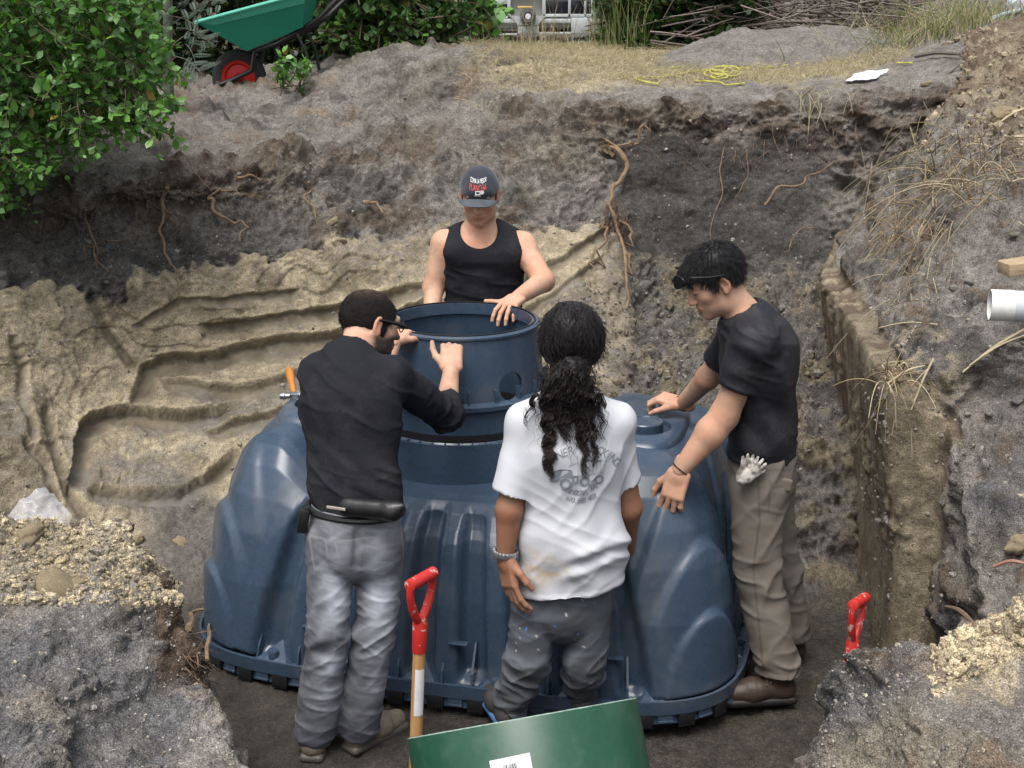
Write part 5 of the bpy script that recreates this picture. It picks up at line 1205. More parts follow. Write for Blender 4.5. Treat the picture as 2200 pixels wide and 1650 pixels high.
    # thick locks: bundles that share one wave
    for lx, le in ((1165, 990), (1178, 1010), (1190, 975), (1205, 940), (1222, 935), (1240, 960), (1252, 945), (1270, 985), (1262, 1000), (1150, 905), (1290, 930), (1182, 1000)):
        amp = rs.uniform(5, 9); ph = rs.uniform(0, 6.28); sp = rs.normal(0, 9); le += 8; k = 26 if le > 950 else 14
        for j in range(k):
            t = np.linspace(0, 1, m); yy = 845 + (le + rs.normal(0, 8) - 845) * t; fr = (le - 845) / 42
            X = lx + rs.normal(0, 3.2) + sp * t + amp * np.sin(t * fr * 6.28 + ph) * (.4 + .6 * t); dp = 4.362 + .018 * np.cos(t * fr * 6.28 + ph) + rs.normal(0, .004)
            lines.append([P(a, b_, c) for a, b_, c in zip(X, yy, dp)]); rads.append(rs.uniform(.0012, .0026) * (1 - .7 * t))
    # frizz sideways
    for j in range(60):
        a0 = P(rs.uniform(1165, 1215), rs.uniform(780, 850), 4.41); dd = nv_((rs.uniform(-1, -.2), rs.normal(0, .4), rs.normal(-.1, .35))); t = np.linspace(0, 1, m); ln = rs.uniform(.03, .10); ph = rs.uniform(0, 6.28)
        lines.append([a0 + dd * ln * q + np.array((0, 0, 1)) * .012 * math.sin(q * 12 + ph) * q for q in t]); rads.append(np.full(m, .0008) * (1 - .6 * t))
    lines = np.array(lines)
    # keep the curls off the cloth
    flat = lines.reshape(-1, 3); bv = bvh
    for i in range(len(flat)):
        h = bv.ray_cast(Vector((flat[i][0], 3.6, flat[i][2])), Vector((0, 1, 0)))
        if h[0] is not None and flat[i][1] > h[0].y - .004: flat[i][1] = h[0].y - .004 - rs.uniform(0, .008)
        elif h[0] is not None and flat[i][1] < h[0].y - .06: flat[i][1] = h[0].y - .05
    link('curl', strands_mesh('curls', flat.reshape(lines.shape), np.array(rads), 4, rs.uniform(.5, 2.0, (len(lines), 1)) * np.array((.019, .0145, .0135))), M['hair'], ho)
    MB().box(tie + np.array((0, -.035, .0)), (.012, .006, .008), bev=.001).build('hair_tie', M['paper'], ho)
    # watch
    ax = nv_(wrL - elL); wc = wrL - ax * .015
    M['silver'] = simple('polished_steel', (.75, .75, .77), .28, .9)
    wb = watchband('wristwatch', wc, ax, .036, .020, M['silver'], e, .004, 36)
    for i in range(18):
        a = 2 * math.pi * i / 18; u = nv_(np.cross(ax, (0, 1, 0))); w2 = np.cross(ax, u); p = wc + .040 * (math.cos(a) * u + math.sin(a) * w2)
        MB().box(p, (.010, .006, .017), Vector(math.cos(a) * u + math.sin(a) * w2).to_track_quat('Y', 'Z').to_matrix(), bev=.0015).build('watch_link', M['silver'], wb)
    MB().box(wc + np.array((-.040, 0, 0)), (.012, .036, .040), bev=.004).build('watch_case', M['silver'], wb)
    shoe('shoe', hlL, toL, up, e, (.05, .045, .045), (.08, .2, .4), ankle=anL); shoe('shoe', hlR, toR, up, e, (.05, .045, .045), (.08, .2, .4), ankle=anR)
    return e
# ================= young man in black t-shirt and khaki trousers (right)
def build_C():
    z0 = .05; e = empty('person', tuple(PZ(1640, 1500, z0)), 'person in black t-shirt and khaki trousers leaning both hands on the tank', 'person', 'people around the tank')
    F = nv_((-1, .06, 0)); up = np.array((0, 0, 1.0)); lat = np.array((0, -1, 0.0))
    pel, wai, che, nec = P(1634, 1010, 4.93), P(1638, 915, 4.93), P(1628, 770, 4.92), P(1592, 668, 4.92)
    s1, s2 = P(1622, 738, 4.77), P(1588, 716, 5.09)
    tp, tn = tank_at(1440, 1055); tk, _ = tank_at(1456, 1010)
    kn_ = tp + tn * .018; wr1 = P(1460, 1006, kn_[1] + .005) + np.array((0, -.02, 0)); el1 = P(1556, 893, 4.80); el2, wr2 = P(1520, 812, 5.20), P(1466, 868, 5.36)
    hc = P(1534, 604, 4.92); Fm = frame((-.86, -.16, -.46), (-.25, -.03, 1))
    hip1, hip2, kn1, kn2 = P(1628, 1050, 4.86), P(1648, 1048, 5.02), P(1630, 1250, 4.83), P(1676, 1225, 5.07)
    hl1, to1 = PZ(1704, 1503, z0), PZ(1546, 1512, z0); hl2, to2 = PZ(1716, 1420, z0), PZ(1628, 1412, z0)
    an1 = hl1 + (to1 - hl1) * .2 + up * .11; an2 = hl2 + (to2 - hl2) * .2 + up * .11
    h1 = hand_prims(wr1, P(1440, 1082, kn_[1] - .04) - wr1, tn + np.array((-.1, -.3, .2)), 1, ((.35, .75, .5), (.4, .8, .5), (.4, .8, .5), (.35, .7, .5)), .16, (.32, .12), 1.10)
    h2 = hand_prims(wr2, P(1424, 856, 5.40) - wr2, (.1, -.3, 1), -1, ((.7, .9, .5),) * 4, .14, (.5, .4), 1.0)
    b = head_prims(hc, Fm, 1.02, nec, .056) + torso(-.012, pel, wai, che, nec, s1, s2, F, .15, .135, .15)
    b += [cone(s1, el1, .056, .050, .03), cone(el1, (el1 * .7 + wr1 * .3), .050, .053, .025), cone(el1 * .7 + wr1 * .3, wr1, .053, .032, .025), cone(s2, el2, .05, .043, .03), cone(el2, wr2, .045, .030, .02)]
    b += leg_prims(hip1, kn1, an1, (.075, .05, .04)) + leg_prims(hip2, kn2, an2, (.075, .05, .04))
    body_part(e, b, .005, skin_col(SK2 * 1.1, hc, Fm, spots=[(el1, .05), (kn_, .05), (wr2, .05), (el2, .05)]), [(h1, 0), (h2, 0)])
    # trousers
    jm = [cone(pel + up * .06, pel - up * .02, .165, .168, .05, flat=(F, 1.32)), cone(hip1, kn1, .104, .082, .025), cutcone(kn1, an1, .082, .080, hl1 + up * .115, (0, 0, -1)), cone(hip2, kn2, .100, .078, .025), cutcone(kn2, an2, .078, .076, hl2 + up * .11, (0, 0, -1)), plane(pel + up * .11, up)]
    def jd(v):
        z = v[:, 2]; low = ss(.32, .1, z); return fold(v, (.3, 0, 1), 24, 3.2, .012, True, 14) * (.22 + 1.0 * low + .5 * np.exp(-((z - .5) / .14) ** 2)) + fold(v, (.85, 0, -.45), 16, 5, .011, True, 18) * (.5 + .3 * ss(.3, .6, z)) + .002 * (fbm(v, 40, 2) - .5)
    def jc(v, n):
        px, py = proj(v); k = len(v); c = C1(np.array((.142, .127, .108)), k) * (.88 + .3 * fbm(v, 8, 3))[:, None]; st = np.zeros(k)
        for poly in ([(1628, 990), (1632, 1120), (1618, 1220), (1640, 1440)], [(1655, 1035), (1660, 1048), (1712, 1040), (1716, 1025)], [(1655, 1035), (1652, 1100)], [(1560, 985), (1600, 1010), (1700, 1010)]):
            dd, _ = poly_d(px, py, poly); st = np.maximum(st, ss(3.5, 1.2, dd))
        return mixc(c, C1(np.array((.07, .06, .05)), k), st * .55)
    jo, jv, jf = cloth_part('trousers', jm, .006, M['cloth'], e, jd, jc, 'grey-brown khaki cargo trousers')
    fl = [rbox(P(1676, 1040, 4.785), (.046, .009, .026), np.array(Matrix.Rotation(R(10), 3, 'Y')), .008)]
    cloth_part('cargo_pocket_flap', fl, .005, M['cloth'], jo, lambda v: fold(v, (1, 0, 0), 40, 3, .003), lambda v, n: C1(np.array((.155, .132, .108)), len(v)))
    # t-shirt
    hem = P(1638, 976, 4.93)
    t = torso(.014, pel, wai, che, nec, s1, s2, F, .150, .148, .165, 1.34, .062, .105)
    d1, d2 = nv_(el1 - s1), nv_(el2 - s2)
    t += [cutcone(s1 - d1 * .0, s1 + d1 * .36, .074, .072, s1 + d1 * .175, d1 + np.array((.1, 0, 0)), .035, .012), cutcone(s2, s2 + d2 * .34, .070, .070, s2 + d2 * .165, d2, .035, .012)]
    t += [ell(P(1652, 770, 4.93), (.085, .14, .13), None, .06), cone(nec - nv_(hc - nec) * .01, nec + nv_(hc - nec) * .09, .070, .068, .008, '-'), plane(hem, (.06, 0, -1))]
    def td(v):
        px, py = proj(v); z = v[:, 2]; low = ss(1.15, .95, z); r = np.linalg.norm(v - s1, axis=1)
        return fold(v, (.25, 0, 1), 22, 4, .010, True, 21) * (.15 + low) + fold(v, (.75, .0, .6), 18, 5, .010, False, 25) * .8 + ss(.28, .1, r) * fold(v, d1, 30, 4, .006, True, 29)
    n_ok = lambda v: (v[:, 1] < 4.85)
    cloth_part('t_shirt', t, .006, M['blackpoly'], e, td, None, 'plain black t-shirt')
    # hair
    hcol = lambda q: C1(np.array((.010, .0095, .0105)), len(q)) * (.5 + fbm(q, 70, 2))[:, None]
    zl = lambda q: np.interp(q[:, 1], [-.14, -.08, -.045, -.015, .005, .022, .034, .055, .075, .10, .13], [-.02, -.035, -.02, .018, .020, -.012, .012, .035, .046, .044, .05])
    ho = hair_cap(hc, Fm, zl, lambda q: .010 + .008 * ss(.02, .09, q[:, 2]) + .010 * ss(.05, .1, q[:, 1]), lambda q: .010 * (fbm(q * np.array((1, .5, 1)), 45, 3) - .5), hcol, 1.02, parent=e, h=.0038)
    T = lambda x, y, z: hc + 1.02 * (Fm @ np.array((x, y, z)))
    v0, n0 = pick(ho, 5200, 8, lambda v, n: ((v - hc) @ Fm)[:, 2] > -.06); fw = Fm[:, 1]; crown = T(0, -.05, .12)
    q0 = (v0 - hc) @ Fm; dr = nv_rows(v0 - crown) * .9 + n0 * .30 + np.array((0, 0, -.30)) + fw * .35 * (q0[:, 1] > .02)[:, None]
    L1, r1 = hair_strands(v0, nv_rows(dr), .020, .0011, .0, .15, 5, 9, True, 1, .25)
    link('hair_strand', strands_mesh('hs', L1, r1, 3, RS.uniform(.5, 2.0, (len(L1), 1)) * np.array((.011, .0105, .012))), M['hair'], ho)
    # sunglasses pushed up on the head
    g = MB(); S = lambda x, y, z: T(x, y, z)
    for m in (-1, 1):
        g.tube([S(.100 * m, -.02, .035), S(.103 * m, .03, .055), S(.094 * m, .085, .082)], [.003, .0035, .005], 6)
        pts = [S(.042 * m + .036 * math.cos(a), .128 - .5 * (abs(.042 * m + .036 * math.cos(a)) - .01) ** 2 * 8 - .010 * math.sin(a), .075 + .022 * math.sin(a)) for a in np.linspace(0, 6.283, 20, endpoint=False)]
        nrm = Fm @ np.array((0, 1, .3)); n = len(pts); g.add(pts + [p + nrm * .003 for p in pts], [tuple(range(n)), tuple(range(2 * n - 1, n - 1, -1))] + [(i, (i + 1) % n, n + (i + 1) % n, n + i) for i in range(n)])
    g.tube([S(-.01, .132, .08), S(.01, .132, .08)], .004, 6); g.build('sunglasses', M['black'], e)
    # bracelets
    cord = simple('brown_cord', (.04, .018, .012), .7)
    for el_, wr_ in ((el1, wr1), (el2, wr2)):
        ax = nv_(wr_ - el_); MB().tube([wr_ - ax * .005 + .0345 * (math.cos(a) * nv_(np.cross(ax, (0, 0, 1))) + math.sin(a) * np.cross(ax, nv_(np.cross(ax, (0, 0, 1))))) for a in np.linspace(0, 6.283, 33)], .0026, 6, False).build('bracelet', cord, e)
    # boots with laces
    for hl, to, an in ((hl1, to1, an1), (hl2, to2, an2)):
        so, X = shoe('boot', hl, to, up, e, (.040, .026, .018), (.012, .011, .010), .12, .050, an + up * .02)
        lc = MB()
        for i in range(4):
            a = .34 + .055 * i; z = .118 - .013 * i; lc.tube([X(a, -.030, z - .012), X(a + .02, 0, z + .003), X(a, .030, z - .012)], .0028, 5)
        for i in range(3):
            for s in (-1, 1): lc.tube([X(.36 + .05 * i, .034 * s, .098 - .01 * i), X(.36 + .05 * i, .040 * s, .098 - .01 * i)], .004, 6)
        lo = lc.build('laces', simple('lace', (.16, .11, .07), .8), so)
    return e
# ================= man in cap and black vest behind the riser
def build_D():
    z0 = .2; e = empty('person', tuple(np.array((-.08, 6.25, z0))), 'person in dark cap and black vest standing behind the riser', 'person', 'people around the tank')
    F = nv_((-.04, -1, 0)); up = np.array((0, 0, 1.0))
    pel, wai, che, nec = P(1038, 745, 6.26), P(1038, 650, 6.24), P(1038, 560, 6.24), P(1036, 486, 6.25)
    s1, s2 = P(956, 524, 6.24), P(1122, 528, 6.22)
    el1, wr1 = P(931, 618, 6.22), P(927, 692, 6.05); el2, wr2 = P(1168, 604, 6.10), P(1112, 640, 5.86)
    hc = P(1030, 420, 6.16); Fm = frame((-.05, -.93, -.33), (0, -.3, 1))
    hip1, hip2 = P(998, 780, 6.26), P(1078, 780, 6.26); kn1, kn2 = hip1 + np.array((0, -.05, -.42)), hip2 + np.array((0, -.05, -.42)); an1 = np.array((hip1[0], hip1[1], z0 + .1)); an2 = np.array((hip2[0], hip2[1], z0 + .1))
    h1 = hand_prims(wr1, (.05, -.35, -.9), (-.7, -.5, 0), -1, (.5, .6, .4)); h2 = hand_prims(wr2, P(1080, 664, 5.71) - P(1112, 640, 5.86), (-.05, -.35, 1), 1, ((.45, .5, .3), (.5, .5, .3), (.5, .5, .3), (.45, .5, .3)), .28, (1.0, -.1), 1.05)
    core = torso(-.010, pel, wai, che, nec, s1, s2, F, .160, .158, .180, 1.45, .062, .10)
    b = head_prims(hc, Fm, 1.0, nec, .060) + core + [ell(P(992, 545, 6.13), (.075, .035, .05), None, .06), ell(P(1080, 547, 6.13), (.075, .035, .05), None, .06)]
    b += [cone(s1, el1, .062, .046, .035), cone(el1, wr1, .047, .032, .02), cone(s2, el2, .062, .047, .035), cone(el2, wr2, .049, .032, .02)]
    b += leg_prims(hip1, kn1, an1, (.08, .055, .04)) + leg_prims(hip2, kn2, an2, (.08, .055, .04))
    body_part(e, b, .005, skin_col(SKD * .97, hc, Fm, spots=[(el2, .06), (wr2, .05), (P(1085, 655, 5.72), .05), (el1, .06), (P(1030, 510, 6.1), .07)]), [(h1, 0), (h2, 0)])
    # vest: follows the trunk, cut away at neck and arms
    t = torso(.004, pel, wai, che, nec, s1, s2, F, .160, .160, .183, 1.42, .066, .10) + [ell(P(992, 545, 6.13), (.08, .04, .055), None, .06), ell(P(1080, 547, 6.13), (.08, .04, .055), None, .06)]
    t += [cone(P(1029, 440, 5.8), P(1029, 455, 6.30), .080, .080, .006, '-'), cone(P(1029, 494, 5.8), P(1029, 494, 6.22), .080, .084, .006, '-')]
    t += [cone(P(925, 455, 6.22), P(913, 560, 6.2), .088, .096, .006, '-'), cone(P(1150, 455, 6.22), P(1166, 552, 6.18), .096, .102, .006, '-'), plane(pel - up * .02, -up)]
    def td(v):
        px, py = proj(v); return fold(v, (.15, 0, 1), 24, 5, .007, True, 31) * ss(540, 600, py) + fold(v, (.4, 0, .9), 18, 4, .006, False, 35) * .6 - .0015 * (fbm(v, 60, 2))
    cloth_part('vest', t, .005, M['blackcloth'], e, td, None, 'black sleeveless vest')
    jm = [cone(pel + up * .03, pel - up * .03, .168, .172, .05, flat=(F, 1.3)), cone(hip1, kn1, .10, .08, .02), cone(kn1, an1, .08, .07, .02), cone(hip2, kn2, .10, .08, .02), cone(kn2, an2, .08, .07, .02), plane(an1 - up * .04, -up)]
    cloth_part('trousers', jm, .010, M['cloth'], e, lambda v: fold(v, (.3, 0, 1), 24, 3, .008, True), lambda v, n: C1(np.array((.05, .055, .07)), len(v)))
    shoe('shoe', an1 + np.array((0, .06, -.1)), an1 + np.array((0, -.21, -.1)), up, e, (.06, .05, .04)); shoe('shoe', an2 + np.array((0, .06, -.1)), an2 + np.array((0, -.21, -.1)), up, e, (.06, .05, .04))
    # short hair below the cap
    zl = lambda q: np.interp(q[:, 1], [-.14, -.08, -.045, -.015, .005, .022, .034, .06, .1], [-.06, -.07, -.06, -.03, -.02, -.03, .02, .06, .2])
    hair_cap(hc, Fm, zl, lambda q: .004 + 0 * q[:, 0], None, lambda q: C1(np.array((.02, .016, .014)), len(q)), parent=e, h=.004)
    # cap
    capm = simple('navy_cap_cloth', (.020, .024, .038), .9, var=.25, vscale=25, bmp=.3, bscale=500, bdist=.001, sheen=.2); brimm = simple('faded_brim_cloth', (.062, .074, .092), .9, var=.35, vscale=14, sheen=.2)
    T = lambda x, y, z: hc + Fm @ np.array((x, y, z))
    base = head_prims(hc, Fm, 1.0, None, ears=False)[:2]
    def cf(p):
        q = (p - hc) @ Fm; d = ev(base, p) - .010 - .016 * ss(.03, .12, q[:, 1]) * ss(.02, .07, q[:, 2]) ; d = -smin(-d, -(ev(base, p) - .006) * -1 - 0, .002) if False else d
        g = (.026 - .10 * (q[:, 1] + .02) * 0 - q[:, 2]) * .9
        return -smin(-d, -g, .006)
    v, f = dense_mesh(cf, hc - .18, hc + .18, .0035); q = (v - hc) @ Fm; v = v + normals(v, f) * (.002 * (fbm(q, 40, 2) - .5) - .0012 * ss(.0015, .0006, np.abs(q[:, 0])))[:, None]
    cap = link('cap', mesh_np('cap', v, f, True), capm, e); cap['label'] = 'dark navy baseball cap with red and white print'
    cb = BVHTree.FromPolygons([tuple(p) for p in v], [tuple(p) for p in f])
    # brim
    vs = []; nx, ny = 25, 8
    for sgn in (0, 1):
        for j in range(ny):
            for i in range(nx):
                a = (i / (nx - 1) - .5) * 2; w_ = a * .088; y0 = .050 + .058 * math.sqrt(max(0, 1 - a * a * .92)); y1 = y0 + .052 * (1 - abs(a) ** 3.0) ; y = y0 + (y1 - y0) * j / (ny - 1) - .004; z = .037 - .010 * j / (ny - 1) - .022 * a * a - .003 * sgn
                vs.append(T(w_, y, z))
    n = nx * ny; fs = [(j * nx + i, j * nx + i + 1, (j + 1) * nx + i + 1, (j + 1) * nx + i) for j in range(ny - 1) for i in range(nx - 1)]; fs2 = [tuple(x + n for x in q)[::-1] for q in fs]
    rim = [(i, i + 1, n + i + 1, n + i) for i in range((ny - 1) * nx, ny * nx - 1)]
    MB().add(vs, fs + fs2 + rim).build('brim', brimm, cap, angle=60)
    def cap_art(polys, name, mat):
        vs = []; fs = []
        for poly in polys: k = len(vs); vs += poly; fs.append(tuple(range(k, k + len(poly))))
        out = []
        for x, z in vs:
            o = T(x, .25, z); h = cb.ray_cast(Vector(o), Vector(-Fm[:, 1])); out.append(None if h[0] is None else tuple(np.array(h[0]) + Fm[:, 1] * .0016))
        ok = [q for q in fs if all(out[i] is not None for i in q)]; out = [o if o is not None else (0, 0, -5) for o in out]
        me = bpy.data.meshes.new(name); me.from_pydata(out, [], ok); link(name, me, mat, cap)
    def cap_text(s, size, z, width, name, mat):
        v, f = text_mesh(s, size); sc = width / (v[:, 0].max() - v[:, 0].min()); cap_art([[(-v[i][0] * sc, z + v[i][1]) for i in q] for q in f], name, mat)
    wht = simple('cap_print_white', (.8, .8, .78), .8); redp = simple('cap_print_red', (.62, .07, .045), .8)
    cap_text('COMA LA MEJOR', .017, .096, .070, 'cap_lettering', wht); cap_text('PLANCHA', .027, .073, .074, 'cap_lettering', redp)
    cap_art([[(-.010, .056), (.010, .056), (.010, .072), (-.010, .072)]], 'cap_emblem', wht); cap_art([[(-.018 + .010 * math.cos(a), .066 + .008 * math.sin(a)) for a in np.linspace(0, 6.283, 14, endpoint=False)]], 'cap_emblem', simple('cap_print_grey', (.5, .5, .5), .7)); cap_art([[(x_, .050), (x_ + w_, .050), (x_ + w_, .0535), (x_, .0535)] for x_, w_ in ((-.014, .004), (-.009, .006), (-.001, .003), (.004, .005), (.010, .004))], 'cap_small_line', wht)
    return e
pA = build_A(); pB = build_B(); pC = build_C(); pD = build_D()
# work gloves tucked in the waistband of the man on the right
gw = empty('work_gloves', tuple(P(1608, 1002, 4.78)), 'dirty white cotton work gloves tucked in the khaki trousers', 'gloves')
gp = hand_prims(P(1592, 1026, 4.76), P(1612, 985, 4.75) - P(1592, 1026, 4.76), (0, -1, .2), 1, ((.1, .3, .2), (.2, .4, .3), (.3, .5, .3), (.3, .5, .3)), .35, (.2, .0), .50, 1.5)
cloth_part('glove', gp, .0035, M['cloth'], gw, lambda v: .004 * (fbm(v, 60, 2) - .5), lambda v, n: mixc(C1(np.array((.46, .44, .40)), len(v)), C1(np.array((.17, .155, .14)), len(v)), ss(.42, .60, fbm(v, 45, 3))))
gp = hand_prims(P(1600, 1030, 4.74), P(1636, 1000, 4.73) - P(1600, 1030, 4.74), (0, -1, .2), -1, ((.1, .2, .2), (.2, .3, .2), (.2, .3, .2), (.3, .4, .2)), .4, (.7, .0), .50, 1.5)
cloth_part('glove', gp, .0035, M['cloth'], gw, lambda v: .004 * (fbm(v + 3, 60, 2) - .5), lambda v, n: mixc(C1(np.array((.46, .44, .40)), len(v)), C1(np.array((.17, .155, .14)), len(v)), ss(.42, .60, fbm(v, 45, 3))))
# ------------------------------------------------------------------ vegetation
def leafmat(name, rough=0.35, trans=0.3):
    m, t, b = newmat(name); a = t.nodes.new('ShaderNodeVertexColor'); a.layer_name = 'Col'; t.links.new(a.outputs[0], b.inputs['Base Color'])
    b.inputs['Roughness'].default_value = rough; b.inputs['Specular IOR Level'].default_value = 0.45
    tr = t.nodes.new('ShaderNodeBsdfTranslucent'); t.links.new(mul(t, a.outputs[0], (1.3, 1.5, 0.6)), tr.inputs['Color'])
    mx = t.nodes.new('ShaderNodeMixShader'); mx.inputs[0].default_value = trans; out = t.nodes['Material Output']
    t.links.new(b.outputs[0], mx.inputs[1]); t.links.new(tr.outputs[0], mx.inputs[2]); t.links.new(mx.outputs[0], out.inputs[0]); return m
M['leaf'] = leafmat('leaf', .35, .38); M['grass'] = leafmat('grass_blade', 0.6, 0.25)
M['bark'] = simple('bark', (0.10, 0.075, 0.05), 0.9, var=0.3, vscale=20, bmp=0.4, bscale=60, bdist=0.004); M['bark_g'] = simple('greenish_bark', (0.085, 0.10, 0.075), 0.85, var=0.3, vscale=14, bmp=0.3, bscale=40, bdist=0.004)
M['root'] = simple('root', (0.20, 0.135, 0.08), 0.9, var=0.4, vscale=25, bmp=0.4, bscale=90, bdist=0.003); M['deadwood'] = simple('dead_wood', (0.13, 0.11, 0.095), 0.95, var=0.4, vscale=10)
M['strawm'] = simple('straw', (0, 0, 0), 0.8, attr=True)
LT = np.array([(0, 0, 0), (-.28, .28, .05), (0, .30, -.03), (.28, .28, .05), (-.33, .62, .05), (0, .62, -.02), (.33, .62, .05), (0, 1, .0)]); LTF = np.array([(0, 2, 1, 1), (0, 3, 2, 2), (1, 2, 5, 4), (2, 3, 6, 5), (4, 5, 7, 7), (5, 6, 7, 7)])
def leaves_mesh(name, pos, d, up, size, col, width=1.0):
    """pos (N,3), d direction, up normal hint, size (N,)"""
    n = len(pos); d = nv_rows(d); x = nv_rows(np.cross(d, up)); z = np.cross(x, d); s = size[:, None, None]
    T = LT * np.array((width, 1, 1)); v = pos[:, None] + s * (T[None, :, 0:1] * x[:, None] + T[None, :, 1:2] * d[:, None] + T[None, :, 2:3] * z[:, None])
    tri = np.array([(0, 2, 1), (0, 3, 2), (1, 2, 5), (1, 5, 4), (2, 3, 6), (2, 6, 5), (4, 5, 7), (5, 6, 7)]); f = (np.arange(n) * 8)[:, None, None] + tri[None]
    return mesh_np(name, v.reshape(-1, 3), f.reshape(-1, 3), True, np.repeat(col, 8, 0))
def twigs(starts, dirs, ln, droop, rs, m=8):
    t = np.linspace(0, 1, m)[None, :, None]; L = starts[:, None] + nv_rows(dirs)[:, None] * t * ln[:, None, None]; L[..., 2] -= droop * t[..., 0] ** 2 * ln[:, None]
    w = rs.normal(0, .02, (len(starts), m, 3)).cumsum(1) * .35; return L + w * ln[:, None, None] * 2
def leafy(name_root, base, label, cat, tw_l, nl, size, cols, rs, group=None, width=1.0, twigr=.0022, trunk=None, mat='leaf', barkm='bark'):
    """a plant: woody branches + leaves set along its twigs"""
    e = empty(name_root, tuple(base), label, cat, group); N_, m, _ = tw_l.shape
    r = np.repeat(np.linspace(twigr * 1.6, twigr * .5, m)[None], N_, 0); link('branch', strands_mesh('branch', tw_l, r, 4), M[barkm], e)
    if trunk is not None:
        for tr in trunk: MB().tube(tr[0], tr[1], 8).build('trunk', M[barkm], e)
    i = rs.randint(0, N_, nl); t = rs.uniform(.12, 1.0, nl) * (m - 1); k = np.minimum(t.astype(int), m - 2); fr = (t - k)[:, None]
    p = tw_l[i, k] * (1 - fr) + tw_l[i, k + 1] * fr; tg = nv_rows(tw_l[i, k + 1] - tw_l[i, k]); sd = nv_rows(np.cross(tg, rs.normal(0, 1, (nl, 3)))); d = nv_rows(tg * .55 + sd * .8 + rs.normal(0, .18, (nl, 3)))
    up = nv_rows(rs.normal(0, .55, (nl, 3)) + np.array((0, -.25, 1.0))); sz = size * rs.uniform(.35, 1.35, nl)
    c = cols[rs.randint(0, len(cols), nl)] * rs.uniform(.6, 1.35, (nl, 1)); od = rs.uniform(0, 1, nl) < .012; c[od] = np.array((.30, .22, .06)); link('foliage', leaves_mesh('foliage', p, d, up, sz, c, width), M[mat], e); return e
GL = np.array([(.12, .27, .055), (.155, .33, .08), (.10, .22, .07), (.22, .38, .16), (.07, .17, .04)])
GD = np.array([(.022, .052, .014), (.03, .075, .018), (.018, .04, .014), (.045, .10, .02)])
def region_twigs(poly, n, Lr, ln, out, rs, jit=.5):
    """twig starts sampled inside a picture polygon at real distances Lr"""
    poly = np.array(poly, float); lo, hi = poly.min(0), poly.max(0); pts = []
    while len(pts) < n:
        q = rs.uniform(lo, hi); x, y = q; ins = False; j = len(poly) - 1
        for i in range(len(poly)):
            if (poly[i, 1] > y) != (poly[j, 1] > y) and x < (poly[j, 0] - poly[i, 0]) * (y - poly[i, 1]) / (poly[j, 1] - poly[i, 1]) + poly[i, 0]: ins = not ins
            j = i
        if ins: pts.append(P(x, y, rs.uniform(*Lr)))
    s = np.array(pts); d = nv_rows(np.array(out)[None] + rs.normal(0, jit, (n, 3))); l = ln * rs.uniform(.5, 1.2, n); return s - d * l[:, None] * .5, d, l
rs = np.random.RandomState(21)
# big bush hanging in from the left
s, d, l = region_twigs([(-160, -120), (300, -120), (330, 60), (345, 150), (370, 190), (330, 240), (300, 270), (240, 255), (200, 280), (120, 300), (80, 330), (60, 380), (-30, 420), (-160, 420)], 1000, (6.15, 7.0), .30, (.55, -.25, -.25), rs, .55)
s2, d2, l2 = region_twigs([(-160, -120), (280, -120), (300, 60), (310, 190), (200, 230), (0, 330), (-160, 360)], 500, (7.0, 7.9), .35, (.4, -.2, .1), rs, .7)
# a few long shoots reaching out over the bank
lng = [((250, 110), (400, 172)), ((230, 170), (395, 235)), ((180, 200), (405, 318)), ((120, 230), (215, 312)), ((200, 215), (310, 305)), ((20, 290), (110, 270)), ((0, 330), (92, 355)), ((270, 60), (345, 95)), ((300, 130), (365, 110)), ((150, 250), (285, 300))]
ex = np.array([[P(a[0] + (b[0] - a[0]) * t, a[1] + (b[1] - a[1]) * t - 10 * math.sin(t * 3), 6.35 + .25 * t) for t in np.linspace(0, 1, 8)] for a, b in lng for _ in (0,)])
tl = np.concatenate([twigs(s, d, l, .25, rs), twigs(s2, d2, l2, .2, rs)], 0)
base = surf(-60, 330)[0]; base = np.array((base[0], 7.1, ground(base[0], 7.1) - .05))
trk = [(curve_pts([base + np.array((.1 * k, 0, 0)), base + np.array((.15 * k, -.2, .5)), P(60 + 90 * k, 150 - 40 * abs(k), 6.8)], 8), [.03, .028, .024, .02, .017, .014, .011, .008]) for k in (-1, 0, 1, 2)]
bush = leafy('leafy_bush', base, 'bright green leafy bush overhanging the bank at the left edge', 'bush', tl, 18000, .046, GL, rs, trunk=trk)
link('shoot', strands_mesh('shoot', ex, np.repeat(np.linspace(.0035, .0012, 8)[None], len(ex), 0), 4), M['bark'], bush)
i = np.repeat(np.arange(len(ex)), 22); t = rs.uniform(.25, 1, len(i)) * 7; k = np.minimum(t.astype(int), 6); fr = (t - k)[:, None]; p = ex[i, k] * (1 - fr) + ex[i, k + 1] * fr; tg = nv_rows(ex[i, k + 1] - ex[i, k])
link('shoot_leaves', leaves_mesh('sl', p, nv_rows(tg * .6 + nv_rows(np.cross(tg, rs.normal(0, 1, (len(i), 3)))) * .8), nv_rows(rs.normal(0, .4, (len(i), 3)) + np.array((0, -.3, 1))), .045 * rs.uniform(.7, 1.2, len(i)), GL[rs.randint(0, 5, len(i))] * rs.uniform(.8, 1.4, (len(i), 1))), M['leaf'], bush)
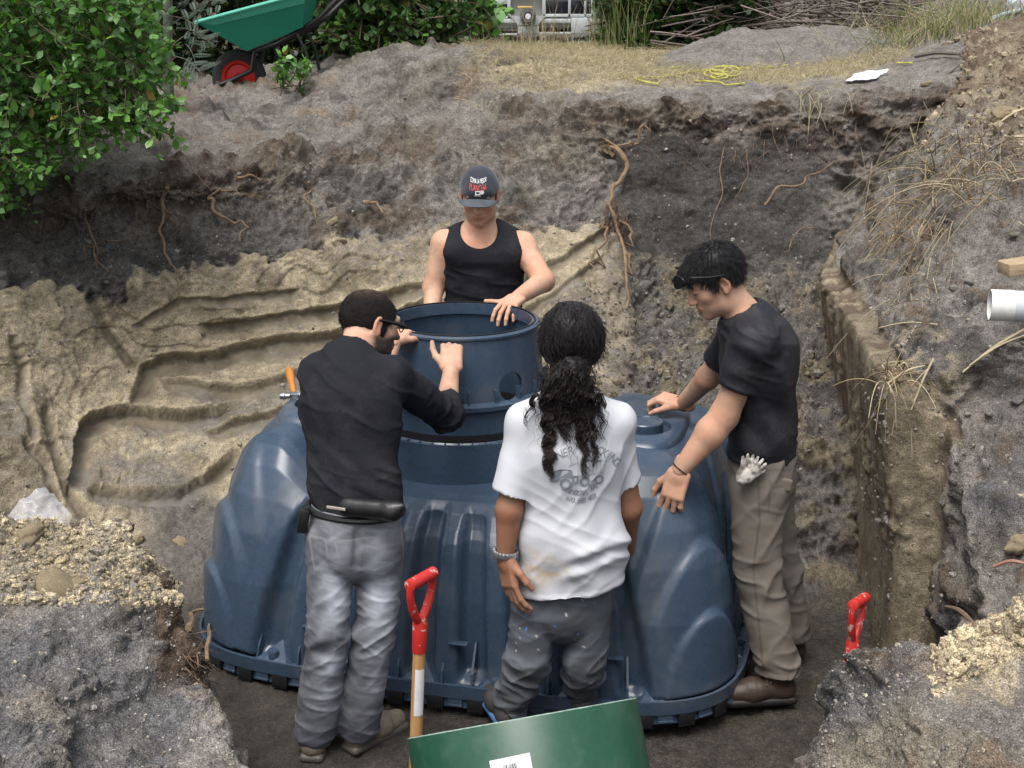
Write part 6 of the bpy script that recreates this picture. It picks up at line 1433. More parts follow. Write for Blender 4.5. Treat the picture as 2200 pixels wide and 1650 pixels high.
# feathery sapling with a straight greenish stem
sp = surf(362, 236)[0]; sap = empty('feathery_sapling', tuple(sp), 'slim greenish sapling stem with feathery leaves beside the wheelbarrow', 'sapling')
Ls_ = sp[1]; MB().tube(curve_pts([sp - np.array((0, 0, .05)), P(361, 120, Ls_), P(360, 0, Ls_), P(358, -140, Ls_)], 12), [.032] * 3 + [.029] * 9, 10).build('trunk', M['bark_g'], sap)
lsz = []; st_l = []; lp = []; ld = []; lu = []
for (a, b) in (((362, 60), (450, 20)), ((362, 40), (430, -10)), ((366, 100), (440, 70)), ((360, 70), (300, 30)), ((362, 30), (300, 0)), ((400, 95), (425, 150)), ((380, 60), (455, 95)), ((420, 20), (490, 5)), ((372, 120), (440, 165))):
    A = P(a[0], a[1], Ls_ - .05 + rs.uniform(-.2, .2)); B_ = P(b[0], b[1], Ls_ - .15 + rs.uniform(-.3, .3)); st_l.append(curve_pts([A, (A + B_) / 2 + np.array((0, 0, .03)), B_], 10))
    tg = nv_(B_ - A)
    for q in range(2):                                             # pinnae along the midrib, each with many leaflets
        c0 = A + (B_ - A) * (.45 + .27 * q)
        for sgn in (-1, 1):
            pd = nv_(tg * .7 + sgn * nv_(np.cross(tg, (0, -.8, .5))) * .7 + rs.normal(0, .12, 3)); pl = .13 * rs.uniform(.8, 1.2)
            for u in np.linspace(.12, 1, 20):
                for s2_ in (-1, 1): lsz.append(.020 * (.35 + .65 * math.sin(math.pi * min(1, u * .8 + .15)))); lp.append(c0 + pd * pl * u); ld.append(nv_(pd * .35 + s2_ * nv_(np.cross(pd, (.1, -.7, .6))))); lu.append((0, -.6, .8))
link('branch', strands_mesh('branch', np.array(st_l), np.repeat(np.linspace(.004, .0015, 10)[None], len(st_l), 0), 4), M['bark_g'], sap)
n = len(lp); link('foliage', leaves_mesh('fol', np.array(lp), np.array(ld), np.array(lu), np.array(lsz), np.array((.036, .075, .042)) * rs.uniform(.7, 1.35, (n, 1)), .38), M['leaf'], sap)
# hedge: single shrubs in the shade behind the wheelbarrow, brighter one in front of them
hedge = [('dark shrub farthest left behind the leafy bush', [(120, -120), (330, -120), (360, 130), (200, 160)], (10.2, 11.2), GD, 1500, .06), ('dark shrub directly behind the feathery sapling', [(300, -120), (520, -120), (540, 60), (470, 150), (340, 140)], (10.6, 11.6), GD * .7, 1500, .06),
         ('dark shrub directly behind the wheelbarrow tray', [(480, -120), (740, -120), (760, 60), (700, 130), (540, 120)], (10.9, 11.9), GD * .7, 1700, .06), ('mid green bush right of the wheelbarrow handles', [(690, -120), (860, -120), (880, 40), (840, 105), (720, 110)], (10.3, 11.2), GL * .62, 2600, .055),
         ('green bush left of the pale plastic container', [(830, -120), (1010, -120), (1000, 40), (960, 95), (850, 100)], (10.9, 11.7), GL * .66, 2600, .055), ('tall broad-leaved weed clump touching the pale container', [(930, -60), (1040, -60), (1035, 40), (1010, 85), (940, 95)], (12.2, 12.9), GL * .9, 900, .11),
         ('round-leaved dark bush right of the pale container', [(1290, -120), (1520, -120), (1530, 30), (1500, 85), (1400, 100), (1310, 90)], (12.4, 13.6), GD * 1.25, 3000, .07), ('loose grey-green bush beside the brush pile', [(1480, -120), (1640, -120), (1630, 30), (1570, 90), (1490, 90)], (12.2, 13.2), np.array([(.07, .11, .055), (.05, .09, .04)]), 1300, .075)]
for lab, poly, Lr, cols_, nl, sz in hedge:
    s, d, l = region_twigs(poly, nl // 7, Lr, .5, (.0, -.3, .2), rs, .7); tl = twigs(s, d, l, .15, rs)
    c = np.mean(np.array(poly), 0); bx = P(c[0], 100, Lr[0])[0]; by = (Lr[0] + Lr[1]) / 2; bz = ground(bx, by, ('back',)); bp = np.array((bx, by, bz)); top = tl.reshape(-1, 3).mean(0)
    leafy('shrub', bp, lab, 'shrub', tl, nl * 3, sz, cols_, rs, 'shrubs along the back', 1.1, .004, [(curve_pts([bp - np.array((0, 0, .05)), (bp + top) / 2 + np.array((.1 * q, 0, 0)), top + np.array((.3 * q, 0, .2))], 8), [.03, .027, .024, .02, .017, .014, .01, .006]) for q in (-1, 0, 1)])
def blades(n, xs, ys, hts, cols_, rs, wid, lean=.35, m=5, which=('back', 'right')):
    Ls = []; 
    for x, y, h in zip(xs, ys, hts):
        z = ground(x, y, which); dd = rs.normal(0, lean, 2); t = np.linspace(0, 1, m); Ls.append(np.stack([x + dd[0] * h * t ** 1.6, y + dd[1] * h * t ** 1.6, z - .01 + h * t * (1 - .25 * t * np.hypot(*dd))], 1))
    r = np.repeat((wid * (1 - .85 * np.linspace(0, 1, m)))[None], n, 0) * rs.uniform(.6, 1.3, (n, 1)); return np.array(Ls), r, cols_[rs.randint(0, len(cols_), n)] * rs.uniform(.7, 1.3, (n, 1))
GR = np.array([(.16, .22, .06), (.22, .25, .09), (.30, .28, .13), (.12, .20, .05)]); ST = np.array([(.42, .36, .22), (.36, .30, .18), (.30, .25, .15), (.46, .41, .27)])
def patch(name, label, n, pxr, Lr, hr, cols_, wid, lean, cat):
    xs = []; ys = []
    for _ in range(n):
        L_ = rs.uniform(*Lr); px = rs.normal((pxr[0] + pxr[1]) / 2, (pxr[1] - pxr[0]) / 4.0) if cat != 'dry grass' else rs.uniform(*pxr); xs.append((px - 1100) / 3000 * (L_ * .96 + .15)); ys.append(L_)
    L_, r, c = blades(n, xs, ys, rs.uniform(*hr, n), cols_, rs, wid, lean); return tag(link(name, strands_mesh(name, L_, r, 3, c), M['grass']), label, cat, kind='stuff')
patch('dry_grass', 'short dry straw grass over the level ground behind the pit', 11000, (1000, 1960), (8.7, 12.8), (.03, .11), ST * 1.15, .0022, 1.0, 'dry grass')
patch('tall_grass', 'tall green grass tuft at the left corner of the pale container', 260, (915, 1020), (11.6, 13.0), (.2, .75), GR, .005, .25, 'grass')
patch('tall_grass', 'tall yellow-green grass growing along the right corner of the pale container', 420, (1285, 1400), (12.3, 13.6), (.25, .95), GR, .005, .2, 'grass')
patch('tall_grass', 'dry grass stalks in front of the pale container openings', 120, (1010, 1300), (11.8, 12.9), (.12, .45), ST, .004, .3, 'grass')
patch('tall_grass', 'mixed dry grass on the slope at the upper right corner', 900, (1780, 2230), (9.6, 12.5), (.1, .4), np.vstack([ST, GR]), .004, .6, 'grass')
# brush pile of dead branches
n = 620; bl = []
for k in range(n):
    px, py = rs.uniform(1440, 1960), rs.uniform(-60, 112); L_ = rs.uniform(12.0, 14.5) if px < 1700 else rs.uniform(11.2, 13.0); a = P(px, py, L_); dd = nv_((rs.normal(0, 1), rs.normal(0, .5), rs.normal(-.05, .28))); ln = rs.uniform(.3, 1.1); c0 = rs.normal(0, .12, 3)
    bl.append([a + dd * ln * (t - .5) + c0 * ln * (t - .5) ** 2 for t in np.linspace(0, 1, 6)])
bp_ = link('brush_pile', strands_mesh('brush', np.array(bl), np.repeat(np.linspace(1, .4, 6)[None], n, 0) * rs.uniform(.004, .014, (n, 1)), 4, np.array((.12, .10, .085)) * rs.uniform(.5, 1.9, (n, 1))), M['strawm']); tag(bp_, 'tangled pile of dead brown branches at the back right', 'brush pile', kind='stuff')
# grey sand heap on the level ground
hv = []; nx, ny = 90, 40
for j in range(ny):
    for i in range(nx):
        u, v_ = i / (nx - 1), j / (ny - 1); px = 1400 + 540 * u; L_ = 9.75 + 1.7 * v_; x = (px - 1100) / 3000 * (L_ * .96 + .15); hgt = .26 * (np.sin(math.pi * u) ** .7) * (np.sin(math.pi * v_) ** .8); hv.append((x, L_, ground(x, L_, ('back',)) - .03 + hgt))
hv = np.array(hv); hv[:, 2] += (.09 * (fbm(hv, 3, 4) - .5) + .05 * (fbm(hv, 12, 3) - .5)) * ss(0, .1, hv[:, 2] - hv[:, 2].min())
o = link('sand_heap', mesh_np('sand_heap', hv, grid_faces(ny, nx), True, C1(GREY * .92, len(hv)) * (.8 + .4 * fbm(hv, 8, 3))[:, None]), M['soil']); o['kind'] = 'structure'
# ------------------------------------------------------------------ wheelbarrow
WL = 9.72
wb = empty('wheelbarrow', tuple(P(515, 205, WL)), 'green wheelbarrow with a red wheel tipped forward against the bushes', 'wheelbarrow')
M['wbg'] = worn('scuffed_green_tray', (.012, .235, .155), (.30, .40, .33), .72, .4); M['wbl'] = worn('scuffed_green_rim', (.07, .42, .30), (.38, .42, .36), .66, .45)
M['wbr'] = worn('scuffed_red_wheel', (.50, .018, .014), (.30, .05, .04), .64, .4); M['tyre'] = simple('tyre_rubber', (.022, .022, .022), .8, var=.3, vscale=30); M['frame'] = worn('black_frame_paint', (.010, .010, .011), (.55, .55, .55), .70, .4)
nearL, farL = WL - .20, WL + .28
def q3(px, py, L): return P(px, py, WL) + np.array((0, L - WL, 0))
rim = [q3(438, 46, nearL - .06), q3(668, -16, nearL - .06), q3(672, -18, farL + .06), q3(440, 44, farL + .06)]; rin = [q3(470, 62, nearL), q3(652, 8, nearL - .03), q3(652, 8, farL + .03), q3(470, 62, farL)]
bot = [q3(537, 108, nearL + .08), q3(657, 57, nearL + .06), q3(657, 57, farL - .06), q3(537, 108, farL - .08)]
t = MB(); dn = np.array((0, 0, -.012)); rl = [p + dn * 6 for p in rim]
top = [rim[0], rim[1], rim[2], rim[3]]
vs = [*top, *bot]; fs = [(0, 1, 5, 4), (1, 2, 6, 5), (2, 3, 7, 6), (3, 0, 4, 7), (4, 5, 6, 7)]
inner = [p + (np.mean(vs, 0) - p) * .03 + np.array((0, 0, .012)) for p in vs]; n = 8; vs2 = vs + inner; fs2 = fs + [tuple(i + 8 for i in q)[::-1] for q in fs] + [(0, 1, 9, 8), (1, 2, 10, 9), (2, 3, 11, 10), (3, 0, 8, 11)]
tray = t.add(vs2, fs2).build('tray', M['wbg'], wb, smooth=False)
rb_ = MB()
for a, b in ((0, 1), (1, 2), (2, 3), (3, 0)): rb_.tube([top[a], top[b]], .013, 8)
for a, b in ((0, 1),): rb_.add([top[a] + np.array((0, -.004, 0)), top[b] + np.array((0, -.004, 0)), top[b] + (bot[1] - top[b]) * .30 + np.array((0, -.004, 0)), top[a] + (bot[0] - top[a]) * .20 + np.array((0.06, -.004, 0.02))], [(0, 1, 2, 3)])
rb_.build('rim', M['wbl'], tray)
wc = P(514, 166, WL + .04); wheel = MB().lathe([(.115, -.035), (.150, -.042), (.178, -.03), (.186, 0), (.178, .03), (.150, .042), (.115, .035)], wc, (0, 1, 0), 40, closed=False).build('tyre', M['tyre'], wb)
hubo = MB().lathe([(.002, -.030), (.03, -.032), (.035, -.020), (.085, -.012), (.095, -.026), (.118, -.034), (.122, -.026), (.122, .026), (.118, .034), (.03, .03), (.002, .03)], wc, (0, 1, 0), 40, closed=False).build('wheel_disc', M['wbr'], wheel)
MB().lathe([(.014, -.075), (.014, .075)], wc, (0, 1, 0), 12).build('axle', M['steel'], wheel)
fr = MB()
for off in (-.075, .24):
    y = np.array((0, off, 0)); fr.tube([P(447, 190, WL) + y, P(500, 172, WL) + y, P(545, 150, WL) + y, P(552, 108, WL) + y * 1.2, P(600, 92, WL) + y * 1.3, P(655, 62, WL) + y * 1.4, P(690, 38, WL) + y * 1.5, P(740, -12, WL) + y * 1.6, P(800, -70, WL) + y * 1.6], .017, 8)
fr.tube([P(447, 190, WL) + np.array((0, -.075, 0)), P(447, 190, WL) + np.array((0, .24, 0))], .017, 8); fr.build('frame', M['frame'], wb)
for off in (-.12, .34):
    lg = MB()
    y = np.array((0, off, 0)); a = P(643, 70, WL) + y; b = P(672, 158, WL) + y; g_ = ground(b[0], b[1], ('back',)); b[2] = min(b[2], g_ + .02) if b[2] > g_ + .3 else b[2]; lg.tube([a, (a + b) / 2 + np.array((.02, 0, 0)), b], .011, 8); lg.build('leg', M['frame'], wb)

# ------------------------------------------------------------------ pale bulk container with tap
IL = 14.0
def iq(px, py, dy=0.0): return P(px, py, IL) + np.array((0, dy, 0))
ibc = empty('bulk_container', tuple(iq(1152, 80)), 'pale grey bulk liquid container with an outlet tap standing in tall grass', 'container')
M['ibcw'] = simple('weathered_grey_white_plastic', (.50, .54, .55), .55, var=.25, vscale=3); M['ibct'] = simple('stained_tank_plastic', (.44, .45, .41), .45, var=.3, vscale=2.5); M['ibcb'] = simple('black_sheet_window', (.015, .016, .024), .25, var=.5, vscale=9); M['tapm'] = simple('grey_tap_plastic', (.16, .16, .15), .6, var=.2); M['tapy'] = simple('yellow_tap_handle', (.58, .42, .12), .6)
MB().box((iq(1030, 40) + iq(1274, 40)) / 2 + np.array((0, .55, .42)), (1.08, 1.0, 1.05), bev=.06).build('bottle', M['ibct'], ibc)
def slab(name, x0, y0, x1, y1, d0, d1, mat, par, bev=.008):
    a = iq(x0, y0); b = iq(x1, y1); c = (a + b) / 2; o = MB().box((c[0], IL + (d0 + d1) / 2, c[2]), (abs(b[0] - a[0]), abs(d1 - d0), abs(a[2] - b[2])), bev=bev).build(name, mat, par); return o
pal = slab('pallet_beam', 1036, 40, 1274, 50, -.03, .9, M['ibcw'], ibc); slab('pallet_foot', 1036, 50, 1046, 77, -.03, .9, M['ibcw'], ibc); slab('pallet_foot', 1112, 56, 1158, 73, -.04, .9, M['ibcw'], ibc); slab('pallet_foot', 1227, 38, 1264, 72, -.05, .9, M['ibcw'], ibc)
slab('pallet_sill', 1050, 72, 1114, 76, -.02, .9, M['ibcw'], ibc); slab('pallet_sill', 1156, 69, 1228, 74, -.02, .9, M['ibcw'], ibc)
MB().prism([(-.17, .07), (.17, .07), (.09, -.02), (-.09, -.02)], .06, lambda x, y, z: tuple(iq(1134, 50) + np.array((x, -.04 + z, y)))).build('pallet_gusset', M['ibcw'], pal)
for (x0, y0, x1, y1) in ((1043, 9, 1090, 35), (1172, 3, 1221, 30), (1226, 1, 1255, 30), (1259, 3, 1274, 30)):
    wv = slab('sheet_window', x0, y0, x1, y1, -.005, .03, M['ibcb'], ibc, .004)
for (x0, y0, x1, y1) in ((1037, -20, 1043, 40), (1090, -20, 1097, 40), (1165, -20, 1172, 38), (1221, -20, 1226, 38), (1255, -20, 1259, 38), (1270, -20, 1275, 38), (1037, 35, 1097, 40), (1165, 30, 1275, 37), (1037, -22, 1275, -6), (1043, -8, 1090, 9)): slab('cage_bar', x0, y0, x1, y1, -.03, .01, M['ibcw'], ibc, .004)
c0 = iq(1134, 34, -.05); tp_ = MB().lathe([(.05, .10), (.075, .08), (.075, -.02), (.055, -.05), (.055, -.12), (.04, -.12), (.038, -.06), (.001, -.06)], c0, (0, 1, 0), 24, closed=False).build('outlet_tap', M['tapm'], ibc)
MB().lathe([(.028, -.125), (.001, -.125)], c0, (0, 1, 0), 16, closed=False).build('tap_cap', M['paper'], tp_); MB().box(iq(1128, 15, -.10), (.14, .025, .02), bev=.004).build('tap_handle', M['tapy'], tp_); MB().tube([iq(1134, 30, -.1), iq(1134, 15, -.1)], .016, 8).build('tap_stem', M['tapm'], tp_)

# ------------------------------------------------------------------ rope, sheets, bag
def drape_line(pts, lift=.01, n=60, which=('back', 'right')):
    out = []
    for (x, y) in curve_pts(np.array([(a, b, 0) for a, b in pts]), n)[:, :2]:
        p, nn = surf(x, y, which); out.append(p + np.array((0, 0, lift)))
    out = np.array(out); return out
M['rope'] = simple('yellow_rope', (.46, .44, .09), .8, var=.35, vscale=40)
rp = MB()
rp.tube(drape_line([(1362, 172), (1420, 170), (1480, 160), (1540, 152), (1600, 150), (1660, 148), (1720, 140), (1760, 128), (1820, 118)], .015, 70), .0052, 6)
rp.tube(drape_line([(1362, 174), (1390, 182), (1415, 186)], .015, 16), .0052, 6); rp.tube(drape_line([(1490, 178), (1545, 182), (1560, 188), (1600, 184)], .015, 24), .0052, 6); rp.tube(drape_line([(1440, 150), (1500, 144)], .015, 12), .0052, 6); rp.tube(drape_line([(1925, 140), (1960, 141)], .015, 8), .0052, 6)
for (cx, cy, a, b) in ((1535, 168, 22, 8), (1550, 162, 26, 9), (1572, 164, 20, 10), (1560, 158, 30, 7), (1545, 174, 18, 6)): rp.tube(drape_line([(cx + a * math.cos(q), cy + b * math.sin(q)) for q in np.linspace(0, 5.6, 9)], .03, 30), .0052, 6)
tag(rp.build('rope', M['rope']), 'bright yellow rope lying tangled on the dry grass', 'rope')
def film(name, col, alpha, rough=.3):
    m, t, b = newmat(name); b.inputs['Base Color'].default_value = (*col, 1); b.inputs['Roughness'].default_value = rough; b.inputs['Alpha'].default_value = alpha; b.inputs['Specular IOR Level'].default_value = .7; return m
def crumple(name, quad, amp, mat, label, cat, seed, n=36, bulge=0.0):
    q = [np.array(p, float) for p in quad]; vs = []
    for j in range(n):
        for i in range(n):
            s, t = i / (n - 1), j / (n - 1); vs.append((q[0] * (1 - s) + q[1] * s) * (1 - t) + (q[3] * (1 - s) + q[2] * s) * t)
    vs = np.array(vs); f = grid_faces(n, n); nn = normals(vs, f); r_ = np.abs(2 * fbm(vs + seed, 9, 3) - 1); s_ = np.tile(np.linspace(0, 1, n), n); t_ = np.repeat(np.linspace(0, 1, n), n)
    vs = vs + nn * (amp * (r_ * 1.6 - .6) + bulge * np.sin(math.pi * s_) * np.sin(math.pi * t_))[:, None] + .012 * (np.stack([fbm(vs + k, 8, 2) for k in (1, 2, 3)], 1) - .5)
    return tag(link(name, mesh_np(name, vs, f, True), mat), label, cat)
M['film'] = film('clear_plastic_film', (.70, .72, .78), .30, .16); M['filmw'] = film('milky_plastic_sheet', (.66, .68, .74), .92, .35)
crumple('plastic_film', [P(18, 1112, 4.45), P(95, 1046, 4.55), P(160, 1128, 4.45), P(60, 1160, 4.3)], .05, M['film'], 'crumpled clear plastic film behind the yellow rubble on the left bank', 'plastic film', 3)
a, b, c, d = [surf(*q, ('back', 'right'))[0] + np.array((0, 0, .03)) for q in ((1812, 182), (1850, 164), (1912, 158), (1880, 178))]
crumple('plastic_sheet', [a, d, c, b], .02, M['filmw'], 'milky plastic sheet lying on the ground at the edge of the straw', 'plastic sheet', 8, 20, .02)
bgp = P(2200, 8, 11.5); sk_, v, f = cloth_part('white_sack', [ell(bgp, (.13, .12, .12), None, .05), ell(bgp + np.array((.12, 0, .08)), (.13, .12, .13), None, .05)], .012, simple('white_sack_cloth', (.62, .66, .74), .7), None, lambda v: .05 * (fbm(v, 12, 3) - .5)); tag(sk_, 'white sack standing at the upper right corner', 'sack')
hs_ = MB().tube([P(2130, 40, 11.2), P(2150, 32, 11.3), P(2180, 24, 11.4), P(2240, 16, 11.4)], .016, 8).build('pale_hose', simple('pale_blue_hose', (.33, .42, .45), .5)); tag(hs_, 'pale blue hose lying in front of the white sack', 'hose')

# ------------------------------------------------------------------ roots, straw and stones on the cut faces
def root(pts, r, label, off=.03, n=26, sub=()):
    """hangs from the soil face: follows the face at a small distance"""
    line = curve_pts(np.array([(x, y, 0) for x, y in pts]), n)[:, :2]; w = []
    for x, y in line:
        p, nn = surf(x, y, ('back', 'right', 'nl')); w.append(p + nn * off)
    w = np.array(w)
    for _ in range(3): w[1:-1] = (w[:-2] + 2 * w[1:-1] + w[2:]) / 4
    w += .004 * (np.stack([fbm(w + k, 25, 2) for k in (1, 5, 9)], 1) - .5) * 2
    e = empty('root', tuple(w[0]), label, 'root', 'roots sticking out of the soil'); MB().tube(w, list(np.linspace(r, r * .4, n) * .72 * (.75 + .6 * fbm(w, 30, 2))), 7).build('root_stem', M['root'], e)
    for s_ in sub:
        l2 = []
        for x, y in curve_pts(np.array([(x, y, 0) for x, y in s_]), 14)[:, :2]:
            p, nn = surf(x, y, ('back', 'right', 'nl')); l2.append(p + nn * off * .8)
        MB().tube(l2, list(np.linspace(r * .45, r * .2, 14)), 5).build('rootlet', M['root'], e)
    return e
root([(352, 395), (355, 440), (345, 500), (352, 545), (372, 590), (382, 640)], .013, 'long thick root running down the dark layer into the tan rock', .05, 30, [[(352, 440), (360, 460), (370, 480)]])
root([(175, 450), (190, 500), (200, 525), (210, 560), (225, 575)], .008, 'branching thin root left of the longest root', .04, 24, [[(200, 525), (240, 518), (295, 525)], [(200, 525), (180, 545)], [(200, 530), (198, 580)]])
root([(455, 420), (465, 460), (500, 475), (520, 480), (522, 500), (512, 515)], .013, 'knotted zigzag root with pale broken tips', .06, 26, [[(455, 420), (500, 418), (550, 422)]])
root([(652, 385), (660, 430), (672, 478)], .010, 'short straight root on the upper middle face', .05, 18)
root([(785, 443), (805, 450), (822, 472)], .014, 'stubby reddish root with a frayed white end', .06, 14)
root([(520, 390), (535, 378), (552, 374)], .012, 'small curved root near the top of the face', .05, 12)
root([(1312, 312), (1328, 330), (1332, 360), (1318, 400), (1312, 440), (1318, 468), (1322, 520), (1325, 580), (1335, 640), (1340, 690)], .020, 'thick woody root with a hairy soil clump hanging behind the cap wearer', .09, 40, [[(1312, 312), (1280, 315)], [(1310, 500), (1280, 560), (1265, 600)], [(1330, 500), (1345, 560), (1330, 620)], [(1318, 312), (1360, 295), (1395, 285)]])
root([(1552, 322), (1545, 370), (1548, 420), (1530, 470), (1520, 520)], .005, 'thin pale root hanging left of the dark haired person', .04, 24)
root([(1600, 320), (1602, 370), (1590, 410), (1575, 430)], .004, 'fine short rootlet right of the thin pale root', .04, 20)
root([(1652, 435), (1690, 410), (1740, 385), (1790, 362)], .010, 'pale stick-like root jutting diagonally from the dark face', .10, 18)
root([(1752, 492), (1720, 505), (1695, 530), (1698, 548)], .007, 'crooked pale rootlet right above the dark haired person', .06, 18)
root([(392, 1362), (415, 1335), (448, 1325), (455, 1330)], .012, 'pale root arching out of the brown edge of the left bank', .05, 18)
root([(430, 1410), (442, 1375), (462, 1350), (478, 1338), (470, 1322)], .009, 'forked pale root reaching towards the tank', .06, 20, [[(462, 1350), (480, 1345), (490, 1340)]])
# fibres and hairs hanging out of the root mat (stuff)
n = 900; fl_ = []
for k in range(n):
    px = rs.choice([rs.uniform(20, 760), rs.uniform(1150, 1850)]); py = np.interp(px, cols, lipY) + rs.uniform(15, 150); p, nn = surf(px, py, ('back',)); ln = rs.uniform(.03, .14); dd = nn * .5 + np.array((rs.normal(0, .5), 0, -1.0)) + rs.normal(0, .2, 3); dd /= np.linalg.norm(dd); c0 = rs.normal(0, .3, 3); fl_.append([p + dd * ln * t + c0 * ln * t * t * .5 for t in np.linspace(0, 1, 6)])
for k in range(260):
    px, py = 1318 + rs.normal(0, 11), rs.uniform(455, 510); p, nn = surf(px, py, ('back',)); p = p + nn * .08; dd = nv_(rs.normal(0, .6, 3) + np.array((0, 0, -1))); fl_.append([p + dd * rs.uniform(.03, .10) * t for t in np.linspace(0, 1, 6)])
for k in range(260):
    px, py = rs.uniform(385, 455), rs.uniform(1220, 1480); p, nn = surf(px, py, ('nl',)); dd = nv_(nn * .5 + rs.normal(0, .5, 3) + np.array((0, 0, -.8))); fl_.append([p + dd * rs.uniform(.02, .09) * t for t in np.linspace(0, 1, 6)])
n = len(fl_); tag(link('root_fibres', strands_mesh('root_fibres', np.array(fl_), np.repeat(np.linspace(1, .4, 6)[None], n, 0) * rs.uniform(.0008, .0024, (n, 1)), 3, np.array((.15, .10, .065)) * rs.uniform(.4, 1.6, (n, 1))), M['strawm']), 'fine brown root fibres hanging from the top soil', 'root fibres', kind='stuff')
# dried straw clumps on the right bank
def straw_clump(center, n, spread, dirv, ln, label, jit=.5, rad=.0026, cols_=ST):
    p0 = np.array([surf(center[0] + rs.normal(0, spread[0]), center[1] + rs.normal(0, spread[1]), ('right', 'back'))[0] for _ in range(n)]); d = nv_rows(np.array(dirv)[None] + rs.normal(0, jit, (n, 3))); l = ln * rs.uniform(.4, 1.2, n); t = np.linspace(0, 1, 8)[None, :, None]
    L = p0[:, None] + d[:, None] * t * l[:, None, None] + np.array((0, -.04, .03)); L[..., 2] -= .55 * (t[..., 0] ** 2) * l[:, None]; L += (rs.normal(0, .05, (n, 1, 3)) * t * t) * l[:, None, None] * 3
    r = np.repeat((rad * (1 - .6 * np.linspace(0, 1, 8)))[None], n, 0) * rs.uniform(.5, 1.5, (n, 1)); o = link('straw_clump', strands_mesh('straw', L, r, 3, cols_[rs.randint(0, len(cols_), n)] * rs.uniform(.6, 1.2, (n, 1))), M['strawm']); return tag(o, label, 'straw', 'clumps of dried grass', 'stuff')
DS = np.array([(.34, .27, .15), (.26, .19, .11), (.18, .12, .07), (.42, .36, .23)])
straw_clump((2050, 385), 150, (65, 40), (-.45, -.6, .2), .36, 'large clump of uprooted dry grass hanging over the right bank', .85, .003, DS)
straw_clump((1960, 490), 150, (55, 28), (-.5, -.6, -.4), .26, 'ragged dry grass roots hanging below the large clump', .5, .0026, DS)
straw_clump((2130, 350), 45, (35, 30), (.2, -.6, .3), .38, 'upper right dry grass stalks above the large clump', .4, .003, DS)
straw_clump((1905, 815), 60, (22, 14), (.4, -.6, .05), .22, 'small straw tuft at the corner of the trench wall', .6, .0026, DS)
straw_clump((1950, 640), 50, (30, 60), (-.6, -.5, -.2), .24, 'thin straw along the edge of the right bank', .5, .002, DS)
straw_clump((1985, 330), 45, (45, 45), (-.35, -.5, -.3), .45, 'dark grass stems lying down the slope above the clump', .35, .003, np.array([(.13, .12, .08), (.2, .18, .1), (.09, .08, .06)]))
straw_clump((1740, 212), 26, (30, 8), (-.6, -.6, -.1), .2, 'pale straw wisps on the lip of the back face', .5, .0026, ST)
def stick(a, b, r, label, lift=.03, mat='strawst'):
    p = surf(*a)[0] + np.array((0, -.01, lift)); q = surf(*b)[0] + np.array((0, -.01, lift)); o = MB().tube(curve_pts([p, (p + q) / 2 + np.array((0, 0, .015)), q], 8), [r] * 6 + [r * .7] * 2, 6).build('stick', M[mat]); return tag(o, label, 'stick', 'loose sticks and stalks')
M['strawst'] = simple('dry_stalk', (.46, .39, .25), .7, var=.2, vscale=30); M['reddish'] = simple('reddish_twig', (.30, .17, .12), .7)
stick((1888, 718), (2010, 712), .0045, 'straight pale stalk lying level on the right bank'); stick((2003, 785), (1955, 895), .004, 'pale stalk slanting down across the right bank'); stick((1905, 838), (1985, 800), .0035, 'short stalk beside the small straw tuft')
stick((2200, 722), (2065, 815), .005, 'forked pale stalk coming in from the right edge'); stick((2200, 735), (2080, 800), .004, 'thinner twin of the forked pale stalk at the right edge'); stick((2132, 1226), (2200, 1220), .007, 'short reddish twig at the right edge of the sand slope', .02, 'reddish'); stick((2030, 1312), (2090, 1352), .008, 'brown twig lying on top of the right front bank', .02, 'root')
stick((2060, 150), (1890, 300), .006, 'long dark twig lying down the upper right slope', .03, 'deadwood'); stick((1965, 132), (2060, 128), .012, 'bare branch on the upper right edge', .03, 'deadwood'); stick((2200, 245), (2130, 290), .005, 'pale stalk at the right edge of the spoil')
# stones
def stone_mesh(seed):
    bm = bmesh.new(); bmesh.ops.create_icosphere(bm, subdivisions=3, radius=1.0); v = np.array([tuple(q.co) for q in bm.verts]); rdg = 1 - np.abs(2 * fbm(v + seed * 3.1, 2.2, 3) - 1)
    v = np.sign(v) * np.abs(v) ** .85; k = .62 + .5 * fbm(v + seed * 7.7, 1.1, 2) + .55 * (rdg - .6) + .22 * (fbm(v + seed, 6, 3) - .5); v = v * k[:, None] * np.array((1.2, .95, .70)); f = np.array([tuple(q.index for q in fc.verts) for fc in bm.faces]); bm.free()
    return v, f
SM = [stone_mesh(i) for i in range(5)]
M['stone'] = simple('grey_stone', (.30, .29, .27), .9, var=.25, vscale=20, bmp=.4, bscale=80, bdist=.003); M['stonet'] = simple('tan_stone', (.42, .33, .19), .9, var=.3, vscale=16, bmp=.5, bscale=70, bdist=.004)
SME = {}
for mk, cc_ in (('stone', np.array((.30, .29, .275))), ('stonet', np.array((.40, .335, .225)))):
    for i, (v, f) in enumerate(SM):
        c = mesh_np('stone', v, f, True, C1(cc_, len(v)) * (.75 + .5 * fbm(v, 3, 3))[:, None]); c.materials.append(M['soil']); SME[mk, i] = c
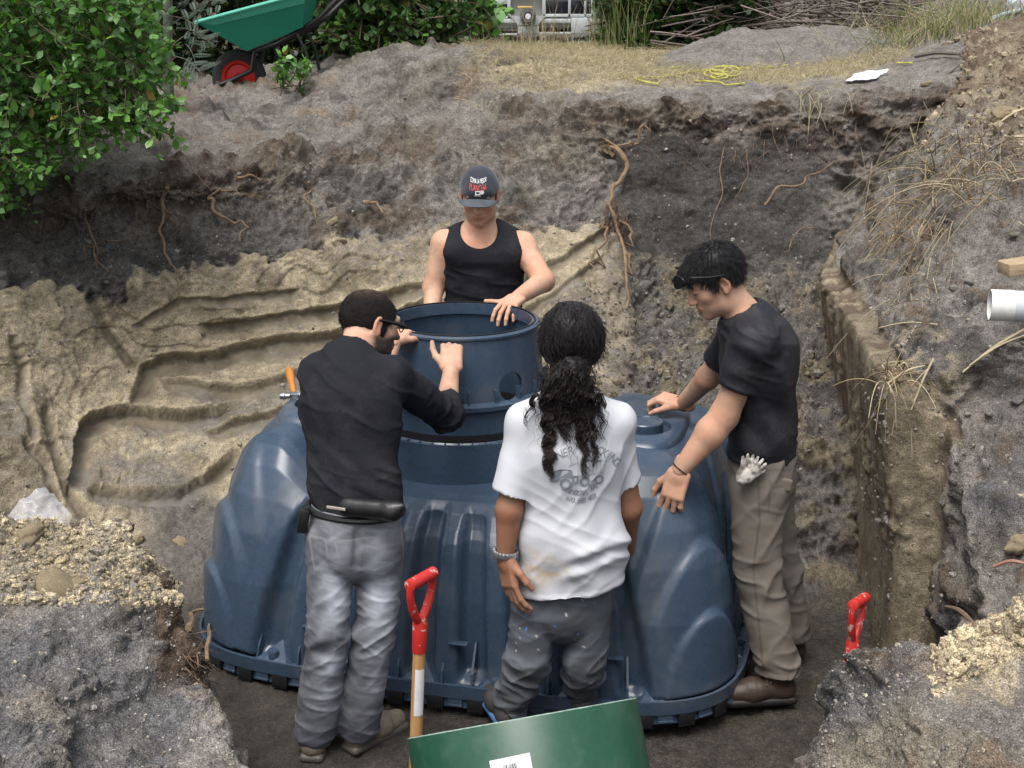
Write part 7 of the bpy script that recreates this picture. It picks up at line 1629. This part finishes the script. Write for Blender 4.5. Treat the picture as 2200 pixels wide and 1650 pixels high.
stones = [(715, 478, .034, 'stonet', 'smooth tan stone stuck in the middle of the back face'), (738, 518, .022, 'stonet', 'pale tan stone on the ledge just below the smooth tan stone'), (230, 606, .016, 'stone', 'white stone at the top edge of the tan rock'), (2020, 472, .024, 'stone', 'grey stone left of the pale pair beneath the dry grass clump'), (2036, 473, .018, 'stone', 'paler small stone touching the grey stone beneath the dry grass clump'), (2182, 505, .020, 'stone', 'pale pebble right above the wooden plank'), (2082, 607, .020, 'stone', 'flat light stone left of the grey drain pipe'), (2053, 618, .020, 'stone', 'flat light stone farthest left of the drain pipe'),
          (2188, 858, .026, 'stone', 'pale stone at the right edge below the forked stalk'), (2124, 890, .018, 'stone', 'small pale stone above the hollow of the sand slope'), (1816, 274, .015, 'stone', 'light pebble pair on the upper right of the back face'), (1568, 258, .014, 'stone', 'light pebble under the lip of the back face'), (2160, 245, .075, 'stonet', 'large pale yellow rock on the spoil in the upper right'), (2105, 265, .03, 'stonet', 'small yellow clod beside the large pale rock'), (1990, 180, .03, 'stonet', 'brown clod by the plastic sheet'), (2190, 1165, .05, 'stonet', 'yellow rock cut by the right edge above the front bank'), (128, 1262, .062, 'stonet', 'largest grey-tan lump on the left front bank'), (172, 1250, .028, 'stonet', 'small lump at the right of the largest one'), (60, 1150, .05, 'stonet', 'flat brown lump below the plastic film'), (290, 1165, .04, 'stonet', 'long flat clod on the crest of the left front bank'), (390, 1165, .03, 'stonet', 'clod at the corner of the left front bank'), (415, 1090, .010, 'stone', 'round white pebble left of the tank')]
for i, (x, y, r, mk, lab) in enumerate(stones):
    p, nn = surf(x, y); o = bpy.data.objects.new('stone', SME[mk, i % 5]); COL.objects.link(o); o.location = tuple(p - nn * r * .12); o.scale = (r, r, r * .85); o.rotation_euler = (rs.uniform(0, .6), rs.uniform(0, .6), rs.uniform(0, 6)); tag(o, lab, 'stone', 'stones and clods on the banks')
# pebbles and crumbs (stuff)
def crumbs(name, samples, rr, colset, label, which=None):
    ic = np.array([(0, 0, 1), (.894, 0, .447), (.276, .851, .447), (-.724, .526, .447), (-.724, -.526, .447), (.276, -.851, .447), (.724, .526, -.447), (-.276, .851, -.447), (-.894, 0, -.447), (-.276, -.851, -.447), (.724, -.526, -.447), (0, 0, -1)]); tf = np.array([(0, 1, 2), (0, 2, 3), (0, 3, 4), (0, 4, 5), (0, 5, 1), (1, 6, 2), (2, 7, 3), (3, 8, 4), (4, 9, 5), (5, 10, 1), (6, 7, 2), (7, 8, 3), (8, 9, 4), (9, 10, 5), (10, 6, 1), (11, 7, 6), (11, 8, 7), (11, 9, 8), (11, 10, 9), (11, 6, 10)])
    n = len(samples); sc_ = rs.uniform(.6, 1.3, (n, 1, 3)) * (rr * np.exp(rs.normal(0, .45, n)))[:, None, None]; v = ic[None] * sc_ * rs.uniform(.6, 1.25, (n, 12, 1)) + samples[:, None]
    f = (np.arange(n) * 12)[:, None, None] + tf[None]; c = np.repeat(colset[rs.randint(0, len(colset), n)] * rs.uniform(.7, 1.25, (n, 1)), 12, 0)
    return tag(link(name, mesh_np(name, v.reshape(-1, 3), f.reshape(-1, 3), False, c), M['soil']), label, 'rubble', kind='stuff')
def pick_v(v, cond, n): i = np.where(cond)[0]; return v[rs.choice(i, n)]
px, py = proj(bank_v); crumbs('pebbles', pick_v(bank_v, (py > 60) & (py < 1200) & (bank_v[:, 1] > 5.2) & (px > -50) & (px < 2250), 2600), .0055, np.vstack([C1(GREY * 1.4, 3), C1(PALE * 1.3, 2), C1(GREY, 3)]), 'small pebbles and crumbs scattered over the back bank')
crumbs('clods', pick_v(bank_v, (px > 1250) & (py > 600) & (py < 900) & (bank_v[:, 1] > 5.9), 1500), .009, np.vstack([C1(GREY * .9, 2), C1(CLAY * .8, 2), C1(GREY * 1.2, 1)]), 'loose clods on the slope behind the dark haired person')
px, py = proj(rb_v); crumbs('pebbles', pick_v(rb_v, (px > 1850) & (px < 2250) & (py > 50), 1500), .006, np.vstack([C1(GREY * 1.4, 3), C1(PALE * 1.3, 2), C1(GREY, 3)]), 'small pebbles and crumbs scattered over the right bank')
crumbs('clods', pick_v(rb_v, (px > 1950) & (py > 60) & (py < 330), 1500), .012, np.vstack([C1(CLAY * 1.3, 3), C1(BROWN * 1.5, 2), C1(TAN, 1)]), 'brown and tan clods on the spoil in the upper right')
px, py = proj(lm_v); crumbs('rubble', pick_v(lm_v, (px > -50) & (px < 400) & (py > 1080) & (py < 1300) & (lm_v[:, 2] > .85), 4200), .0058, np.vstack([C1(YEL, 3), C1(PALE, 2), C1(TAN, 2)]), 'pale yellow crumbs covering the crest of the left front bank')
crumbs('grit', pick_v(lm_v, (px > -50) & (px < 620) & (py > 1200) & (lm_v[:, 2] > .5), 2600), .0032, np.vstack([C1(GREY * 1.7, 3), C1(PALE * 1.6, 2), C1(GREY, 4)]), 'coarse grit on the left front bank')
px, py = proj(rm_v); crumbs('rubble', pick_v(rm_v, (np.abs(py - 1370 + (px - 2140) * .55) < 60) & (px > 2000), 3200), .0068, np.vstack([C1(YEL * 1.1, 4), C1(TAN, 2)]), 'pale yellow rubble spread over the right front bank')
crumbs('grit', pick_v(rm_v, (px > 1650) & (px < 2260) & (py > 1250) & (rm_v[:, 2] > .4), 2600), .0032, np.vstack([C1(GREY * 1.6, 3), C1(PALE * 1.5, 2), C1(GREY, 4)]), 'coarse grit on the right front bank')
# small weeds in front of the wheelbarrow
wd_ = []
s, d, l = region_twigs([(590, 120), (665, 115), (660, 175), (600, 195)], 26, (8.9, 9.3), .22, (.2, -.3, .6), rs, .5); leafy('weed', surf(600, 192)[0], 'small weed with pale leaves growing beside the red wheel', 'weed', twigs(s, d, l, .2, rs), 150, .05, GL * .8, rs, None, 1.1, .003)
